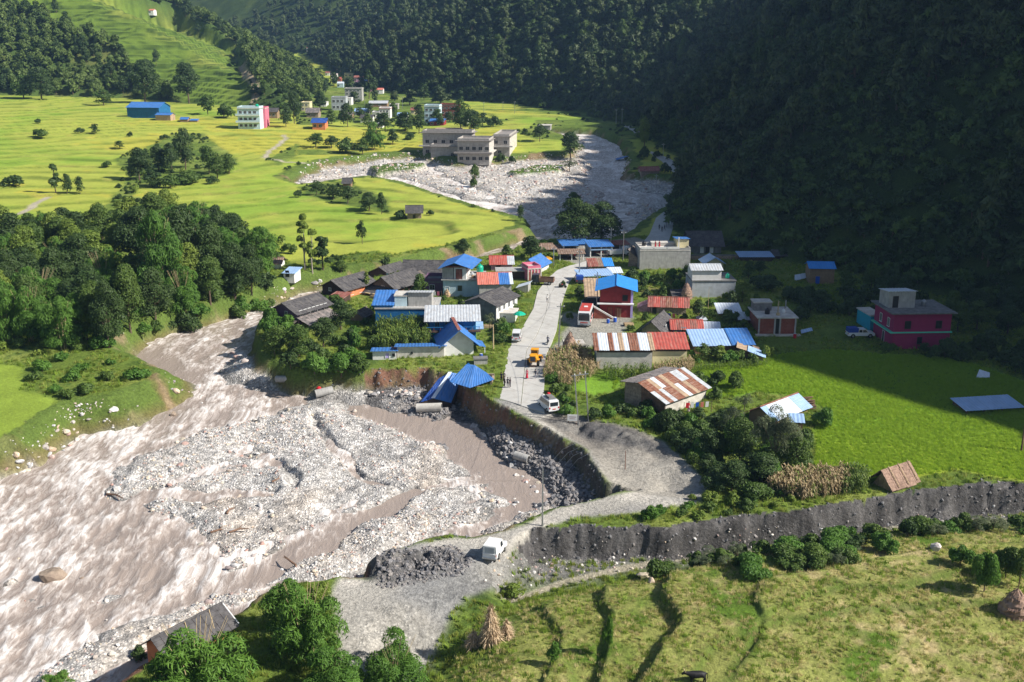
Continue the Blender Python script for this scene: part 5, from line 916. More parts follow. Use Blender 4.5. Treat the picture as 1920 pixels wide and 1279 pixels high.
pole(1469, 615, 40, 'bare tree stem pole beside the brick house', name='wooden_pole', m_='plank', r0=.07, arm=False)
for i, (a, b, c, l) in enumerate([(755, 205, 22, 'left of the far brick building'), (684, 198, 14, 'in the far town by the barn'), (907, 212, 20, 'at the left of the far paddies'), (943, 207, 16, 'in the middle of the far paddies'), (965, 213, 22, 'at the right of the far paddies'), (1117, 218, 26, 'at the foot of the forest upstream'), (1155, 232, 26, 'left of the upstream road'), (1166, 233, 28, 'right beside the upstream road'), (1243, 300, 30, 'on the shaded road above the wrecked shelter'), (1230, 352, 24, 'on the red eroded bank')]):
    pole(a, b, c, 'far power pole ' + l, armw=.6, r0=.13)
def wire(a, b, sag=.8, r=.012, n=10, label='power wire'):
    pts = [a.lerp(b, i / n) - Vector((0, 0, sag * 4 * (i / n) * (1 - i / n))) for i in range(n + 1)]; o = a.copy()
    return tag(MB().path([p - o for p in pts], [r] * (n + 1), 4).build('power_wire', M['dark']), label, 'wire', 'power wires strung between the poles')
def wplace(o, a): o.location = a; return o
for a, b, l in ((PT, P1, 'wire sagging from the twin pole frame to the slim pole on the mud bank'), (P3, PT, 'wire from the right roadside pole to the twin pole frame'), (P2, P3, 'wire along the right road edge past the bus'), (P6, P2, 'wire from the pale blue shelter to the pole behind the bus'), (P5, P6, 'wire crossing the road bend'), (P8, P7, 'wire above the white lorry')):
    wplace(wire(a, b, label=l, r=.018), a)
for i in range(4):
    a = G(1078 + i * 9, 835 + i * 6) + Vector((0, 0, .2)); b = Vector((*P(1052 - i * 4 + 6, 852), 0)); b = G(1032 + 10 * i, 868 + 6 * i)
    wplace(tag(MB().path([Vector((0, 0, 0)), (b - a) * .5 + Vector((0, 0, .6)), b - a], [.03] * 3, 4).build('hanging_cable', M['steel']), ['leftmost', 'second', 'third', 'rightmost'][i] + ' pale cable dangling over the broken cliff edge', 'cable', 'cables hanging over the cliff'), a)
# sign by the twin poles
g = G(1073, 795); t = empty('notice_board', g, math.radians(-6), 'small pinkish white notice board on two legs beside the twin poles', 'notice board'); box_part(t, 'board', -.75, .75, -.04, .04, .5, 1.5, 'white_paint'); [box_part(t, 'leg', x, x + .06, .045, .1, -.3, 1.5, 'rust_frame') for x in (-.6, .55)]; box_part(t, 'red_line', -.55, .55, -.05, -.041, 1.1, 1.18, 'dull_red_tin'); box_part(t, 'red_line', -.45, .45, -.05, -.041, .82, .88, 'dull_red_tin')

# ------------------------------------------------------------------ vehicles
M['car_white'] = mat('car_white', (.72, .72, .72), .3, .03, spec=.6); M['car_red'] = mat('car_red', (.50, .06, .04), .4, .06, spec=.5); M['loader_yellow'] = mat('loader_yellow', (.75, .33, .015), .5, .12, 2.0, dirt=((.4, .25, .1), .4)); M['car_dark'] = mat('car_dark', (.03, .04, .06), .35, .1, spec=.6); M['car_blue'] = mat('car_blue', (.02, .07, .35), .4, .1)
M['lamp_glass'] = mat('lamp_glass', (.75, .75, .7), .1, .02, spec=.8); M['red_lamp'] = mat('red_lamp', (.5, .01, .01), .2, .02, spec=.8)
def prof_body(prof, w, taper, zt):
    """prof: closed (x, z) outline of the side; the top part leans in"""
    n = len(prof); vs = []
    for sgn in (-1, 1):
        for x, z in prof: k = 1 - taper * max(0, (z - zt)); vs.append((x, sgn * w / 2 * k, z))
    return vs, [tuple(range(n)), tuple(range(2 * n - 1, n - 1, -1))] + [(i, n + i, n + (i + 1) % n, (i + 1) % n) for i in range(n)]
def wheel(root, x, y, r, w=.22):
    mb = MB(); n = 16; vs = []
    for yy, rr in ((-w / 2, r * .9), (-w / 2 + .03, r), (w / 2 - .03, r), (w / 2, r * .9)):
        for i in range(n): t = 2 * math.pi * i / n; vs.append((x + rr * math.cos(t), y + yy, r + rr * math.sin(t)))
    fs = [(k * n + i, k * n + (i + 1) % n, (k + 1) * n + (i + 1) % n, (k + 1) * n + i) for k in range(3) for i in range(n)] + [tuple(range(n)), tuple(range(3 * n, 4 * n))]
    wb_ = mb.add(vs, fs).build('wheel', M['tyre'], root); rb = MB(); s = 1 if y > 0 else -1
    rb.tube((x, y + s * (w / 2 - .01), r), (x, y + s * (w / 2 + .02), r), r * .55, n=10).build('rim', M['steel'], wb_)
def side_glass(root, pts, y, taper, zt, name='side_window'):
    for sgn in (-1, 1):
        vs = [(x, sgn * (y * (1 - taper * max(0, z - zt)) + .012), z) for x, z in pts]; vs2 = [(a, b - sgn * .03, c) for a, b, c in vs]; n = len(vs)
        MB().add(vs + vs2, [tuple(range(n)), tuple(range(n, 2 * n))[::-1]] + [(i, (i + 1) % n, n + (i + 1) % n, n + i) for i in range(n)]).build(name, M['glass'], root)
def veh(name, px, py, rz, label, cat, paint='car_white', kind='van', L=4.6, Wd=1.75, Hh=1.95):
    g = G(px, py); road_z = .14 if kind != 'jeep' and 940 < px < 1062 and 500 < py < 790 else .0
    r = empty(name, g + Vector((0, 0, road_z)), math.radians(rz), label, cat); f = L / 2
    if kind in ('van', 'wagon'):
        zt = Hh * .52; prof = [(-f, .35), (f - .05, .35), (f, .6), (f - .05, zt - .05), (f - .45, zt + .1), (f - 1.15, Hh - .06), (f - 1.5, Hh), (-f + .25, Hh), (-f + .05, Hh - .1), (-f, zt)]
        v, fs = prof_body(prof, Wd, .14, zt); MB().add(v, fs).build('body', M[paint], r)
        side_glass(r, [(f - .75, zt + .08), (f - 1.2, Hh - .2), (f - 1.9, Hh - .2), (f - 1.9, zt + .08)], Wd / 2, .14, zt); side_glass(r, [(f - 2.0, zt + .08), (f - 2.0, Hh - .2), (-f + .3, Hh - .2), (-f + .22, zt + .08)], Wd / 2, .14, zt)
        MB().slab((f - .42, -Wd * .42, zt + .15), (f - .42, Wd * .42, zt + .15), (f - 1.1, Wd * .38, Hh - .12), (f - 1.1, -Wd * .38, Hh - .12), -.03).build('windscreen', M['glass'], r)
        MB().box(-f - .02, -f + .06, -Wd * .37, Wd * .37, zt + .1, Hh - .25).build('rear_window', M['glass'], r)
    elif kind == 'bus':
        zt = 1.3; prof = [(-f, .4), (f, .4), (f + .05, 1.2), (f - .1, 2.5), (f - .5, Hh), (-f + .2, Hh), (-f, Hh - .3)]; v, fs = prof_body(prof, Wd, .03, zt); MB().add(v, fs).build('body', M[paint], r)
        for i in range(5): x = f - 1.2 - i * (L - 2) / 5; side_glass(r, [(x, 1.5), (x, 2.4), (x - (L - 2) / 5 + .12, 2.4), (x - (L - 2) / 5 + .12, 1.5)], Wd / 2, .03, zt)
        MB().slab((f + .06, -Wd * .44, 1.25), (f + .06, Wd * .44, 1.25), (f - .08, Wd * .44, 2.35), (f - .08, -Wd * .44, 2.35), -.03).build('windscreen', M['glass'], r); box_part(r, 'roof_panel', -f + .5, f - .7, -Wd * .42, Wd * .42, Hh + .003, Hh + .09, 'car_red')
        box_part(r, 'roof_hatch', -.6, .3, -.35, .35, Hh + .092, Hh + .2, 'white_paint'); box_part(r, 'red_front_band', f + .02, f + .09, -Wd * .3, Wd * .3, .75, .95, 'car_red'); box_part(r, 'roof_rack', -f + .3, f - 1.2, -Wd * .47, -Wd * .44, Hh + .003, Hh + .3, 'steel'); box_part(r, 'destination_board', f - .35, f - .04, -Wd * .4, Wd * .4, 2.42, 2.68, 'car_dark')
        for s in (-1, 1): box_part(r, 'side_stripe', -f + .3, f - .3, *(sorted((s * (Wd / 2 - .01), s * (Wd / 2 + .015)))), .8, 1.15, 'car_red'); MB().tube((f, s * Wd * .5, 2.3), (f + .35, s * Wd * .58, 2.1), .03).box(f + .28, f + .36, s * Wd * .58 - .1, s * Wd * .58 + .1, 1.7, 2.12).build('mirror', M['car_dark'], r)
    elif kind == 'jeep':
        zt = 1.05; v, fs = prof_body([(-f, .45), (f, .45), (f, 1.0), (f - 1.2, 1.1), (f - 1.35, 1.1), (-f, 1.1)], Wd, 0, 9); MB().add(v, fs).build('body', M[paint], r)
        v, fs = prof_body([(-f, 1.104), (f - 1.3, 1.104), (f - 1.55, Hh - .05), (f - 1.7, Hh), (-f + .1, Hh), (-f, Hh - .1)], Wd * .97, .09, 1.1); MB().add(v, fs).build('canvas_top', M['white_paint'], r)
        side_glass(r, [(f - 1.45, 1.2), (f - 1.65, Hh - .2), (f - 2.3, Hh - .2), (f - 2.3, 1.2)], Wd * .485, .09, 1.1); MB().slab((f - 1.28, -Wd * .42, 1.18), (f - 1.28, Wd * .42, 1.18), (f - 1.5, Wd * .39, Hh - .15), (f - 1.5, -Wd * .39, Hh - .15), -.03).build('windscreen', M['glass'], r)
        box_part(r, 'rear_flap', -f - .04, -f - .004, -Wd * .33, Wd * .33, 1.15, Hh - .2, 'grey_wall'); box_part(r, 'tailgate', -f - .1, -f - .004, -Wd * .45, Wd * .45, .5, 1.05, 'car_white'); box_part(r, 'rear_bumper', -f - .25, -f - .104, -Wd * .5, Wd * .5, .42, .58, 'steel')
        for s in (-1, 1): box_part(r, 'mudguard', f - 1.25, f - .25, s * Wd / 2 - .06 * (s > 0) - (.12 if s < 0 else 0), s * Wd / 2 + (.18 if s > 0 else .0), .72, .82, 'car_white')
    elif kind == 'truck':
        v, fs = prof_body([(f - 1.6, .5), (f, .5), (f + .02, 1.3), (f - .15, 2.2), (f - .3, 2.3), (f - 1.6, 2.3)], Wd, .05, 1.4); MB().add(v, fs).build('cab', M[paint], r)
        side_glass(r, [(f - .25, 1.4), (f - .35, 2.05), (f - 1.2, 2.05), (f - 1.2, 1.4)], Wd / 2, .05, 1.4); MB().slab((f + .03, -Wd * .42, 1.38), (f + .03, Wd * .42, 1.38), (f - .1, Wd * .41, 2.1), (f - .1, -Wd * .41, 2.1), -.03).build('windscreen', M['glass'], r)
        bed = {'car_white': 'car_white', 'car_blue': 'car_blue'}.get(paint, 'plank'); q = MB().box(-f, f - 1.7, -Wd / 2, Wd / 2, .7, .85).box(-f, f - 1.7, -Wd / 2, -Wd / 2 + .07, .853, 1.6).box(-f, f - 1.7, Wd / 2 - .07, Wd / 2, .853, 1.6).box(-f, -f + .07, -Wd / 2 + .073, Wd / 2 - .073, .853, 1.6).box(f - 1.77, f - 1.7, -Wd / 2 + .073, Wd / 2 - .073, .853, 2.2); q.build('load_bed', M['plank' if bed == 'car_white' and 'loaded' in label else bed], r)
        box_part(r, 'chassis', -f + .1, f - .2, -.4, .4, .45, .69, 'car_dark')
    elif kind == 'pickup':
        v, fs = prof_body([(-f, .45), (f, .45), (f, .85), (f - .1, 1.0), (f - 1.1, 1.1), (f - 1.7, 1.68), (f - 3.0, 1.72), (f - 3.1, 1.08), (-f, 1.08)], Wd, .12, 1.1); MB().add(v, fs).build('body', M[paint], r)
        side_glass(r, [(f - 1.3, 1.12), (f - 1.75, 1.6), (f - 2.3, 1.6), (f - 2.3, 1.12)], Wd / 2, .12, 1.1); side_glass(r, [(f - 2.4, 1.12), (f - 2.4, 1.6), (f - 2.95, 1.6), (f - 3.02, 1.12)], Wd / 2, .12, 1.1)
        box_part(r, 'load_rack', -f + .05, -f + 1.9, -Wd * .48, Wd * .48, 1.085, 1.9, 'car_blue')
    wr = .34 if kind in ('van', 'wagon') else .42 if kind != 'bus' else .48
    for x in (f - .85, -f + .9):
        for s in (-1, 1): wheel(r, x, s * (Wd / 2 - .08), wr)
    for s in (-1, 1):
        MB().box(f - .02, f + .05, s * Wd * .36 - .12, s * Wd * .36 + .12, .68, .86).build('headlight', M['lamp_glass'], r); MB().box(-f - .05, -f + .02, s * Wd * .42 - .08, s * Wd * .42 + .08, .75, 1.0).build('tail_light', M['red_lamp'], r)
    if kind in ('van', 'wagon', 'bus'): box_part(r, 'bumper', f - .05, f + .12, -Wd * .48, Wd * .48, .36, .56, 'grey_wall'); box_part(r, 'number_plate', -f - .06, -f - .01, -.25, .25, .6, .75, 'car_red' if kind != 'bus' else 'white_paint')
    return r
veh('bus', 1098, 604, -99, 'white bus with red roof parked beside the red and blue house', 'bus', kind='bus', L=7.5, Wd=2.4, Hh=2.95)
veh('van', 969, 638, 86, 'small white van stopped at the left edge of the concrete road', 'van', kind='van', L=3.8, Wd=1.6, Hh=1.9)
w_ = veh('minibus', 1028, 768, 112, 'cream white passenger van with load on its roof at the broken road end', 'van', kind='wagon', L=4.5, Wd=1.75, Hh=2.0)
box_part(w_, 'roof_rack', -1.6, .6, -.6, .6, 2.04, 2.1, 'steel'); box_part(w_, 'luggage', -1.2, .2, -.5, .4, 2.104, 2.35, 'dark_concrete'); MB().lathe([(.25, 0), (.35, .2), (.2, .42)], 8, (.4, -.2, 2.104)).build('luggage', M['cloth_red'], w_)
veh('jeep', 928, 1040, 72, 'white canvas topped jeep climbing the muddy track', 'jeep', kind='jeep', L=3.9, Wd=1.75, Hh=2.05)
veh('lorry', 1160, 480, 20, 'white lorry parked in the yard at the road bend', 'truck', kind='truck', L=6, Wd=2.2)
veh('truck', 1018, 534, 170, 'small loaded brown truck parked before the striped shop', 'truck', paint='car_dark', kind='truck', L=5, Wd=2.0)
veh('pickup', 1612, 632, 2, 'white pickup with blue load rack beside the magenta house', 'pickup', kind='pickup', L=5, Wd=1.8)
veh('parked_car', 1085, 530, 95, 'dark car parked in the shadow under the roadside shelter', 'car', paint='car_dark', kind='pickup', L=4.2, Wd=1.7)
veh('parked_car', 1108, 572, 175, 'dark car tucked behind the bus', 'car', paint='car_dark', kind='van', L=3.8, Wd=1.6, Hh=1.7)
# wheel loader
g = G(1003, 682); r = empty('wheel_loader', g + Vector((0, 0, .14)), math.radians(80), 'yellow wheel loader working on the concrete road', 'wheel loader'); Y_ = 'loader_yellow'
box_part(r, 'rear_body', -3.0, -.4, -.8, .8, 1.0, 1.95, Y_); box_part(r, 'engine_hood', -3.1, -.9, -.62, .62, 1.953, 2.35, Y_); box_part(r, 'front_frame', -.396, 1.2, -.45, .45, .8, 1.5, Y_); box_part(r, 'radiator_grille', -3.18, -3.104, -.5, .5, 1.2, 2.2, 'car_dark')
c_ = MB(); c_.box(-.9, .4, -.68, .68, 1.953, 3.0); cabo = c_.build('cab', M['glass'], r); box_part(r, 'cab_roof', -1.05, .55, -.78, .78, 3.004, 3.16, Y_)
for x in (-.93, .38):
    for y in (-.72, .66): box_part(r, 'cab_pillar', x, x + .07, y, y + .07, 1.953, 3.0, Y_)
for s in (-.55, .55): MB().path([(.3, s, 1.5), (1.6, s, 1.35), (2.4, s, .6)], [.13, .12, .1], 6).build('lift_arm', M[Y_], r)
MB().add([(2.3, -1.3, .12), (3.2, -1.3, .1), (2.35, -1.3, 1.15), (2.05, -1.3, .8), (2.3, 1.3, .12), (3.2, 1.3, .1), (2.35, 1.3, 1.15), (2.05, 1.3, .8)], [(0, 1, 5, 4), (0, 4, 7, 3), (3, 7, 6, 2), (0, 3, 2, 1), (4, 5, 6, 7)]).build('bucket', M[Y_], r)
for x in (-2.1, 1.0):
    for s in (-1, 1): wheel(r, x, s * 1.0, .68, .5); box_part(r, 'mudguard', x - .7, x + .5, s * 1.0 - .28, s * 1.0 + .28, 1.42, 1.5, Y_)
r.scale = (.84, .84, .84)
def motorbike(px, py, rz, label, dz=.14):
    r = empty('motorbike', G(px, py) + Vector((0, 0, dz)), math.radians(rz), label, 'motorbike'); wheel(r, .62, 0, .3, .1); wheel(r, -.62, 0, .3, .12)
    MB().path([(-.6, 0, .32), (-.2, 0, .5), (.3, 0, .6), (.62, 0, .32)], [.05, .07, .06, .04]).build('frame', M['car_dark'], r); MB().lathe([(.05, 0), (.16, .06), (.14, .2), (.04, .26)], 8, (.12, 0, .66)).build('fuel_tank', M['car_red'], r); box_part(r, 'seat', -.65, .02, -.12, .12, .68, .78, 'car_dark'); MB().tube((.3, -.34, 1.0), (.3, .34, 1.0), .025).tube((.3, 0, 1.0), (.58, 0, .4), .03).build('handlebar', M['steel'], r); MB().lathe([(.05, 0), (.1, .1), (.09, .16)], 8, (.45, 0, .82)).build('headlight', M['lamp_glass'], r); return r
motorbike(1055, 541, 175, 'dark motorbike on the road opposite the truck'); motorbike(1019, 756, 95, 'motorbike with rider just beyond the cream white van'); motorbike(1027, 647, 80, 'motorbike standing at the right road edge')

# ------------------------------------------------------------------ people
def skin_mesh(verts, edges, radii, sub=1):
    me = bpy.data.meshes.new('figure'); me.from_pydata(verts, edges, []); o = bpy.data.objects.new('figure', me); COL.objects.link(o)
    md = o.modifiers.new('s', 'SKIN'); sv_ = me.skin_vertices[0].data
    for i, rr in enumerate(radii): sv_[i].radius = (rr, rr) if not isinstance(rr, tuple) else rr
    sv_[0].use_root = True; md.use_smooth_shade = True; sb = o.modifiers.new('u', 'SUBSURF'); sb.levels = sub; sb.render_levels = sub
    dg = bpy.context.evaluated_depsgraph_get(); m2 = bpy.data.meshes.new_from_object(o.evaluated_get(dg)); bpy.data.objects.remove(o); return m2
CLOTH = {}
def cloth(c):
    k = 'cloth_%d_%d_%d' % tuple(int(v * 100) for v in c); return mat(k, c, .85, .12, 3.0)
M['skin'] = mat('skin', (.24, .12, .07), .6, .05); M['hair'] = mat('hair', (.012, .01, .01), .6, .1)
def person(loc, rz, label, shirt=(.03, .03, .04), trousers=(.03, .035, .06), pose='stand', h=1.65, group=None, skirt=False):
    k = h / 1.65; w = {'stand': (0, 0), 'walk': (.20, -.20), 'sit': (0, 0)}[pose]; hip = .86 if pose != 'sit' else .82
    V = [(0, 0, hip), (0, 0, 1.08), (0, 0, 1.28), (0, 0, 1.40), (0, 0.0, 1.47), (0, .01, 1.58)]; R_ = [(.13, .10), (.12, .09), (.15, .10), (.07, .06), (.05, .05), (.085, .10)]; E = [(0, 1), (1, 2), (2, 3), (3, 4), (4, 5)]
    for s, dy in ((-1, w[0]), (1, w[1])):
        n = len(V)
        if pose == 'sit': V += [(s * .10, .02, hip - .02), (s * .14, .40, hip - .05), (s * .15, .38, .42), (s * .15, .50, .36)]
        else: V += [(s * .09, 0, hip - .06), (s * .10, dy * .6 + .03, .47), (s * .10, dy - .02 + (-.08 if dy < 0 else 0), .09), (s * .11, dy + .12, .04)]
        R_ += [.09, .062, .042, .045]; E += [(0, n), (n, n + 1), (n + 1, n + 2), (n + 2, n + 3)]
        n = len(V); ay = -dy * .7
        if pose == 'sit': V += [(s * .19, 0, 1.34), (s * .24, .18, 1.10), (s * .26, .42, 1.02)]
        else: V += [(s * .19, 0, 1.34), (s * .235, ay * .4 - .02, 1.08), (s * .25, ay + .04, .84)]
        R_ += [.06, .042, .03]; E += [(2, n), (n, n + 1), (n + 1, n + 2)]
        wv = Vector(V[-1]); dr = (wv - Vector(V[-2])).normalized(); pn = len(V) - 1; V.append(tuple(wv + dr * .07)); R_.append((.034, .016)); E.append((pn, pn + 1))
        for q, ln in ((-1, .065), (-.35, .08), (.3, .075), (.95, .06)): V.append(tuple(Vector(V[pn + 1]) + dr * ln + Vector((0, q * .025, 0)))); R_.append(.009); E.append((pn + 1, len(V) - 1))
        V.append(tuple(wv + dr * .05 + Vector((-s * .02, .05, 0)))); R_.append(.011); E.append((pn, len(V) - 1))
    me = skin_mesh(V, E, R_); S_, Tm = cloth(shirt), cloth(trousers); me.materials.clear(); [me.materials.append(q) for q in (M['skin'], S_, Tm)]
    for p in me.polygons:
        c = p.center; arm = abs(c.x) > .17 and c.z > .7
        p.material_index = (1 if (c.z > 1.12 and arm and pose != 'x' and c.z > 1.0) else 0) if arm else (0 if c.z > 1.42 else 1 if c.z > hip + .02 else 2 if c.z > .1 or pose == 'sit' else 0)
    r = empty('person', loc, rz, label, 'person', group); r.scale = (k, k, k); b = bpy.data.objects.new('body', me); COL.objects.link(b); b.parent = r
    MB().lathe([(.05, -.06), (.096, -.02), (.102, .04), (.08, .09), (.03, .115)], 10, (0, -.012, 1.60)).build('hair', M['hair'], r)
    f = MB(); f.box(-.014, .014, .095, .125, 1.56, 1.60).build('nose', M['skin'], r)
    if skirt: MB().lathe([(.24, .12), (.20, .5), (.15, .9), (.13, 1.0)], 12).build('skirt', Tm, r)
    return r
def pp(px, py, rz, label, dz=.14, **k): return person(G(px, py) + Vector((0, 0, dz)), math.radians(rz), label, **k)
pp(1026, 568, 185, 'man in white shirt walking up the middle of the empty road', pose='walk', shirt=(.7, .7, .68), trousers=(.10, .10, .12))
pp(988, 711, 160, 'woman in long red and pink dress standing on the road', shirt=(.65, .10, .16), trousers=(.55, .03, .06), skirt=True, group=None)
pp(1004, 712, 150, 'person in dark jacket and pale trousers walking behind the woman in red', pose='walk', shirt=(.03, .04, .07), trousers=(.35, .35, .38))
for a, b, c, l in ((940, 718, -40, 'leftmost of the dark dressed people at the road edge'), (945, 717, 20, 'second dark figure from the left at the road edge'), (946, 727, -60, 'dark dressed person nearest the cliff in the roadside group'), (952, 728, 10, 'person in the middle of the dark roadside group'), (956.5, 728, 60, 'rightmost person with raised shoulder in the dark roadside group')):
    pp(a, b, c, l, shirt=(.03 + .02 * random.random(), .035, .05), trousers=(.02, .02, .03), h=random.uniform(1.6, 1.75), group='people standing by the cliff edge')
pp(1018.5, 756, 5, 'rider in white on the motorbike beyond the cream van', shirt=(.7, .7, .7), trousers=(.05, .05, .07), pose='sit', dz=.12)
pp(1027, 647, -10, 'person in dark clothes sitting on the motorbike at the road edge', shirt=(.06, .07, .12), trousers=(.03, .03, .04), pose='sit', dz=.12)
rE, WE, hE = HOUSES['ee'][:3]; bpy.context.view_layer.update()
for u, l in ((.36, 'person in red sari sitting left on the concrete roof'), (.44, 'person in bright red standing right on the concrete roof')): person(rE.matrix_world @ Vector((WE * u, 4.2, hE + .25)), 2.5, l, shirt=(.5, .02, .05), trousers=(.45, .02, .04), skirt=True, h=1.5)
CRW = ['leftmost figure of the crowd on the shaded road', 'figure in the middle of the crowd on the shaded road', 'figure just behind the middle of the road crowd', 'figure near the wooded right verge of the road', 'second farthest figure of the road crowd', 'figure walking at the left rear of the road crowd', 'farthest figure of the crowd by the forest edge', 'figure walking ahead towards the river curve']
for i, (a, b) in enumerate(((1236, 432), (1246, 433), (1250, 428), (1254, 424), (1259, 421), (1241, 436), (1263, 418), (1249, 421))): pp(a, b, 40 * i, CRW[i], shirt=(.03, .03, .05), trousers=(.02, .02, .03), pose='walk' if i % 2 else 'stand', group='people walking on the shaded road')
pp(1291, 772, 30, 'woman in red and white among the washing below the barn', shirt=(.45, .05, .04), trousers=(.6, .5, .5), skirt=True, dz=0)
# cow at the lower edge
g = G(1307, 1284); V = [(0, 0, 1.05), (-.55, 0, 1.1), (.55, 0, 1.12), (.95, 0, 1.25), (1.25, 0, 1.35), (1.52, 0, 1.18)]; R_ = [(.36, .34), (.30, .30), (.32, .30), (.19, .2), (.15, .15), (.09, .08)]; E = [(0, 1), (0, 2), (2, 3), (3, 4), (4, 5)]
for b0, x, hb in ((2, .55, .62), (1, -.62, .60)):
    for s in (-1, 1): n = len(V); V += [(x, s * .18, .85), (x + (.0 if b0 == 2 else -.10), s * .18, hb - .08), (x + .02, s * .18, .06)]; R_ += [.13, .075, .06]; E += [(b0, n), (n, n + 1), (n + 1, n + 2)]
n = len(V); V += [(-.88, 0, 1.15), (-.98, 0, .55)]; R_ += [.05, .03]; E += [(1, n), (n, n + 1)]
me = skin_mesh(V, E, R_); r = empty('cow', g, math.radians(186), 'black cow standing at the bottom edge of the stubble field', 'cow'); me.materials.clear(); me.materials.append(mat('black_hide', (.012, .011, .012), .6, .2)); b = bpy.data.objects.new('body', me); COL.objects.link(b); b.parent = r
for s in (-1, 1): MB().path([(1.22, s * .1, 1.47), (1.2, s * .24, 1.55), (1.28, s * .26, 1.7)], [.035, .025, .01], 6).build('horn', M['pale_wood'], r); MB().path([(1.18, s * .13, 1.4), (1.12, s * .32, 1.38)], [.05, .02], 6).build('ear', M['hair'], r)
# haystacks, wood pile, thatch, barrel
def haystack(px, py, Hp, wr, label, m_='straw', lean=0):
    g = G(px, py); h = Hp / scale_at(g) / .96; t = empty('haystack', g, random.random() * 6, label, 'haystack'); mb = MB(); n = 18; rings = 12; vs = []
    for k in range(rings + 1):
        u = k / rings; rr = wr * (1.0 - .15 * u if u < .35 else (1 - u) ** .75 * 1.27 + .03)
        for i in range(n): a = 2 * math.pi * i / n; q = 1 + random.uniform(-.10, .10); vs.append((rr * q * math.cos(a) + lean * u, rr * q * math.sin(a), h * u + random.uniform(-.05, .05) - .1))
    mb.add(vs, [(k * n + i, k * n + (i + 1) % n, (k + 1) * n + (i + 1) % n, (k + 1) * n + i) for k in range(rings) for i in range(n)]).build('stack', M[m_], t)
    sm = MB()
    for i in range(160):
        u = random.random() ** 1.2; a = random.random() * 6.28; rr = wr * (1.0 - .15 * u if u < .35 else (1 - u) ** .75 * 1.27 + .03); p = Vector((rr * math.cos(a) + lean * u, rr * math.sin(a), h * u)); q = p + Vector((math.cos(a) * .25, math.sin(a) * .25, -.35 * random.random())); sm.add([p + Vector((0, 0, .12)), p - Vector((.05, .05, 0)), q], [(0, 1, 2)])
    sm.build('loose_straw', M[m_], t)['kind'] = 'stuff'; MB().tube((lean, 0, h * .9), (lean, 0, h + .4), .05, .03).build('pole', M['plank'], t); return t
haystack(1068, 658, 36, 1.3, 'brown haystack at the gate of the roadside sheds', 'old_straw'); haystack(1287, 560, 30, 1.2, 'brown haystack between the concrete house and the red tin shed', 'old_straw'); haystack(839, 556, 14, .7, 'small orange haystack in front of the pale blue house'); haystack(1902, 1150, 50, 1.5, 'big haystack at the right edge of the stubble field', 'old_straw')
def stalk_pile(px, py, h, wr, n, label):
    t = empty('stalk_pile', G(px, py), random.random() * 6, label, 'stalk pile'); mb = MB(); lf = MB()
    for i in range(n):
        a = random.uniform(0, 6.28); r0 = wr * random.uniform(.55, 1.05); k = random.uniform(.65, 1.12); b = a + random.uniform(-.5, .5); q0 = Vector((r0 * math.cos(a), r0 * math.sin(a), -.1)); q1 = Vector((random.uniform(-.18, .18) * wr, random.uniform(-.18, .18) * wr, h * k)); mb.tube(q0, q1, .035, .015, 3)
        for j in range(4): p = q0.lerp(q1, random.uniform(.15, .95)); d = Vector((math.cos(b), math.sin(b), random.uniform(-.8, .5))) * random.uniform(.35, .7); w = Vector((-math.sin(b), math.cos(b), 0)) * .05; lf.add([p - w, p + w, p + d], [(0, 1, 2)])
    mb.build('stalks', M['straw'], t)['kind'] = 'stuff'; lf.build('dry_leaves', M['pale_straw'], t)['kind'] = 'stuff'
stalk_pile(921, 1204, 4.0, 1.35, 190, 'spiky pile of dry maize stalks beside the grey track'); stalk_pile(888, 1212, 1.7, 1.0, 110, 'low heap of dry stalks left of the tall stalk pile'); stalk_pile(950, 1196, 2.0, .8, 80, 'small pale stalk heap right of the tall stalk pile')
def laundry(px, py, rz, L, cols, label):
    t = empty('washing_line', G(px, py), math.radians(rz), label, 'washing line'); MB().tube((0, 0, 0), (0, 0, 1.9), .04).build('post', M['plank'], t); MB().tube((L, 0, 0), (L, 0, 1.9), .04).build('post', M['plank'], t); MB().tube((0, 0, 1.8), (L, 0, 1.8), .015, n=4).build('line', M['steel'], t)
    for i, c in enumerate(cols): x = .3 + i * (L - .5) / len(cols); MB().slab((x, -.03, 1.78), (x + .5, -.03, 1.78), (x + .52, .1, .9), (x - .02, .1, .9), .03).build('cloth', M[c], t)
laundry(1282, 776, 10, 4.5, ['cloth_red', 'white_paint', 'blue_plastic', 'coral_tin', 'white_paint'], 'washing line with red and white clothes below the barn'); laundry(1066, 486, 8, 3.5, ['lilac_wall', 'cloth_red', 'white_paint'], 'washing line with lilac cloth before the brown roofed stall'); laundry(797, 562, 0, 3.5, ['cloth_red', 'magenta_wall', 'white_paint', 'pink_wall'], 'washing line of red clothes before the dark block'); laundry(1240, 604, -8, 3.2, ['white_paint', 'blue_plastic', 'coral_tin'], 'washing line beside the yellow stone house'); laundry(735, 668, 3, 3, ['coral_tin', 'white_paint'], 'short washing line in front of the low byre')
def roof_thing(key, u, y, name, label, m_, r=.5, h=1.0, cat='water tank'):
    root, W_, h_ = HOUSES[key][:3]; bpy.context.view_layer.update(); t = empty(name, root.matrix_world @ Vector((W_ * u, y, h_ + .24)), 0, label, cat); MB().lathe([(r * .9, 0), (r, .1), (r, h * .75), (r * .7, h), (r * .25, h * 1.08)], 12).build('barrel', M[m_], t); MB().lathe([(r * .3, 0), (r * .3, .08), (.05, .12)], 8, (0, 0, h * 1.08)).build('lid', M[m_], t)
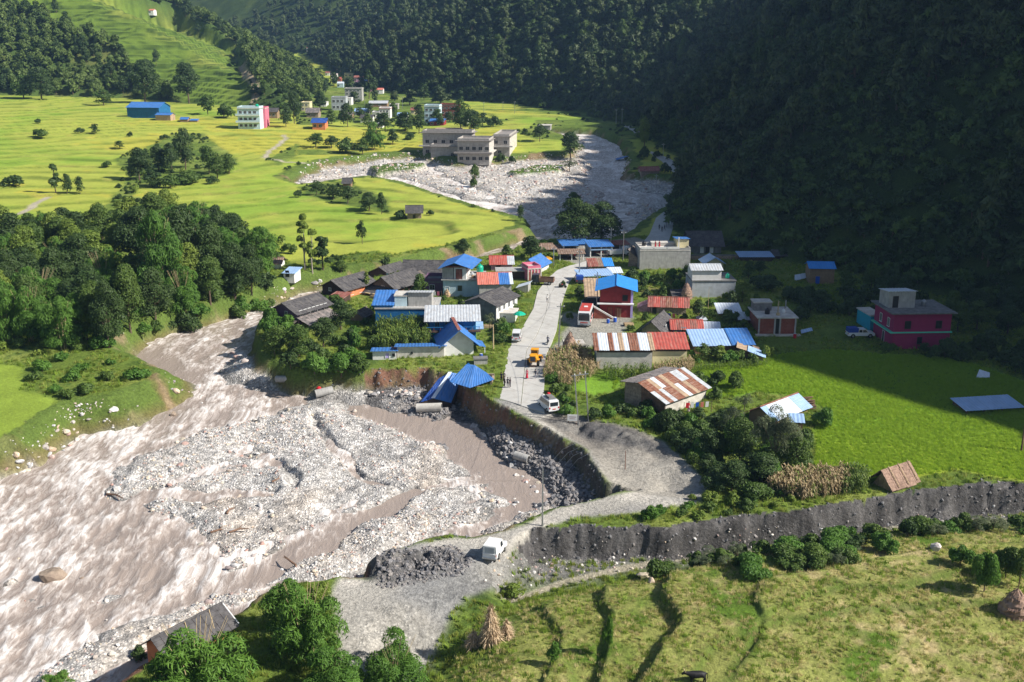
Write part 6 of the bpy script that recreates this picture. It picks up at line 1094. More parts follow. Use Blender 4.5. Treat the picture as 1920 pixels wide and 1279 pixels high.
roof_thing('pp', .30, 2.5, 'water_tank', 'dark water tank on the roof of the unfinished brick house', 'dark'); roof_thing('pp', .78, 3.5, 'sack', 'white sack left on the brick house roof', 'white_paint', .35, .6, 'sack'); roof_thing('pp', .55, 1.4, 'sack', 'pale sack near the front edge of the brick house roof', 'pale_wood', .35, .5, 'sack'); roof_thing('ee', .15, 6, 'water_tank', 'black water tank at the left end of the concrete roof', 'dark'); roof_thing('gg', .85, 2, 'water_tank', 'green water tank on the terrace of the whitewashed house', 'green_plastic', .45, .9); roof_thing('tt', .7, 5, 'water_tank', 'grey water tank on the roof of the magenta house', 'steel'); roof_thing('v1', .78, 2, 'basket', 'brown basket on the terrace of the pale blue house', 'straw', .4, .5, 'basket'); roof_thing('v1', .72, 4.5, 'sack', 'grey sack on the terrace of the pale blue house', 'grey_wall', .4, .6, 'sack')
for i, (a, b, m_, lab) in enumerate(((1140, 606, 'blue_plastic', 'small blue drum left of the larger blue barrel'), (1012, 520, 'green_plastic', 'green drum in front of the striped shop'), (1100, 522, 'dark', 'black drum under the roadside shelter'), (1490, 634, 'cloth_red', 'red tub beside the brick house plinth'), (902, 672, 'blue_plastic', 'blue drum beside the concrete water box'), (1205, 640, 'white_paint', 'white drum at the corner of the yellow stone house'))):
    t = empty('drum', G(a, b), 0, lab, 'drum'); MB().lathe([(.26, 0), (.31, .1), (.31, .75), (.26, .85)], 12).build('drum_body', M[m_], t); MB().lathe([(.27, 0), (.27, .04), (.1, .06)], 12, (0, 0, .852)).build('lid', M['grey_wall'], t)
for a, b, rz, lab in ((1180, 612, 10, 'stack of firewood beside the bus yard'), (700, 560, -30, 'firewood stack by the slate porch'), (1330, 662, 4, 'firewood under the creepers of the blue roofed row'), (915, 616, 0, 'firewood heap against the grey gable house')):
    t = empty('firewood_stack', G(a, b), math.radians(rz), lab, 'firewood')
    for i in range(18): MB().tube((-.9, .05 + .2 * (i % 6), .1 + .19 * (i // 6)), (.9 + random.uniform(-.1, .1), .05 + .2 * (i % 6), .1 + .19 * (i // 6)), .09, n=5).build('log', M['plank' if i % 2 else 'pale_wood'], t)
g = G(1662, 918); r = empty('thatched_rick', g, math.radians(34), 'long thatched rick leaning at the edge of the rice field', 'thatched rick'); mb = MB(); mb.courses((-.5, -1.2, .3), (5.6, -1.2, .3), (5.6, .8, 2.6), (-.5, .8, 2.6), .5, .10, .1, .5).courses((5.6, 2.8, .6), (-.5, 2.8, .6), (-.5, .8, 2.6), (5.6, .8, 2.6), .5, .1, .1, .5).build('thatch', M['old_straw'], r)
MB().add([(0, -.9, -.3), (0, 2.5, -.3), (0, .8, 2.4), (5.3, -.9, -.3), (5.3, 2.5, -.3), (5.3, .8, 2.4)], [(0, 1, 2), (3, 5, 4), (0, 2, 5, 3), (1, 4, 5, 2)]).build('stack', M['straw'], r)
for i in range(3): MB().tube((1 + 2 * i, -1.3, .5), (1 + 2 * i, .8, 2.85), .06).build('roof_pole', M['pale_wood'], r)
g = G(1502, 764); r = empty('firewood_pile', g, math.radians(8), 'rounded brown pile of firewood at the edge of the bright rice field', 'firewood pile')
for i in range(40): a = random.uniform(-1, 1); k = random.uniform(0, math.sqrt(1 - a * a)); MB().tube((-1.7 + random.uniform(-.1, .1), a * 1.3, .1 + k * 1.5), (1.9 + random.uniform(-.1, .1), a * 1.3, .1 + k * 1.5), .1, n=5).build('log', M['plank'], r)
t = empty('barrel', G(1153, 604), 0, 'blue plastic barrel on the yard before the red and blue house', 'barrel'); MB().lathe([(.28, 0), (.33, .1), (.34, .5), (.33, .85), (.28, .95)], 14).build('drum', M['blue_plastic'], t); MB().lathe([(.30, 0), (.30, .04), (.1, .06)], 14, (0, 0, .952)).build('lid', M['white_paint'], t)
g = G(1040, 486); 
for i, (px, py, m_, lab) in enumerate(((1016, 500, 'white_paint', 'white market umbrella at the road bend'), (1026, 499, 'loader_yellow', 'yellow market umbrella at the road bend'), (974, 606, 'green_plastic', 'small green parasol at the left road edge'))):
    t = empty('umbrella', G(px, py), 0, lab, 'umbrella'); MB().tube((0, 0, 0), (0, 0, 2.2), .03).build('pole', M['steel'], t); MB().lathe([(1.3, 0), (.9, .3), (.4, .52), (.03, .6)], 8, (0, 0, 1.8)).build('canopy', M[m_], t)
# driftwood
for a, b, L, rz, lab in ((200, 928, 3.4, -30, 'mossy green trunk stranded at the left tip of the gravel bar'), (555, 1062, 3.0, 130, 'thin brown pole lying across the small muddy channel'), (395, 1000, 2.2, 10, 'brown driftwood log in the gravel'), (430, 1000, 2.5, 20, 'splintered driftwood on the gravel bar'), (425, 965, 1.8, 70, 'reddish root stump on the gravel bar'), (510, 905, 1.8, 25, 'dark branch in the shallow middle channel'), (905, 275 + 8, 3, 10, 'log stranded below the school')):
    t = empty('driftwood', G(a, b) + Vector((0, 0, .15)), math.radians(rz), lab, 'driftwood', None); MB().path([(0, 0, 0), (L * .5, .15, .2), (L, 0, .1)], [.16, .13, .06], 6).path([(L * .5, .15, .2), (L * .7, .6, .5)], [.08, .03], 5).build('trunk', M['plank'], t)
# cement walkway over the ditch and yard slab near the bus
t = empty('courtyard_slab', G(1072, 640), math.radians(4), 'pale concrete forecourt with two dark gaps beside the road', 'forecourt'); box_part(t, 'slab', -1.6, 2.2, -2, .8, -.2, .12, 'pale_concrete'); box_part(t, 'walkway', -.7, .6, .804, 5.5, -.2, .10, 'pale_concrete'); box_part(t, 'slab', -1.8, 2.6, 5.504, 8.4, -.2, .12, 'pale_concrete')
# ------------------------------------------------------------------ foliage
def leaf_mat(name, c1, c2, trans=.22):
    m, nt, b = nodes_of(name); L = nt.links; oi = N(nt, 'ShaderNodeObjectInfo'); at = N(nt, 'ShaderNodeAttribute', attribute_name='var')
    ad = N(nt, 'ShaderNodeMath', operation='MULTIPLY_ADD'); L.new(oi.outputs['Random'], ad.inputs[0]); ad.inputs[1].default_value = .6; L.new(at.outputs['Fac'], ad.inputs[2])
    mx = N(nt, 'ShaderNodeMix', data_type='RGBA'); q = N(nt, 'ShaderNodeMapRange'); q.inputs['From Max'].default_value = 1.5; L.new(ad.outputs[0], q.inputs[0]); L.new(q.outputs[0], mx.inputs[0])
    mx.inputs[6].default_value = (*c1, 1); mx.inputs[7].default_value = (*c2, 1); L.new(mx.outputs[2], b.inputs['Base Color']); b.inputs['Roughness'].default_value = .55; b.inputs['Specular IOR Level'].default_value = .3
    tr = N(nt, 'ShaderNodeBsdfTranslucent'); L.new(mx.outputs[2], tr.inputs[0]); ms = N(nt, 'ShaderNodeMixShader'); ms.inputs[0].default_value = trans; out = nt.nodes['Material Output']
    L.new(b.outputs[0], ms.inputs[1]); L.new(tr.outputs[0], ms.inputs[2]); L.new(ms.outputs[0], out.inputs[0]); M[name] = m; return m
leaf_mat('leaf_dark', (.028, .060, .014), (.070, .115, .028)); leaf_mat('leaf_mid', (.045, .095, .016), (.115, .175, .030)); leaf_mat('leaf_light', (.10, .17, .022), (.22, .28, .045))
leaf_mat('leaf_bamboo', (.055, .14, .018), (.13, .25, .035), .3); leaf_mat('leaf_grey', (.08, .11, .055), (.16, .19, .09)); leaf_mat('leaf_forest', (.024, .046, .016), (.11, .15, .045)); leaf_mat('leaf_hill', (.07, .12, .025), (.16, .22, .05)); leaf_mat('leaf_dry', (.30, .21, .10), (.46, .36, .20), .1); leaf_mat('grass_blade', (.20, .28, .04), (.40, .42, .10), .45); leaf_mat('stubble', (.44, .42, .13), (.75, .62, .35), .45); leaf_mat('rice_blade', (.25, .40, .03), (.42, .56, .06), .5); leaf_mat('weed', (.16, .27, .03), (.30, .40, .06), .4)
M['bark'] = mat('bark', (.13, .095, .065), .9, .3, 3.0); M['pale_bark'] = mat('pale_bark', (.36, .32, .26), .9, .25, 3.0)
def leaf_mesh(name, P_, Nn, size, aspect=1.0, matn='leaf_mid', droop=0.0, bend=.25, rs=None):
    """many bent leaves (two triangles each) at points P_, facing Nn"""
    rs = rs or rng; n = len(P_); P_ = np.asarray(P_, float); Nn = np.asarray(Nn, float); Nn = Nn / (np.linalg.norm(Nn, axis=1, keepdims=True) + 1e-9)
    r = rs.normal(size=(n, 3)); r[:, 2] -= droop; u = r - (r * Nn).sum(1, keepdims=True) * Nn; u /= np.linalg.norm(u, axis=1, keepdims=True) + 1e-9; w = np.cross(Nn, u); s = (size * rs.uniform(.6, 1.35, n))[:, None]
    a = P_ - u * s; c = P_ + u * s; b_ = P_ + w * s * aspect * .5 - Nn * s * bend; d = P_ - w * s * aspect * .5 - Nn * s * bend
    V = np.stack([a, b_, c, d], 1).reshape(-1, 3).astype(np.float32); me = bpy.data.meshes.new(name); me.vertices.add(4 * n); me.vertices.foreach_set('co', V.ravel())
    k = np.arange(n)[:, None] * 4; T_ = np.concatenate([k + [[0, 1, 2]], k + [[0, 2, 3]]], 1).reshape(-1); me.loops.add(6 * n); me.polygons.add(2 * n); me.loops.foreach_set('vertex_index', T_.astype(np.int32)); me.polygons.foreach_set('loop_start', np.arange(0, 6 * n, 3, dtype=np.int32)); me.update(calc_edges=True)
    at = me.attributes.new('var', 'FLOAT', 'POINT'); at.data.foreach_set('value', np.repeat(rs.random(n), 4).astype(np.float32)); me.materials.append(M[matn]); return me
def blobs_points(blobs, n, rs, shell_=.35):
    w = np.array([b[3] ** 2 for b in blobs]); idx = rs.choice(len(blobs), n, p=w / w.sum()); B = np.array([b[:4] for b in blobs])[idx]; sq = np.array([b[4] if len(b) > 4 else .8 for b in blobs])[idx]
    d = rs.normal(size=(n, 3)); d /= np.linalg.norm(d, axis=1, keepdims=True); d[:, 2] = np.where(d[:, 2] < -.35, -d[:, 2], d[:, 2]); rr = B[:, 3:4] * (1 - shell_ * rs.random((n, 1)) ** 1.6); off = d * rr; off[:, 2] *= sq
    return B[:, :3] + off, d + rs.normal(size=(n, 3)) * .45
def trunk_mesh(H_, r0, limbs, matn='bark'):
    mb = MB(); mb.path([(0, 0, -.5), (.02 * H_, 0, H_ * .3), (-.01 * H_, .02 * H_, H_ * .6), (0, 0, H_ * .82)], [r0, r0 * .75, r0 * .5, r0 * .2], 6)
    for (x, y, z) in limbs: mb.path([(.0, 0, H_ * .32), (x * .5, y * .5, (z + H_ * .3) * .5), (x, y, z)], [r0 * .45, r0 * .3, r0 * .12], 4)
    me = bpy.data.meshes.new('trunk'); me.from_pydata(mb.v, [], mb.f); me.update(); me.materials.append(M[matn]); return me
def make_kind(kind, seed, leaves):
    """unit-height tree: returns (crown mesh, trunk mesh), height 1, built at height 10 and scaled"""
    rs = np.random.default_rng(seed); H_ = 10.0; lv = 'leaf_mid'; size = .42; asp = .8; droop = 0; tb = 'bark'; bl = []; r0 = .22
    if kind in ('broad', 'dark', 'light'):
        lv = {'broad': 'leaf_mid', 'dark': 'leaf_dark', 'light': 'leaf_light'}[kind]
        for i in range(19): a = rs.uniform(0, 6.28); z = rs.uniform(1.7, 8.3); q = rs.uniform(.4, 3.0) * (1 if z < 5.5 else 1 - (z - 5.5) * .22) * (.8 if z < 3 else 1); bl.append((q * math.cos(a), q * math.sin(a), z, rs.uniform(1.0, 1.9), .85))
        bl.append((0, 0, 8.3, 1.5, .9)); bl.append((0, 0, 5, 2.6, 1.1))
    elif kind in ('forest', 'hill'):
        lv = 'leaf_forest' if kind == 'forest' else 'leaf_hill'; size = .62 if kind == 'forest' else .7
        for i in range(12): a = rs.uniform(0, 6.28); z = rs.uniform(1.6, 8.2); q = rs.uniform(.3, 2.5) * (1 if z < 6 else 1.9 - z * .15); bl.append((q * math.cos(a), q * math.sin(a), z, rs.uniform(.9, 1.7), .9))
        bl.append((0, 0, 7.6, 1.7, .9))
    elif kind == 'tall':
        lv = 'leaf_light'; size = .35; tb = 'pale_bark'
        for i in range(12): z = rs.uniform(3, 9.4); a = rs.uniform(0, 6.28); q = rs.uniform(.2, 1.1); bl.append((q * math.cos(a), q * math.sin(a), z, rs.uniform(.4, .8), .9))
    elif kind == 'talldark':
        lv = 'leaf_dark'
        for i in range(14): z = rs.uniform(2, 9.0); a = rs.uniform(0, 6.28); q = rs.uniform(.2, 1.7) * (1.2 - z / 12); bl.append((q * math.cos(a), q * math.sin(a), z, rs.uniform(.7, 1.2), 1))
    elif kind == 'bamboo':
        lv = 'leaf_bamboo'; size = .62; asp = .36; droop = 1.6
        for i in range(48): a = rs.uniform(0, 6.28); q = rs.uniform(.3, 3.0); z = rs.uniform(.6, 9.0 - q * q * .42); bl.append((q * math.cos(a), q * math.sin(a), z, rs.uniform(.8, 1.35), 1.15))
    elif kind == 'willow':
        lv = 'leaf_grey'; size = .36; asp = .25; droop = 1.2
        for i in range(16): a = rs.uniform(0, 6.28); q = rs.uniform(.3, 2.8); z = rs.uniform(3, 8.8 - q * .6); bl.append((q * math.cos(a), q * math.sin(a), z, rs.uniform(.9, 1.5), 1.2))
    elif kind in ('bush', 'bushl', 'bushd', 'vine'):
        lv = {'bush': 'leaf_mid', 'bushl': 'leaf_light', 'bushd': 'leaf_dark', 'vine': 'leaf_bamboo'}[kind]; size = .75; r0 = .3
        for i in range(11): a = rs.uniform(0, 6.28); q = rs.uniform(0, 5.0); bl.append((q * math.cos(a), q * math.sin(a), rs.uniform(2, 6.6 - q * .6), rs.uniform(1.8, 3.3), .9))
    P_, Nn = blobs_points(bl, leaves, rs)
    if kind in ('bush', 'bushl', 'bushd', 'vine'): P_[:, 2] = np.abs(P_[:, 2]) 
    size *= (1500 / leaves) ** .42
    cr = leaf_mesh('crown', P_, Nn, size, asp, lv, droop, rs=rs); limbs = [(b[0] * .8, b[1] * .8, b[2]) for b in bl[:5]]
    tr = trunk_mesh(H_ * (.9 if 'bush' not in kind and kind != 'vine' else .5), r0, limbs, tb) if kind != 'bamboo' else None
    if kind == 'bamboo':
        mb = MB()
        for i in range(14): a = rs.uniform(0, 6.28); q = rs.uniform(.8, 2.6); mb.path([(.4 * math.cos(a), .4 * math.sin(a), -.3), (.5 * q * math.cos(a), .5 * q * math.sin(a), 5.5), (q * math.cos(a), q * math.sin(a), 8.4)], [.035, .03, .015], 4)
        tr = bpy.data.meshes.new('stems'); tr.from_pydata(mb.v, [], mb.f); tr.update(); tr.materials.append(M['pale_wood'])
    return cr, tr
KC = {}
def kinds(kind, leaves, nvar=3):
    k = (kind, leaves)
    if k not in KC: KC[k] = [make_kind(kind, hash_(kind) + leaves + 31 * i, leaves) for i in range(nvar)]
    return KC[k]
def hash_(s): return sum(ord(c) * (i + 3) for i, c in enumerate(s)) * 7
def tree_at(v, h, wid, kind, label, cat='tree', group=None, leaves=None, name=None):
    """h, wid in metres"""
    s = scale_at(v); leaves = leaves or int(min(9000, max(420, (h * s) * (wid * s) * .8))); leaves = int(450 * 2 ** round(math.log2(leaves / 450)))
    cr, tr = random.choice(kinds(kind, leaves, 2 if leaves > 3000 else 3)); w0 = {'tall': 3.4, 'talldark': 4.4, 'forest': 5.0, 'bamboo': 7.6, 'willow': 7.4}.get(kind, 8.0 if 'bush' not in kind and kind != 'vine' else 12.5)
    nm = name or {'bamboo': 'bamboo_clump', 'bush': 'shrub', 'bushl': 'shrub', 'bushd': 'shrub', 'vine': 'shrub'}.get(kind, 'tree'); h0 = 8.6 if ('bush' in kind or kind == 'vine') else 10.0
    r = empty(nm, v, random.uniform(0, 6.28), label, cat, group); r.scale = (wid / w0, wid / w0, h / h0)
    a = bpy.data.objects.new('crown', cr); COL.objects.link(a); a.parent = r
    if tr: b = bpy.data.objects.new('trunk' if kind != 'bamboo' else 'stems', tr); COL.objects.link(b); b.parent = r
    return r
def tp(px, py, Hp, Wp, kind, label, **k):
    v = G(px, py); s = scale_at(v); return tree_at(v, Hp / s / .965, Wp / s, kind, label, cat='shrub' if ('bush' in kind or kind == 'vine') else 'bamboo' if kind == 'bamboo' else 'tree', **k)
TR = [ # px, py of the foot, height and width in picture pixels
 (1076, 460, 90, 98, 'dark', 'big round dark tree behind the blue roofed garages, left half'), (1128, 457, 80, 92, 'dark', 'big round dark tree behind the white lorry yard, right half'), (1076, 398, 38, 38, 'broad', 'lighter green tree in the gravel just above the big round tree'), (996, 486, 44, 58, 'dark', 'dark bushy tree left of the road bend'), (950, 488, 30, 34, 'broad', 'small round tree behind the blue gabled roof'), (870, 478, 32, 30, 'dark', 'sparse tree on the river bank above the bright blue roof'), (976, 414, 30, 20, 'dark', 'dark tree on the tip of the rice terrace by the river'),
 (572, 507, 104, 30, 'tall', 'tallest thin pale tree beside the two small sheds'), (586, 512, 96, 26, 'tall', 'second thin pale tree beside the two small sheds'), (606, 506, 66, 36, 'talldark', 'dark upright tree right of the thin pale trees'), (679, 458, 46, 24, 'dark', 'lone dark tree in the middle of the yellow rice field'), (724, 500, 22, 16, 'bushd', 'small dark shrub on the field edge above the river'), (640, 512, 26, 30, 'broad', 'shrubby tree on the stony bank beside the dark upright tree'),
 (105, 362, 54, 26, 'talldark', 'tall dark tree, left of the trio in the left field'), (126, 364, 38, 24, 'dark', 'middle tree of the trio in the left field'), (150, 364, 34, 22, 'dark', 'right tree of the trio in the left field'), (25, 348, 20, 38, 'bushd', 'dark shrub at the left edge of the rice fields'), (77, 258, 18, 34, 'bush', 'spreading shrub in the upper left rice terraces'), (178, 252, 20, 20, 'dark', 'small dark tree in the upper rice terraces'), (151, 250, 11, 18, 'bushd', 'low shrub beside the small dark tree in the upper terraces'), (224, 279, 15, 22, 'dark', 'dark shrub tree between terraces left of the grove'), (308, 261, 9, 18, 'bushd', 'low dark hedge shrub above the grove'), (72, 232, 11, 14, 'bushd', 'tiny dark shrub high in the left terraces'), (200, 314, 15, 17, 'bush', 'small bright green shrub left of the grove'), (245, 257, 10, 12, 'bushd', 'tiny dark shrub above the grove'),
 (262, 338, 62, 58, 'dark', 'dark rounded tree at the left of the field grove'), (298, 322, 50, 44, 'dark', 'dark tree in the middle of the field grove'), (348, 318, 78, 52, 'dark', 'tallest dark tree of the field grove'), (322, 324, 56, 40, 'dark', 'dark tree left of the tallest one in the field grove'), (392, 326, 52, 44, 'broad', 'green tree right of the tallest one in the field grove'), (430, 326, 38, 44, 'broad', 'rightmost tree of the field grove'), (408, 334, 40, 40, 'broad', 'front tree at the right of the field grove'), (285, 352, 34, 44, 'dark', 'low front tree of the field grove'), (360, 345, 28, 60, 'bush', 'wide bright shrub before the field grove'), (320, 352, 26, 50, 'bush', 'shrub at the foot of the field grove'),
 (272, 194, 80, 66, 'dark', 'huge grey green tree behind the blue warehouse'), (355, 194, 74, 60, 'dark', 'huge grey green tree right of the blue warehouse'), (78, 186, 60, 64, 'dark', 'big dark tree at the foot of the left hill'), (45, 186, 46, 46, 'broad', 'tree at the far left foot of the hill'), (195, 198, 30, 44, 'broad', 'bushy tree left of the blue warehouse'), (390, 215, 36, 40, 'broad', 'leafy tree between the warehouse and the pale blue house'), (420, 222, 28, 40, 'bush', 'shrubbery left of the pale blue house'),
 (594, 366, 28, 34, 'dark', 'leftmost tree of the shrub row in the lower rice field'), (625, 374, 28, 36, 'dark', 'second tree of the shrub row in the lower rice field'), (652, 382, 34, 40, 'dark', 'central tree of the shrub row in the lower rice field'), (692, 396, 36, 44, 'dark', 'dense tree near the right of the shrub row'), (716, 402, 42, 26, 'dark', 'upright tree ending the shrub row at the right'), (752, 408, 14, 30, 'bushd', 'low shrub left of the field hut'), (806, 404, 12, 14, 'bushd', 'round shrub right of the field hut'), (560, 370, 16, 20, 'bushd', 'shrub at the corner of the debris tongue'),
 (700, 282, 54, 48, 'bamboo', 'tall bamboo clump on the green step left of the school'), (736, 270, 28, 30, 'dark', 'round tree left of the school'), (592, 276, 26, 40, 'broad', 'tree on the green step above the debris tongue'), (622, 278, 24, 36, 'dark', 'dark tree on the green step above the debris tongue'), (652, 286, 28, 40, 'bush', 'wide shrub on the green step'), (680, 290, 30, 38, 'broad', 'tree in front of the bamboo clump'), (770, 262, 12, 24, 'bushd', 'low hedge shrub left of the school'),
 (1070, 297, 50, 54, 'dark', 'tree standing on the river bank right of the school'), (1012, 266, 34, 30, 'dark', 'tree behind the island strip right of the school'), (890, 350, 42, 24, 'broad', 'stranded tree in the pale debris below the school'), (888, 352, 18, 14, 'bush', 'small green shrub in the pale debris below the school'), (940, 303, 16, 16, 'bushd', 'dark shrub at the lower corner of the school'), (960, 306, 14, 14, 'bushd', 'grey shrub right of the school corner'), (1068, 322, 26, 36, 'willow', 'greyish shrub at the tip of the gravel by the rapids'),
 (864, 244, 58, 44, 'broad', 'tree in front of the bare brick building'), (884, 250, 44, 52, 'dark', 'dark tree right of the bare brick building'), (722, 246, 34, 44, 'dark', 'dark tree in the middle of the far town'), (760, 246, 36, 46, 'dark', 'dark tree left of the tall pale blue house'), (786, 250, 36, 34, 'dark', 'dark tree just left of the tall pale blue house'), (652, 238, 44, 34, 'dark', 'dark tree right of the orange walled house'), (605, 236, 14, 20, 'bushd', 'shrub right of the orange walled house'), (552, 232, 62, 34, 'dark', 'tall dark tree at the foot of the spur'), (536, 238, 40, 30, 'dark', 'tree at the foot of the spur by the mud house'), (925, 238, 20, 28, 'bushd', 'shrub row at the edge of the far paddies'), (905, 236, 24, 26, 'dark', 'dark shrub tree at the edge of the far paddies'), (692, 185, 56, 22, 'talldark', 'tall dark conifer like tree above the far town'), (704, 196, 36, 20, 'dark', 'tree under the far forest by the long barn'),
 (1208, 274, 54, 32, 'light', 'pale upright tree beside the upstream road'), (1325, 306, 78, 44, 'light', 'pale lit tree on the dark mountain foot'), (1260, 405, 20, 20, 'dark', 'small dark tree at the crest of the shaded road'),
 (640, 618, 56, 60, 'dark', 'dark leafy tree behind the cliff top garden'), (560, 668, 62, 74, 'broad', 'broad yellowish green tree below the purple house'), (606, 650, 56, 62, 'dark', 'dense tree right of the purple house'), (515, 668, 58, 46, 'broad', 'tree hanging over the river at the village tip'), (503, 632, 44, 30, 'vine', 'green creeper covered bush at the left end of the village'), (590, 700, 44, 66, 'vine', 'creeper covered shrub on the cliff edge, left one'), (640, 706, 46, 70, 'vine', 'creeper covered shrub on the cliff edge, right one'), (672, 698, 36, 44, 'bush', 'shrub on the cliff edge beside the grass strip'), (545, 690, 34, 44, 'bushd', 'dark shrub under the overhanging tree'), (700, 655, 30, 34, 'bush', 'bright shrub in front of the maize plot'), (688, 548, 40, 16, 'light', 'leafy yellow green tree between the slate houses'), (787, 556, 42, 38, 'broad', 'leafy tree before the dark laundry block'), (625, 570, 20, 36, 'bush', 'banana like shrub behind the purple house'), (762, 562, 12, 20, 'bush', 'low shrub above the rooftop rooms'),
 (950, 628, 28, 30, 'vine', 'bright round bush beside the white van'), (936, 642, 20, 32, 'bush', 'low bush under the lamp pole'), (972, 562, 18, 22, 'bush', 'roadside shrub below the tilted tin shop'), (964, 588, 20, 22, 'bush', 'roadside shrub beside the white annex'), (918, 620, 34, 26, 'willow', 'greyish bush against the grey gable house'), (1056, 540, 14, 14, 'bushd', 'dark shrub right of the road opposite the shops'), (1085, 560, 26, 22, 'dark', 'dark small tree in the yard before the brown annex'), (1068, 600, 16, 14, 'bush', 'shrub at the front of the bus yard'),
 (1208, 530, 26, 28, 'vine', 'leafy banana shrub at the left foot of the concrete wall'), (1234, 532, 24, 30, 'bush', 'shrub under the middle of the concrete wall'), (1262, 526, 26, 30, 'vine', 'bright shrub under the right part of the concrete wall'), (1288, 520, 22, 24, 'bush', 'shrub at the right foot of the concrete wall'), (1186, 528, 28, 30, 'bushd', 'dark shrub left of the concrete building'), (1250, 548, 18, 30, 'bushl', 'yellow green bush above the dry patch'), (1308, 604, 44, 34, 'dark', 'dark shrub tree beside the rusty red shed'), (1330, 598, 24, 26, 'bush', 'shrub between the haystack and pale tin byre'), (1392, 566, 42, 40, 'light', 'yellow green tree right of the whitewashed house'), (1412, 600, 46, 32, 'vine', 'banana like tree behind the brick house'), (1372, 570, 26, 24, 'bushd', 'shrub at the right foot of the whitewashed house'), (1440, 545, 34, 60, 'bushd', 'dark thicket in the shade above the brick house'), (1480, 560, 24, 50, 'bushd', 'dark low thicket in the mountain shade'),
 (1318, 676, 34, 36, 'broad', 'creeper covered tree before the pale blue roof, left one'), (1350, 678, 32, 34, 'light', 'yellow green creeper before the pale blue roof'), (1384, 676, 26, 26, 'bush', 'shrub before the deep blue roof'), (1412, 680, 20, 26, 'bush', 'shrub before the small pale lean-to'), (1436, 672, 26, 18, 'bushl', 'yellow green bush at the right end of the blue roofed row'), (1446, 668, 18, 16, 'bushl', 'small yellow green bush at the shadow edge'),
 (1310, 722, 28, 44, 'bush', 'bright bush left of the rice field'), (1345, 722, 32, 40, 'bushd', 'dark leafy bush at the edge of the bright rice field'), (1378, 730, 40, 46, 'bush', 'round leafy bush beside the bright rice field'), (1270, 705, 20, 40, 'bushl', 'low bush behind the barn'), (1340, 750, 26, 30, 'bush', 'bush right of the rust striped barn'), (1395, 770, 36, 34, 'willow', 'greyish bush left of the farmhouse'),
 (1450, 890, 140, 96, 'willow', 'tall feathery grey green tree by the gully'), (1385, 875, 100, 84, 'broad', 'leafy tree left of the feathery tree in the gully'), (1335, 870, 66, 70, 'dark', 'dark tree at the left of the gully thicket'), (1490, 890, 84, 70, 'broad', 'broad leaved tree with red blossom right of the feathery tree'), (1375, 830, 72, 56, 'willow', 'smaller feathery bush behind the gully thicket'), (1430, 905, 60, 90, 'dark', 'dark front shrub of the gully thicket'), (1510, 850, 56, 50, 'bush', 'shrub at the corner of the rice field'), (1548, 800, 38, 46, 'vine', 'large leaved creeper bush by the firewood pile'), (1350, 920, 44, 70, 'bushd', 'dark shrub above the track at the gully mouth'), (1410, 935, 40, 70, 'bush', 'shrub between the track and the maize'), (1310, 850, 36, 44, 'bushd', 'dark shrub on the gully edge'),
 (578, 1240, 175, 140, 'bamboo', 'tall bright bamboo leaning over the grey track'), (545, 1185, 110, 110, 'bamboo', 'bamboo plume at the river side of the tall bamboo'), (615, 1310, 110, 130, 'bamboo', 'bamboo at the bottom left of the grey track'), (375, 1330, 195, 200, 'bamboo', 'wide bamboo clump in front of the slate roofed hut'), (310, 1330, 110, 110, 'bamboo', 'low bamboo at the left of the wide clump'), (430, 1320, 90, 90, 'bamboo', 'low bamboo at the right of the wide clump'), (742, 1305, 142, 126, 'bamboo', 'bamboo clump at the right of the grey track'), (600, 1122, 44, 54, 'bushl', 'dry yellowish bush on the mud bank'), (110, 1300, 44, 80, 'bamboo', 'small bamboo in the lower left corner'), (262, 1238, 30, 30, 'bushd', 'small dark shrub by the slate roof'), (660, 1300, 50, 90, 'vine', 'leafy shrub at the bottom between two bamboos'),
 (960, 1116, 26, 44, 'bushl', 'yellowish bush at the start of the footpath'), (1142, 1215, 66, 24, 'vine', 'climber covered stump on the terrace edge'), (1040, 1240, 40, 30, 'vine', 'bushy weed on the lower terrace'), (1845, 1110, 100, 64, 'vine', 'climber draped tree at the right of the stubble field'), (1885, 1085, 70, 60, 'bush', 'dark shrub behind the climber draped tree'), (1910, 1100, 80, 50, 'broad', 'tree at the right edge above the haystack'), (1800, 1060, 44, 50, 'vine', 'climber bush above the stubble field'),
]
for a in TR: tp(*a)
def gval(arr, x, y):
    r = np.clip(np.round(np.log(np.maximum(y, 44.01) / 44) / 0.00355), 0, ny - 1).astype(int); j = np.clip(np.searchsorted(Tc, x / y), 0, nx - 1); return arr[r, j]
def place_words(objs):
    """say in each label where in its group the thing stands"""
    q = []
    if len(objs) < 2: return
    for o in objs: v = o.location; d = v.y * cp - (v.z - CAMZ) * sp; q.append((v.x / d, (v.y * sp + (v.z - CAMZ) * cp) / d))
    q = np.array(q); rx = np.argsort(np.argsort(q[:, 0])) / max(1, len(q) - 1); ry_ = np.argsort(np.argsort(q[:, 1])) / max(1, len(q) - 1)
    for o, a, b in zip(objs, rx, ry_):
        c = ['far left', 'left', 'left of centre', 'right of centre', 'right', 'far right'][min(5, int(a * 6))]; r_ = ['lowest', 'lower', 'upper', 'uppermost'][min(3, int(b * 4))]
        o['label'] = ' '.join((o['label'] + ', ' + c + ' and ' + r_).split()[:16])
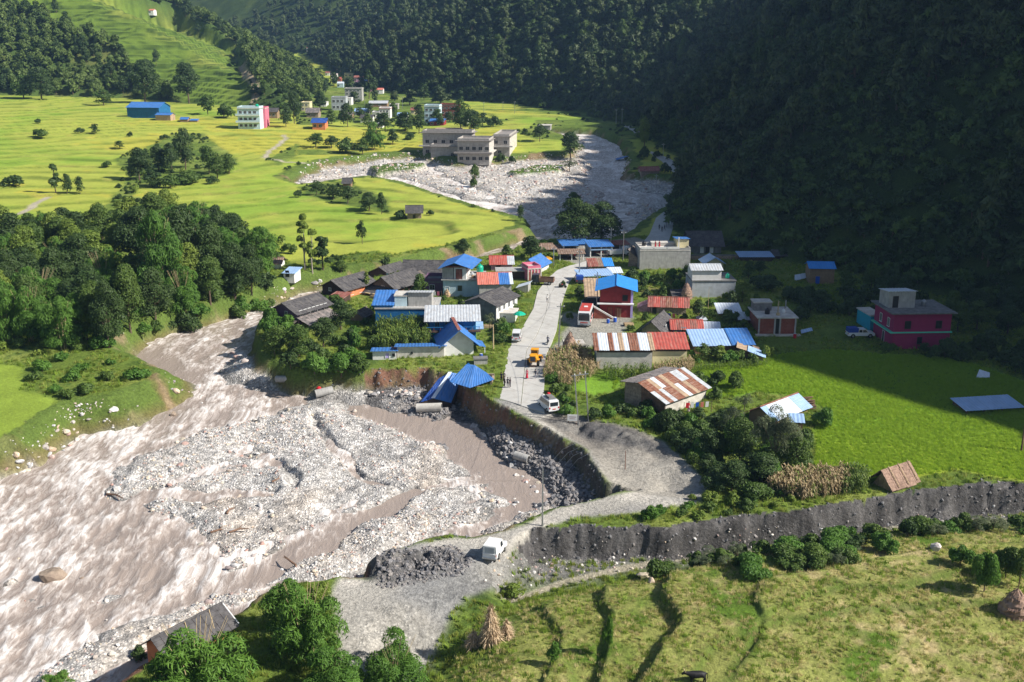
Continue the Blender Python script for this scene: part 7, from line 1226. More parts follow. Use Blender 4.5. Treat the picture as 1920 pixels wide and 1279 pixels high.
def scatter(poly, n, mind, hr, wr, ks, labels, group, cat='tree', seed=1, cond=None, off=0):
    rs = np.random.default_rng(seed); p = np.array(poly); got = []; got2 = []; tries = 0
    while len(got) < n and tries < n * 60:
        tries += 1; x = rs.uniform(p[:, 0].min(), p[:, 0].max()); y = rs.uniform(p[:, 1].min(), p[:, 1].max())
        if sdist(np.array([x]), np.array([y]), poly)[0][0] < 0 or any((x - q[0]) ** 2 + (y - q[1]) ** 2 < mind * mind for q in got): continue
        if cond and not cond(x, y): continue
        got.append((x, y)); k = ks[int(rs.integers(len(ks)))]; h = rs.uniform(*hr); w = h * rs.uniform(*wr)
        lab = labels[k] if isinstance(labels, dict) else labels
        got2.append(tree_at(Vector((x, y, float(hz(x, y)) - .1)), h, w, k, lab, cat, group))
    place_words(got2); return got
WOOD = PL([(-60, 470), (60, 452), (170, 455), (230, 420), (330, 420), (410, 440), (470, 492), (500, 520), (455, 538), (400, 552), (300, 575), (215, 612), (160, 640), (60, 632), (-60, 650)])
LW = {'broad': 'green tree in the dense wood on the left river bank', 'dark': 'dark crowned tree in the dense wood on the left river bank', 'light': 'yellow green tree in the dense wood on the left river bank', 'bamboo': 'feathery bamboo in the dense wood on the left river bank', 'vine': 'creeper covered shrub in the dense wood on the left bank', 'bush': 'shrub at the edge of the dense wood on the left bank'}
scatter(WOOD, 70, 4.6, (8, 13), (.7, 1.0), ['broad', 'dark', 'broad', 'bamboo', 'light', 'dark', 'bamboo'], LW, 'trees of the left bank wood', seed=3)
for a in ((300, 560, 180, 96, 'tallest tree, left of the summit,'), (346, 542, 165, 104, 'tall tree at the summit'), (268, 500, 120, 96, 'tree at the upper left shoulder'), (400, 545, 130, 86, 'tall tree right of the summit'), (442, 560, 112, 76, 'tree on the right flank'), (182, 640, 122, 76, 'bright tree at the waterside corner'), (150, 640, 100, 76, 'second bright tree at the waterside corner'), (472, 552, 100, 66, 'last tree at the right end'), (205, 652, 135, 76, 'bright tree nearest the river bend'), (245, 622, 135, 84, 'tree above the red bank'), (292, 606, 112, 76, 'tree with leaves down to the red bank'), (345, 588, 100, 70, 'lower tree over the rocky shore'), (395, 570, 96, 70, 'broad tree over the rocky shore'), (440, 560, 84, 60, 'small tree over the rocky shore'), (120, 655, 110, 80, 'dark tree behind the grassy point'), (60, 640, 120, 80, 'tree by the left edge'), (15, 640, 130, 80, 'tree cut by the left edge')):
    v = G(a[0], a[1]); s = scale_at(v); tree_at(v, a[2] / s, a[3] / s, ['bamboo', 'dark', 'broad'][a[0] % 3], a[4] + ' of the left bank wood')
scatter(PL([(-40, 650), (150, 648), (200, 655), (270, 700), (200, 745), (110, 750), (50, 735), (40, 690), (-40, 670)]), 18, 2.2, (1.0, 2.4), (1.2, 1.8), ['bush', 'vine', 'bushl'], 'low shrub on the grassy point at the left bank', 'shrubs on the left grassy point', 'shrub', 4)
scatter(PL([(190, 655), (240, 612), (300, 592), (400, 566), (500, 545), (520, 535), (500, 525), (400, 548), (300, 572), (200, 615)]), 30, 2.6, (2.2, 4.6), (1.0, 1.5), ['vine', 'bush', 'bushd', 'vine'], 'creeper covered shrub hanging over the left red bank', 'shrubs hanging over the left bank', 'shrub', 18)
scatter(PL([(500, 600), (600, 610), (700, 640), (690, 690), (560, 690), (500, 660)]), 12, 2.6, (2, 4), (1.0, 1.5), ['bush', 'vine', 'bushd'], 'undergrowth shrub on the wooded tip of the village', 'undergrowth at the village tip', 'shrub', 5)
scatter(PL([(1030, 690), (1075, 690), (1080, 760), (1130, 775), (1250, 775), (1300, 785), (1290, 800), (1200, 795), (1120, 790), (1040, 775), (1026, 740)]), 20, 1.8, (1.2, 2.4), (1.1, 1.6), ['bush', 'vine', 'bushd'], 'roadside bush between the concrete road and the barn', 'bushes along the right road edge', 'shrub', 6)
scatter(PL([(1220, 800), (1330, 780), (1500, 810), (1520, 860), (1420, 920), (1330, 925), (1290, 850)]), 26, 2.4, (2.0, 4.5), (.9, 1.4), ['bush', 'bushd', 'vine', 'dark'], 'bush in the green gully below the barn', 'bushes filling the gully', 'shrub', 7)
scatter(PL([(1290, 935), (1480, 925), (1500, 945), (1330, 970), (1200, 975)]), 16, 2.0, (.9, 2.0), (1.2, 1.7), ['bush', 'bushl', 'vine'], 'low bush on the bank above the grey cut', 'bushes above the grey cut', 'shrub', 8)
scatter(PL([(1150, 1112), (1300, 1090), (1480, 1056), (1620, 1044), (1900, 1016), (1920, 1070), (1700, 1068), (1640, 1112), (1560, 1145), (1420, 1150), (1330, 1122), (1200, 1115)], -1.5), 70, 1.3, (.8, 2.7), (1.0, 2.1), ['bush', 'vine', 'bushd', 'bush', 'willow', 'bushl'], 'shrub on the slope between footpath and stubble', 'shrubs below the footpath', 'shrub', 9, cond=lambda x, y: float(gval(A['fg'], np.array([x]), np.array([y]))[0]) > 4.2)
scatter(PL([(1480, 560), (1640, 560), (1640, 600), (1500, 600)]), 12, 3.5, (2, 4.5), (1.0, 1.5), ['bushd', 'dark'], 'dark shrub in the shade between brick and magenta houses', 'shaded shrubs at the mountain foot', 'shrub', 10)
scatter(PL([(1690, 668), (1800, 660), (1915, 660), (2050, 700), (1960, 740), (1860, 690), (1760, 672)]), 12, 3.0, (2, 5), (.9, 1.4), ['bushd', 'dark', 'dark'], 'dark shrub in the shade right of the magenta house', 'shaded shrubs right of the magenta house', 'shrub', 11)
scatter(PL([(1300, 495), (1640, 540), (1900, 600), (1900, 640), (1800, 630), (1600, 560), (1400, 530), (1370, 515)]), 18, 4.0, (3, 7), (.8, 1.2), ['dark', 'bushd', 'broad'], 'dark tree in the deep shade at the mountain foot', 'trees at the mountain foot', 'tree', 12, cond=lambda x, y: all((x - h.location.x) ** 2 + (y - h.location.y) ** 2 > 120 for h in COL.objects if h.type == 'EMPTY' and h.get('category') in ('house', 'shed')))
scatter(PL([(560, 235), (700, 215), (880, 210), (900, 235), (790, 255), (640, 245)]), 18, 9, (5, 9), (.8, 1.1), ['dark', 'broad'], 'tree among the houses of the far town', 'trees of the far town', 'tree', 13)
scatter(PL([(560, 208), (620, 160), (700, 160), (760, 178), (880, 196), (700, 205)]), 14, 12, (7, 12), (.7, .9), ['forest', 'dark'], 'tree at the foot of the far wooded slope', 'trees at the foot of the far slope', 'tree', 14)
scatter(PL([(230, 300), (330, 255), (450, 300), (430, 345), (260, 370), (250, 420), (210, 415), (225, 350)]), 16, 5, (2, 4), (1.0, 1.5), ['bush', 'bushd', 'bushl'], 'shrub in the green gully of the left rice fields', 'shrubs in the field gully', 'shrub', 15)
scatter(PL([(1190, 250), (1260, 290), (1285, 330), (1230, 325), (1200, 300)]), 9, 4, (2.5, 5), (.9, 1.3), ['dark', 'bushd'], 'dark shrub on the right bank near the wrecked house', 'shrubs on the right river bank', 'shrub', 16)
scatter(PL([(380, 430), (520, 440), (560, 500), (500, 510)]), 9, 5, (2, 4), (1.0, 1.4), ['bush', 'bushl'], 'shrub on the green slope right of the dense wood', 'shrubs right of the left wood', 'shrub', 17)

HL = [(h.matrix_world @ Vector((0, 0, 0)), h) for h in COL.objects if h.type == 'EMPTY' and h.get('category') in ('house', 'shed', 'shop', 'barn', 'hut', 'stall', 'annex', 'outbuilding', 'building', 'bus', 'truck', 'van', 'car', 'pickup', 'water tank', 'forecourt', 'fallen roof', 'collapsed house')]
bpy.context.view_layer.update(); BOXES = []
for _, h in HL:
    M_ = h.matrix_world.inverted(); lo = [1e9, 1e9]; hi = [-1e9, -1e9]
    for c in h.children:
        for q in c.bound_box: p = c.matrix_basis @ Vector(q); lo = [min(lo[0], p.x), min(lo[1], p.y)]; hi = [max(hi[0], p.x), max(hi[1], p.y)]
    BOXES.append((M_, lo, hi))
ROADS = [PL([(925, 760), (938, 720), (944, 680), (950, 646), (974, 619), (996, 580), (1003, 547), (1022, 524), (1040, 508), (1062, 500), (1088, 492), (1120, 482), (1180, 465), (1230, 452), (1190, 480), (1140, 494), (1106, 504), (1088, 512), (1072, 532), (1068, 549), (1055, 580), (1049, 619), (1038, 646), (1028, 668), (1026, 715), (1040, 780)]), YARD]
def free(x, y, mrg=.6):
    for M_, lo, hi in BOXES:
        p = M_ @ Vector((x, y, 0))
        if lo[0] - mrg < p.x < hi[0] + mrg and lo[1] - mrg < p.y < hi[1] + mrg: return False
    return all(sdist(np.array([x]), np.array([y]), q)[0][0] < -mrg for q in ROADS)
GARD = [(PL([(1065, 655), (1110, 600), (1195, 590), (1200, 540), (1290, 530), (1300, 600), (1420, 600), (1440, 640), (1440, 670), (1290, 690), (1110, 690)]), 30, 'garden shrub among the sheds right of the road', 'garden shrubs right of the road', 51), (PL([(1300, 560), (1420, 560), (1420, 640), (1300, 640)]), 9, 'leafy plant in the gardens by the brick house', 'garden plants by the brick house', 52), (PL([(600, 560), (700, 540), (830, 560), (900, 570), (980, 540), (960, 640), (930, 680), (700, 660), (620, 640)]), 26, 'garden shrub between the houses left of the road', 'garden shrubs left of the road', 53),
 (PL([(1150, 530), (1200, 515), (1300, 520), (1290, 545), (1200, 548)]), 12, 'lush shrub on the plot below the concrete wall', 'lush shrubs below the concrete wall', 54), (PL([(900, 480), (1030, 455), (1060, 470), (1040, 500), (960, 490)]), 9, 'shrub behind the shops at the road bend', 'shrubs behind the shops', 55), (PL([(1640, 660), (1900, 640), (1915, 690), (1830, 680), (1700, 668)]), 14, 'dark shrub at the shaded edge of the rice field', 'shrubs at the shaded field edge', 56)]
for poly, n, lab, grp, sd in GARD: scatter(poly, n, 1.8, (1.1, 2.8), (.9, 1.5), ['bush', 'vine', 'bushl', 'bushd', 'bush'], lab, grp, 'shrub', sd, cond=free)

# ------------------------------------------------------------------ instanced masses (stuff)
def proto_collection(name, meshes):
    c = bpy.data.collections.new(name)
    for i, me in enumerate(meshes): o = bpy.data.objects.new('%s_%02d' % (name, i), me); c.objects.link(o)
    return c
def join_tree(cr, tr):
    bm_ = bmesh.new(); bm_.from_mesh(cr); n0 = len(bm_.faces); bm_.from_mesh(tr); bm_.faces.ensure_lookup_table()
    for f in bm_.faces[n0:]: f.material_index = 1
    me = bpy.data.meshes.new('tree_mesh'); bm_.to_mesh(me); bm_.free(); me.materials.append(cr.materials[0]); me.materials.append(tr.materials[0]); return me
def instancer(name, pts, scl, coll, nproto, label=None, cat=None, kind='stuff', rotz=None, tilt=.0, seed=0, material=None):
    n = len(pts); rs = np.random.default_rng(seed); me = bpy.data.meshes.new(name); me.vertices.add(n); me.vertices.foreach_set('co', np.asarray(pts, np.float32).ravel())
    def att(k, v, t='FLOAT'):
        a = me.attributes.new(k, t, 'POINT'); a.data.foreach_set('vector' if t == 'FLOAT_VECTOR' else 'value', np.asarray(v, np.int32 if t == 'INT' else np.float32).ravel())
    scl = np.asarray(scl, float); scl = scl if scl.ndim == 2 else np.repeat(scl[:, None], 3, 1); att('sc', scl, 'FLOAT_VECTOR'); att('ix', rs.integers(0, nproto, n), 'INT')
    att('ro', np.stack([rs.normal(size=n) * tilt, rs.normal(size=n) * tilt, rs.uniform(0, 6.283, n)], 1), 'FLOAT_VECTOR')
    o = bpy.data.objects.new(name, me); COL.objects.link(o); ng = bpy.data.node_groups.new(name, 'GeometryNodeTree'); ng.interface.new_socket('Geometry', in_out='INPUT', socket_type='NodeSocketGeometry'); ng.interface.new_socket('Geometry', in_out='OUTPUT', socket_type='NodeSocketGeometry')
    nd = ng.nodes; L = ng.links; i_ = nd.new('NodeGroupInput'); o_ = nd.new('NodeGroupOutput'); ip = nd.new('GeometryNodeInstanceOnPoints'); ci = nd.new('GeometryNodeCollectionInfo'); ci.inputs['Collection'].default_value = coll; ci.inputs['Separate Children'].default_value = True; ci.inputs['Reset Children'].default_value = True
    def na(k, t): a = nd.new('GeometryNodeInputNamedAttribute'); a.data_type = t; a.inputs[0].default_value = k; return a.outputs[0]
    L.new(i_.outputs[0], ip.inputs['Points']); L.new(ci.outputs[0], ip.inputs['Instance']); ip.inputs['Pick Instance'].default_value = True; L.new(na('ix', 'INT'), ip.inputs['Instance Index']); L.new(na('sc', 'FLOAT_VECTOR'), ip.inputs['Scale'])
    er = nd.new('FunctionNodeEulerToRotation'); L.new(na('ro', 'FLOAT_VECTOR'), er.inputs[0]); L.new(er.outputs[0], ip.inputs['Rotation']); L.new(ip.outputs[0], o_.inputs[0]); md = o.modifiers.new('scatter', 'NODES'); md.node_group = ng
    return tag(o, label, cat, kind=kind)
def fan_samples(n, t0, t1, y0, y1, seed, p=2.0):
    rs = np.random.default_rng(seed); y = (y0 ** p + rs.random(n) * (y1 ** p - y0 ** p)) ** (1 / p); x = rs.uniform(t0, t1, n) * y; return x, y
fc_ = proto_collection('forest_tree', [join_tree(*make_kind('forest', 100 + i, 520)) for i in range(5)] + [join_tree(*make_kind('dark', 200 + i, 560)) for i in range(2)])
fh_ = proto_collection('hill_tree', [join_tree(*make_kind('hill', 150 + i, 520)) for i in range(5)] + [join_tree(*make_kind('dark', 250, 560))])
fb_ = proto_collection('forest_bush', [join_tree(*make_kind('bushd', 300 + i, 260)) for i in range(3)] + [join_tree(*make_kind('bush', 310 + i, 260)) for i in range(2)])
def thin(x, y, r, seed=0):
    k = set(); keep = []
    for i in range(len(x)):
        q = (int(x[i] / r[i]), int(y[i] / r[i]), 0)
        if q in k: continue
        k.add(q); keep.append(i)
    return np.array(keep, int)
x, y = fan_samples(60000, -.62, 1.25, 130, 1350, 21, 1.6); m = (gval(A['mr'], x, y) > 4) & (hz(x, y) < 260 + CAMZ); x, y = x[m], y[m]; k = thin(x, y, np.full(len(x), 5.2) + y * .0035); x, y = x[k], y[k]
op = fbm(x, y, 45, 3, 71); near_ = y < 330; big = (op < .42) & (~near_ | (op < .08)); rs = np.random.default_rng(5)
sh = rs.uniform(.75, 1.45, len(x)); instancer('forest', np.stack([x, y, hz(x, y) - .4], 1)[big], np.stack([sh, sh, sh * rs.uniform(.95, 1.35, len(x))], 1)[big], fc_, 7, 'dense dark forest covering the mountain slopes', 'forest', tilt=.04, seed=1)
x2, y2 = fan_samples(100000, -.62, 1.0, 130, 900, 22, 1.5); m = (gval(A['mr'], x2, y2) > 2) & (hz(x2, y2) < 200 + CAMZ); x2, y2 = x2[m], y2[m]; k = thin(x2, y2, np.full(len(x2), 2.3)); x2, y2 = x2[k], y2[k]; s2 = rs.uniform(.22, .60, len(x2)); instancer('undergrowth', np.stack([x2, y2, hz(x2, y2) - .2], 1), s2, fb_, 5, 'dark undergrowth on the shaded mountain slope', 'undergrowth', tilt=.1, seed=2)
x3, y3 = fan_samples(52000, -1.0, .1, 380, 1300, 23, 1.7); m = (gval(A['ml'], x3, y3) > 2) & (gval(A['tz'], x3, y3) < -2); x3, y3 = x3[m], y3[m]; k = thin(x3, y3, np.full(len(x3), 4.6)); x3, y3 = x3[k], y3[k]; op = fbm(x3, y3, 60, 3, 72) + .5 * sst(gval(A['ml'], x3, y3), 60, 160) ; w_ = op > -.16
s3 = rs.uniform(.5, 1.15, len(x3)); instancer('hill_wood', np.stack([x3, y3, hz(x3, y3) - .3], 1)[w_], s3[w_], fh_, 6, 'green woodland covering the left hill', 'woodland', tilt=.04, seed=3)
instancer('hill_scrub', np.stack([x3, y3, hz(x3, y3) - .2], 1)[~w_], s3[~w_] * .33, fb_, 5, 'scattered scrub on the open parts of the left hill', 'scrub', tilt=.1, seed=4)
# trees one can tell apart on the slopes
rs = np.random.default_rng(77); cnt = 0; EM = []
for i in range(4000):
    px_ = rs.uniform(470, 1500); py_ = rs.uniform(5, 200)
    if cnt >= 40: break
    v = G(px_, py_); 
    if v.y > 1100 or float(gval(A['mr'], np.array([v.x]), np.array([v.y]))[0]) < 6 or v.z > 240: continue
    tree_at(v - Vector((0, 0, .4)), rs.uniform(13, 18), rs.uniform(6, 9), 'forest' if rs.random() < .6 else 'broad', 'tree crown standing out of the far mountain forest', 'tree', 'tall trees standing out of the mountain forest', leaves=900); EM.append(COL.objects[-1].parent); cnt += 1
cnt = 0; EM2 = []
for i in range(4000):
    px_ = rs.uniform(0, 560); py_ = rs.uniform(8, 190)
    if cnt >= 36: break
    v = G(px_, py_)
    if float(gval(A['ml'], np.array([v.x]), np.array([v.y]))[0]) < 3: continue
    tz_ = float(gval(A['tz'], np.array([v.x]), np.array([v.y]))[0])
    if tz_ > 0 and rs.random() < .8: continue
    tree_at(v - Vector((0, 0, .3)), rs.uniform(6, 12), rs.uniform(6, 9), 'dark' if rs.random() < .7 else 'broad', 'dark tree standing on the terraced left hill', 'tree', 'trees standing on the left hill', leaves=900); EM2.append(COL.objects[-1].parent); cnt += 1
place_words(EM); place_words(EM2)

# ------------------------------------------------------------------ stones
def rock_mesh(seed, sub=1):
    rs = np.random.default_rng(seed); bm_ = bmesh.new(); bmesh.ops.create_icosphere(bm_, subdivisions=sub, radius=1); ax = rs.uniform(.6, 1.1, 3); ax[2] *= .75
    pl = [(Vector(rs.normal(size=3)).normalized(), rs.uniform(.55, .85)) for _ in range(7)]
    for v in bm_.verts:
        for nn, d in pl:
            q = v.co.dot(nn) - d
            if q > 0: v.co -= nn * q
        v.co *= 1 + rs.uniform(-.07, .07); v.co = Vector((v.co.x * ax[0], v.co.y * ax[1], v.co.z * ax[2]))
    me = bpy.data.meshes.new('rock'); bm_.to_mesh(me); bm_.free(); me.materials.append(M['rock']); return me
def rock_mat(name, cols, scale=1.2):
    m, nt, b = nodes_of(name); L = nt.links; oi = N(nt, 'ShaderNodeObjectInfo'); cr = N(nt, 'ShaderNodeValToRGB'); cr.color_ramp.interpolation = 'LINEAR'; e = cr.color_ramp.elements
    e[0].position = 0; e[0].color = (*cols[0], 1); e[1].position = 1; e[1].color = (*cols[-1], 1)
    for i, c in enumerate(cols[1:-1]): q = e.new((i + 1) / (len(cols) - 1)); q.color = (*c, 1)
    L.new(oi.outputs['Random'], cr.inputs[0]); tc = N(nt, 'ShaderNodeTexCoord'); n = N(nt, 'ShaderNodeTexNoise'); n.inputs['Scale'].default_value = scale; n.inputs['Detail'].default_value = 6; L.new(tc.outputs['Object'], n.inputs['Vector']); q = N(nt, 'ShaderNodeMapRange'); q.inputs['From Min'].default_value = .3; q.inputs['From Max'].default_value = .7; q.inputs['To Min'].default_value = .7; q.inputs['To Max'].default_value = 1.2; L.new(n.outputs[0], q.inputs[0])
    mx = N(nt, 'ShaderNodeMix', data_type='RGBA', blend_type='MULTIPLY'); mx.inputs[0].default_value = 1; L.new(cr.outputs[0], mx.inputs[6]); L.new(q.outputs[0], mx.inputs[7]); L.new(mx.outputs[2], b.inputs['Base Color']); b.inputs['Roughness'].default_value = .9; b.inputs['Specular IOR Level'].default_value = .2; M[name] = m
rock_mat('rock', [(.57, .55, .53), (.70, .67, .63), (.60, .46, .33), (.40, .39, .39), (.70, .68, .66), (.64, .55, .42), (.30, .29, .29), (.48, .30, .25), (.62, .60, .57)])
RK = [rock_mesh(i, 1) for i in range(7)]; rk_ = proto_collection('stone', RK); RB = [rock_mesh(40 + i, 2) for i in range(8)]
rock_mat('dark_rock', [(.17, .17, .18), (.26, .25, .25), (.13, .13, .14), (.30, .27, .25), (.22, .21, .21)]); RD = []
for i in range(5): me = rock_mesh(80 + i, 1); me.materials.clear(); me.materials.append(M['dark_rock']); RD.append(me)
rd_ = proto_collection('dark_stone', RD)
rs = np.random.default_rng(9)
def bedpts(n, y0, y1, t0, t1, seed, cond): x, y = fan_samples(n, t0, t1, y0, y1, seed, 2.0); b = gval(A['bar'], x, y); r = gval(A['rd'], x, y); m = cond(x, y, b, r); return x[m], y[m]
dkz = lambda x, y, r: (gval(A['rw'], x, y) < 1.6) & (r < 11) & (x > -18) & (y < 190)
x, y = bedpts(150000, 80, 265, -.55, .2, 31, lambda x, y, b, r: (r > 1.5) & (b > .12) & ~dkz(x, y, r) & (gval(A['isl'], x, y) < -1)); d_ = fbm(x, y, 8, 3, 81); k = rs.random(len(x)) < .45 + .9 * d_; x, y = x[k], y[k]; sz = .05 + .16 * rs.random(len(x)) ** 3 + .10 * (d_[k] > .1) * rs.random(len(x))
instancer('stones', np.stack([x, y, hz(x, y)], 1), sz * 1.25, rk_, 7, 'pale stones strewn over the gravel bars', 'stones', tilt=.5, seed=6)
x, y = bedpts(60000, 80, 265, -.55, .2, 34, lambda x, y, b, r: (r > 1.5) & (b > -.75) & (b < .2)); k = rs.random(len(x)) < .045 + .5 * sst(gval(A['bar'], x, y), -.3, .2); x, y = x[k], y[k]; z = np.maximum(hz(x, y), base(x, y) - drop(y) - .05)
instancer('wet_stones', np.stack([x, y, z], 1), .08 + .30 * rs.random(len(x)) ** 3, rk_, 7, 'stones standing in the shallow muddy water', 'stones', tilt=.5, seed=17)
x, y = bedpts(26000, 300, 520, -.25, .2, 32, lambda x, y, b, r: (r > 1) & (b > .05)); sz = .18 + .75 * rs.random(len(x)) ** 4; instancer('debris_stones', np.stack([x, y, hz(x, y)], 1), sz, rk_, 7, 'pale boulder debris spread below the school', 'stones', tilt=.5, seed=7)
x, y = bedpts(60000, 110, 200, -.12, .2, 33, lambda x, y, b, r: (r > .8) & (b > -.4) & dkz(x, y, r)); sz = .12 + .5 * rs.random(len(x)) ** 3; instancer('rubble', np.stack([x, y, hz(x, y)], 1), sz, rd_, 5, 'dark rubble at the foot of the broken cliff', 'rubble', tilt=.6, seed=8)
BZ = [(PL([(260, 860), (400, 780), (640, 770), (850, 850), (700, 820), (480, 930), (560, 1000), (430, 1085), (300, 970), (200, 930)], -4.5), 90, (.28, .75), 'pale boulder on the middle gravel bar'), (PL([(300, 1180), (400, 1110), (500, 1096), (390, 1140), (250, 1240), (180, 1290), (100, 1340), (60, 1300)], -4.5), 46, (.3, .75), 'pale boulder on the stony strip along the near shore'),
 (PL([(0, 868), (75, 818), (125, 792), (190, 780), (290, 738), (335, 735), (200, 805), (100, 850), (0, 915)], -4.2), 40, (.3, .8), 'boulder below the left grassy point'), (PL([(500, 700), (690, 715), (800, 740), (790, 765), (620, 740), (540, 722)], -4.5), 46, (.3, .75), 'rounded boulder on the stony shore under the cliff'), (PL([(430, 660), (500, 690), (560, 705), (450, 700)], -4.5), 14, (.5, 1.3), 'large boulder at the shaded river tip of the village'),
 (PL([(870, 790), (960, 850), (1010, 900), (1040, 950), (1000, 960), (960, 880)], -4.5), 26, (.3, .7), 'tan boulder at the water edge of the dark rubble'), (PL([(860, 900), (960, 920), (990, 960), (920, 990), (860, 950)], -4.5), 18, (.3, .65), 'pale boulder at the right tip of the gravel bar'), (PL([(230, 630), (300, 600), (420, 572), (560, 540), (620, 525), (600, 545), (400, 590), (300, 615)], -3.5), 22, (.3, .9), 'boulder along the red left bank')]
nb = 0
for poly, n, (a, b), lab in BZ:
    p = np.array(poly); c = 0; t_ = 0; BO = []
    while c < n and t_ < 4000:
        t_ += 1; x, y = rs.uniform(p[:, 0].min(), p[:, 0].max()), rs.uniform(p[:, 1].min(), p[:, 1].max())
        if sdist(np.array([x]), np.array([y]), poly)[0][0] < 0 or float(gval(rd, np.array([x]), np.array([y]))[0]) < 2.5: continue
        z = max(float(hz(x, y)), float(base(x, y) - drop(y)) - .1); s = a + (b - a) * rs.random() ** 2.2; o = bpy.data.objects.new('boulder', RB[int(rs.integers(8))]); COL.objects.link(o); o.location = (x, y, z + .12 * s); o.scale = (s, s * rs.uniform(.8, 1.1), s * rs.uniform(.7, 1)); o.rotation_euler = (rs.normal() * .3, rs.normal() * .3, rs.uniform(0, 6.28)); tag(o, lab, 'boulder', lab.replace('pale ', '').replace('boulder', 'boulders')); BO.append(o); c += 1
    place_words(BO)
for px_, py_, sz, lab in ((100, 1100, 1.75, 'big lone tan and grey boulder standing in the rapids'), (440, 1062, .5, 'pale boulder at the lower tip of the gravel bar'), (155, 1112 - 12, .35, 'small tan rock awash right of the lone boulder'), (1205, 1085, 1.0, 'grey flat boulder on the bank below the footpath'), (1240, 1078, .8, 'reddish boulder beside the grey flat one'), (1755, 1030, .9, 'grey rounded boulder in the bank above the stubble field'), (665, 775, .6, 'white boulder in the channel under the cliff'), (1222, 1092, .7, 'pale boulder at the top of the terrace edge'), (330, 735, .7, 'tan boulder at the tip of the left grassy point'), (325, 787, .7, 'brown boulder breaking the rapids')):
    v = G(px_, py_); o = bpy.data.objects.new('boulder', rock_mesh(int(px_), 2)); COL.objects.link(o)
    if 'lone' in lab or 'brown' in lab: o.data.materials.clear(); o.data.materials.append(M['stone_wall'])
    o.location = (v.x, v.y, max(v.z, float(base(v.x, v.y) - drop(v.y)) if py_ < 1000 or px_ < 500 else v.z) + .25 * sz); o.scale = (sz, sz * .9, sz * 1.1); tag(o, lab, 'boulder')
# ------------------------------------------------------------------ grass, stubble, maize
def tuft(seed, n, h, matn, spread=.25, w=.03):
    rs = np.random.default_rng(seed); V = []; Fs = []
    for i in range(n):
        a = rs.uniform(0, 6.28); r = rs.uniform(0, spread); x, y = r * math.cos(a), r * math.sin(a); hh = h * rs.uniform(.6, 1.2); l = rs.uniform(.1, .5) * hh; b = rs.uniform(0, 6.28); k = len(V)
        V += [(x - w, y, -.05), (x + w, y, -.05), (x + l * math.cos(b), y + l * math.sin(b), hh)]; Fs.append((k, k + 1, k + 2))
    me = bpy.data.meshes.new('tuft'); me.from_pydata(V, [], Fs); at = me.attributes.new('var', 'FLOAT', 'POINT'); at.data.foreach_set('value', np.repeat(rs.random(n), 3).astype(np.float32)); me.materials.append(M[matn]); return me
tg = proto_collection('grass_tuft', [tuft(i, 16, .34, 'grass_blade', .3, .035) for i in range(3)] + [tuft(9, 14, .45, 'weed', .3, .05), tuft(10, 12, .4, 'weed', .3, .05)])
ts = proto_collection('stubble_tuft', [tuft(20 + i, 12, .30, 'stubble', .28, .03) for i in range(3)] + [tuft(25, 14, .34, 'weed', .3, .045), tuft(26, 12, .26, 'grass_blade', .3, .04)])
x, y = fan_samples(95000, -.1, .58, 78, 150, 41, 2.0); m = (gval(A['fg'], x, y) > 5) & (gval(A['rd'], x, y) < -1) & (gval(CAT, x, y) == 0) & (rs.random(len(x)) < .35 + .9 * fbm(x, y, 1.6, 3, 91)); x, y = x[m], y[m]; instancer('stubble', np.stack([x, y, hz(x, y)], 1), rs.uniform(.5, 1.3, len(x)), ts, 5, 'stubble and weeds of the foreground terraces', 'stubble', tilt=.15, seed=10)
ROADP = PL([(925, 752), (938, 720), (944, 680), (950, 646), (974, 619), (996, 580), (1003, 547), (1022, 524), (1040, 508), (1062, 500), (1088, 492), (1120, 482), (1140, 494), (1106, 504), (1088, 512), (1072, 532), (1068, 549), (1055, 580), (1049, 619), (1038, 646), (1028, 668), (1026, 715), (1040, 780), (1000, 790)])
ROADQ = PL([(1200, 458), (1214, 440), (1226, 408), (1244, 394), (1272, 396), (1270, 415), (1262, 440), (1258, 456)])
x, y = fan_samples(120000, -.6, .6, 78, 300, 42, 1.6); m = (sdp(x, y, ROADP, 3) < 0) & (sdp(x, y, ROADQ, 3) < 0) & (gval(CAT, x, y) == 0) & (gval(A['fg'], x, y) < 8) & (gval(A['rd'], x, y) < -.3) & (fbm(x, y, 5, 3, 92) > -.22) & ~((sdp(x, y, YARD, 3) > -.5) | (sdp(x, y, YARD2, 3) > -.5)); x, y = x[m], y[m]; instancer('grass', np.stack([x, y, hz(x, y)], 1), rs.uniform(.6, 1.5, len(x)), tg, 5, 'rough grass and weeds between the houses and on the banks', 'grass', tilt=.15, seed=11)
x, y = fan_samples(16000, -.6, .45, 225, 620, 43, 1.6); m = (gval(CAT, x, y) == 0) & (gval(A['rd'], x, y) < -2) & (fbm(x, y, 14, 3, 93) > .02) & (y > 225) & ((x < -20) | (y > 330)); x, y = x[m], y[m]; instancer('scrub', np.stack([x, y, hz(x, y) - .1], 1), rs.uniform(.05, .20, len(x)), fb_, 5, 'low scrub on the field margins across the river', 'scrub', tilt=.1, seed=12)
tr_ = proto_collection('rice_plant', [tuft(40 + i, 16, .42, 'rice_blade', .32, .03) for i in range(4)])
x, y = fan_samples(120000, .1, .6, 115, 195, 44, 1.6); m = (gval(CAT, x, y) == 1) & (gval(riceR, x, y) > .9); x, y = x[m], y[m]; instancer('rice_plants', np.stack([x, y, hz(x, y)], 1), rs.uniform(.6, 1.0, len(x)) * (1 + .25 * fbm(x, y, 4, 2, 94)), tr_, 4, 'standing rice plants of the bright green paddy on the right', 'rice', tilt=.1, seed=13)
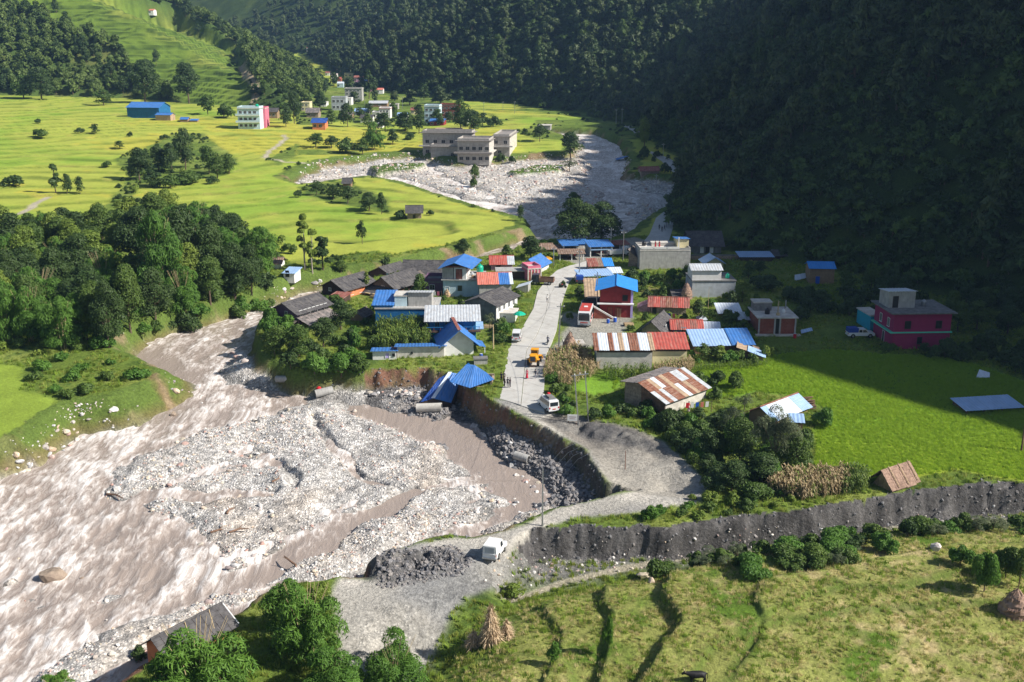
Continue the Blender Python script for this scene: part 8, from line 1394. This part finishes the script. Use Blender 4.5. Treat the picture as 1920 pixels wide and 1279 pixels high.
x, y = fan_samples(9000, -.14, -.02, 100, 125, 45, 2.0); m = gval(A['heap'], x, y) > -.8; x, y = x[m], y[m]; instancer('mud_clods', np.stack([x, y, hz(x, y)], 1), .07 + .28 * rs.random(len(x)) ** 3, rd_, 5, 'dark clods and stones of the slumped mud heap', 'clods', tilt=.6, seed=14)
x, y = fan_samples(90000, -.15, .6, 95, 200, 47, 2.0); m = (gval(CAT, x, y) == 8) & (gval(A['heap'], x, y) < -.5) & (rs.random(len(x)) < .6); x, y = x[m], y[m]; instancer('bank_clods', np.stack([x, y, hz(x, y)], 1), .05 + .30 * rs.random(len(x)) ** 2.5, rd_, 5, 'clods and stones sticking out of the broken banks', 'clods', tilt=.8, seed=16)
x, y = fan_samples(40000, -.03, .6, 105, 150, 46, 2.0); q = gval(A['low'], x, y); m = (q > 1.0) & (q < 5) & (gval(A['fg'], x, y) < 1) & (rs.random(len(x)) < .25); x, y = x[m], y[m]; instancer('fallen_stones', np.stack([x, y, hz(x, y)], 1), .06 + .30 * rs.random(len(x)) ** 4, rk_, 7, 'stones fallen to the foot of the grey cut', 'stones', tilt=.6, seed=15)
def stalk(seed, matn, h=2.2):
    rs = np.random.default_rng(seed); V = []; Fs = []; mb = MB(); mb.tube((0, 0, 0), (rs.normal() * .08, rs.normal() * .08, h), .03, .015, 3); V = list(mb.v); Fs = list(mb.f)
    for i in range(11):
        z = h * rs.uniform(.2, .95); a = rs.uniform(0, 6.28); l = rs.uniform(.5, .8); c, s = math.cos(a), math.sin(a); k = len(V); w = .05
        V += [(-s * w, c * w, z), (s * w, -c * w, z), (c * l * .55 + s * w, s * l * .55 - c * w, z + .3), (c * l * .55 - s * w, s * l * .55 + c * w, z + .3), (c * l, s * l, z - .05)]; Fs += [(k, k + 1, k + 2, k + 3), (k + 3, k + 2, k + 4)]
    me = bpy.data.meshes.new('stalk'); me.from_pydata(V, [], Fs); at = me.attributes.new('var', 'FLOAT', 'POINT'); at.data.foreach_set('value', rs.random(len(V)).astype(np.float32)); me.materials.append(M[matn]); return me
mg = proto_collection('maize_green', [stalk(i, 'leaf_mid' if i < 2 else 'leaf_light', 2.6) for i in range(4)]); mdry = proto_collection('maize_dry', [stalk(10 + i, 'leaf_dry') for i in range(3)] + [stalk(14, 'leaf_light')])
for pol, n, c, lab, sc in (([(705, 622), (790, 620), (808, 646), (800, 655), (712, 660)], 420, mg, 'tall green maize in front of the deep blue building', 1.25), ([(1018, 712), (1030, 672), (1090, 660), (1128, 690), (1108, 712), (1060, 730)], 520, mdry, 'dry maize on the bank beside the haystack', .9), ([(1225, 694), (1300, 684), (1300, 700), (1230, 712)], 220, mdry, 'dry maize along the cream shed', .8), ([(1130, 700), (1220, 700), (1220, 712), (1135, 716)], 90, mg, 'green maize along the striped shed', .8),
     ([(1440, 925), (1450, 900), (1590, 895), (1590, 928), (1500, 940)], 750, mdry, 'pale dry maize at the lower corner of the rice field', .95), ([(1580, 895), (1625, 900), (1622, 928), (1580, 930)], 160, mg, 'green maize beside the dry patch', .9), ([(1300, 690), (1440, 680), (1440, 690), (1300, 700)], 130, mg, 'green row of plants at the head of the rice field', .5)):
    poly = PL(pol); p = np.array(poly); xx = rs.uniform(p[:, 0].min(), p[:, 0].max(), n * 4); yy = rs.uniform(p[:, 1].min(), p[:, 1].max(), n * 4); m = sdist(xx, yy, poly)[0] > 0; xx, yy = xx[m][:n], yy[m][:n]
    instancer('maize', np.stack([xx, yy, hz(xx, yy)], 1), rs.uniform(.75, 1.15, len(xx)) * sc, c, 4, lab, 'maize', tilt=.08, seed=int(p[0, 0] * 7) % 999)
# ------------------------------------------------------------------ haze in the valley air
hb = MB().box(-1180, 1180, -60, 1680, -30, 480).build('haze', bpy.data.materials.new('valley_haze')); hm_ = hb.data.materials[0]; hm_.use_nodes = True; hn = hm_.node_tree; hn.nodes.clear(); ho = hn.nodes.new('ShaderNodeOutputMaterial'); hv = hn.nodes.new('ShaderNodeVolumePrincipled'); hv.inputs['Color'].default_value = (.36, .60, 1, 1); hv.inputs['Density'].default_value = .00011; hv.inputs['Anisotropy'].default_value = .2; hn.links.new(hv.outputs[0], ho.inputs['Volume']); hb['kind'] = 'stuff'; hb['label'] = 'thin bluish haze filling the valley'
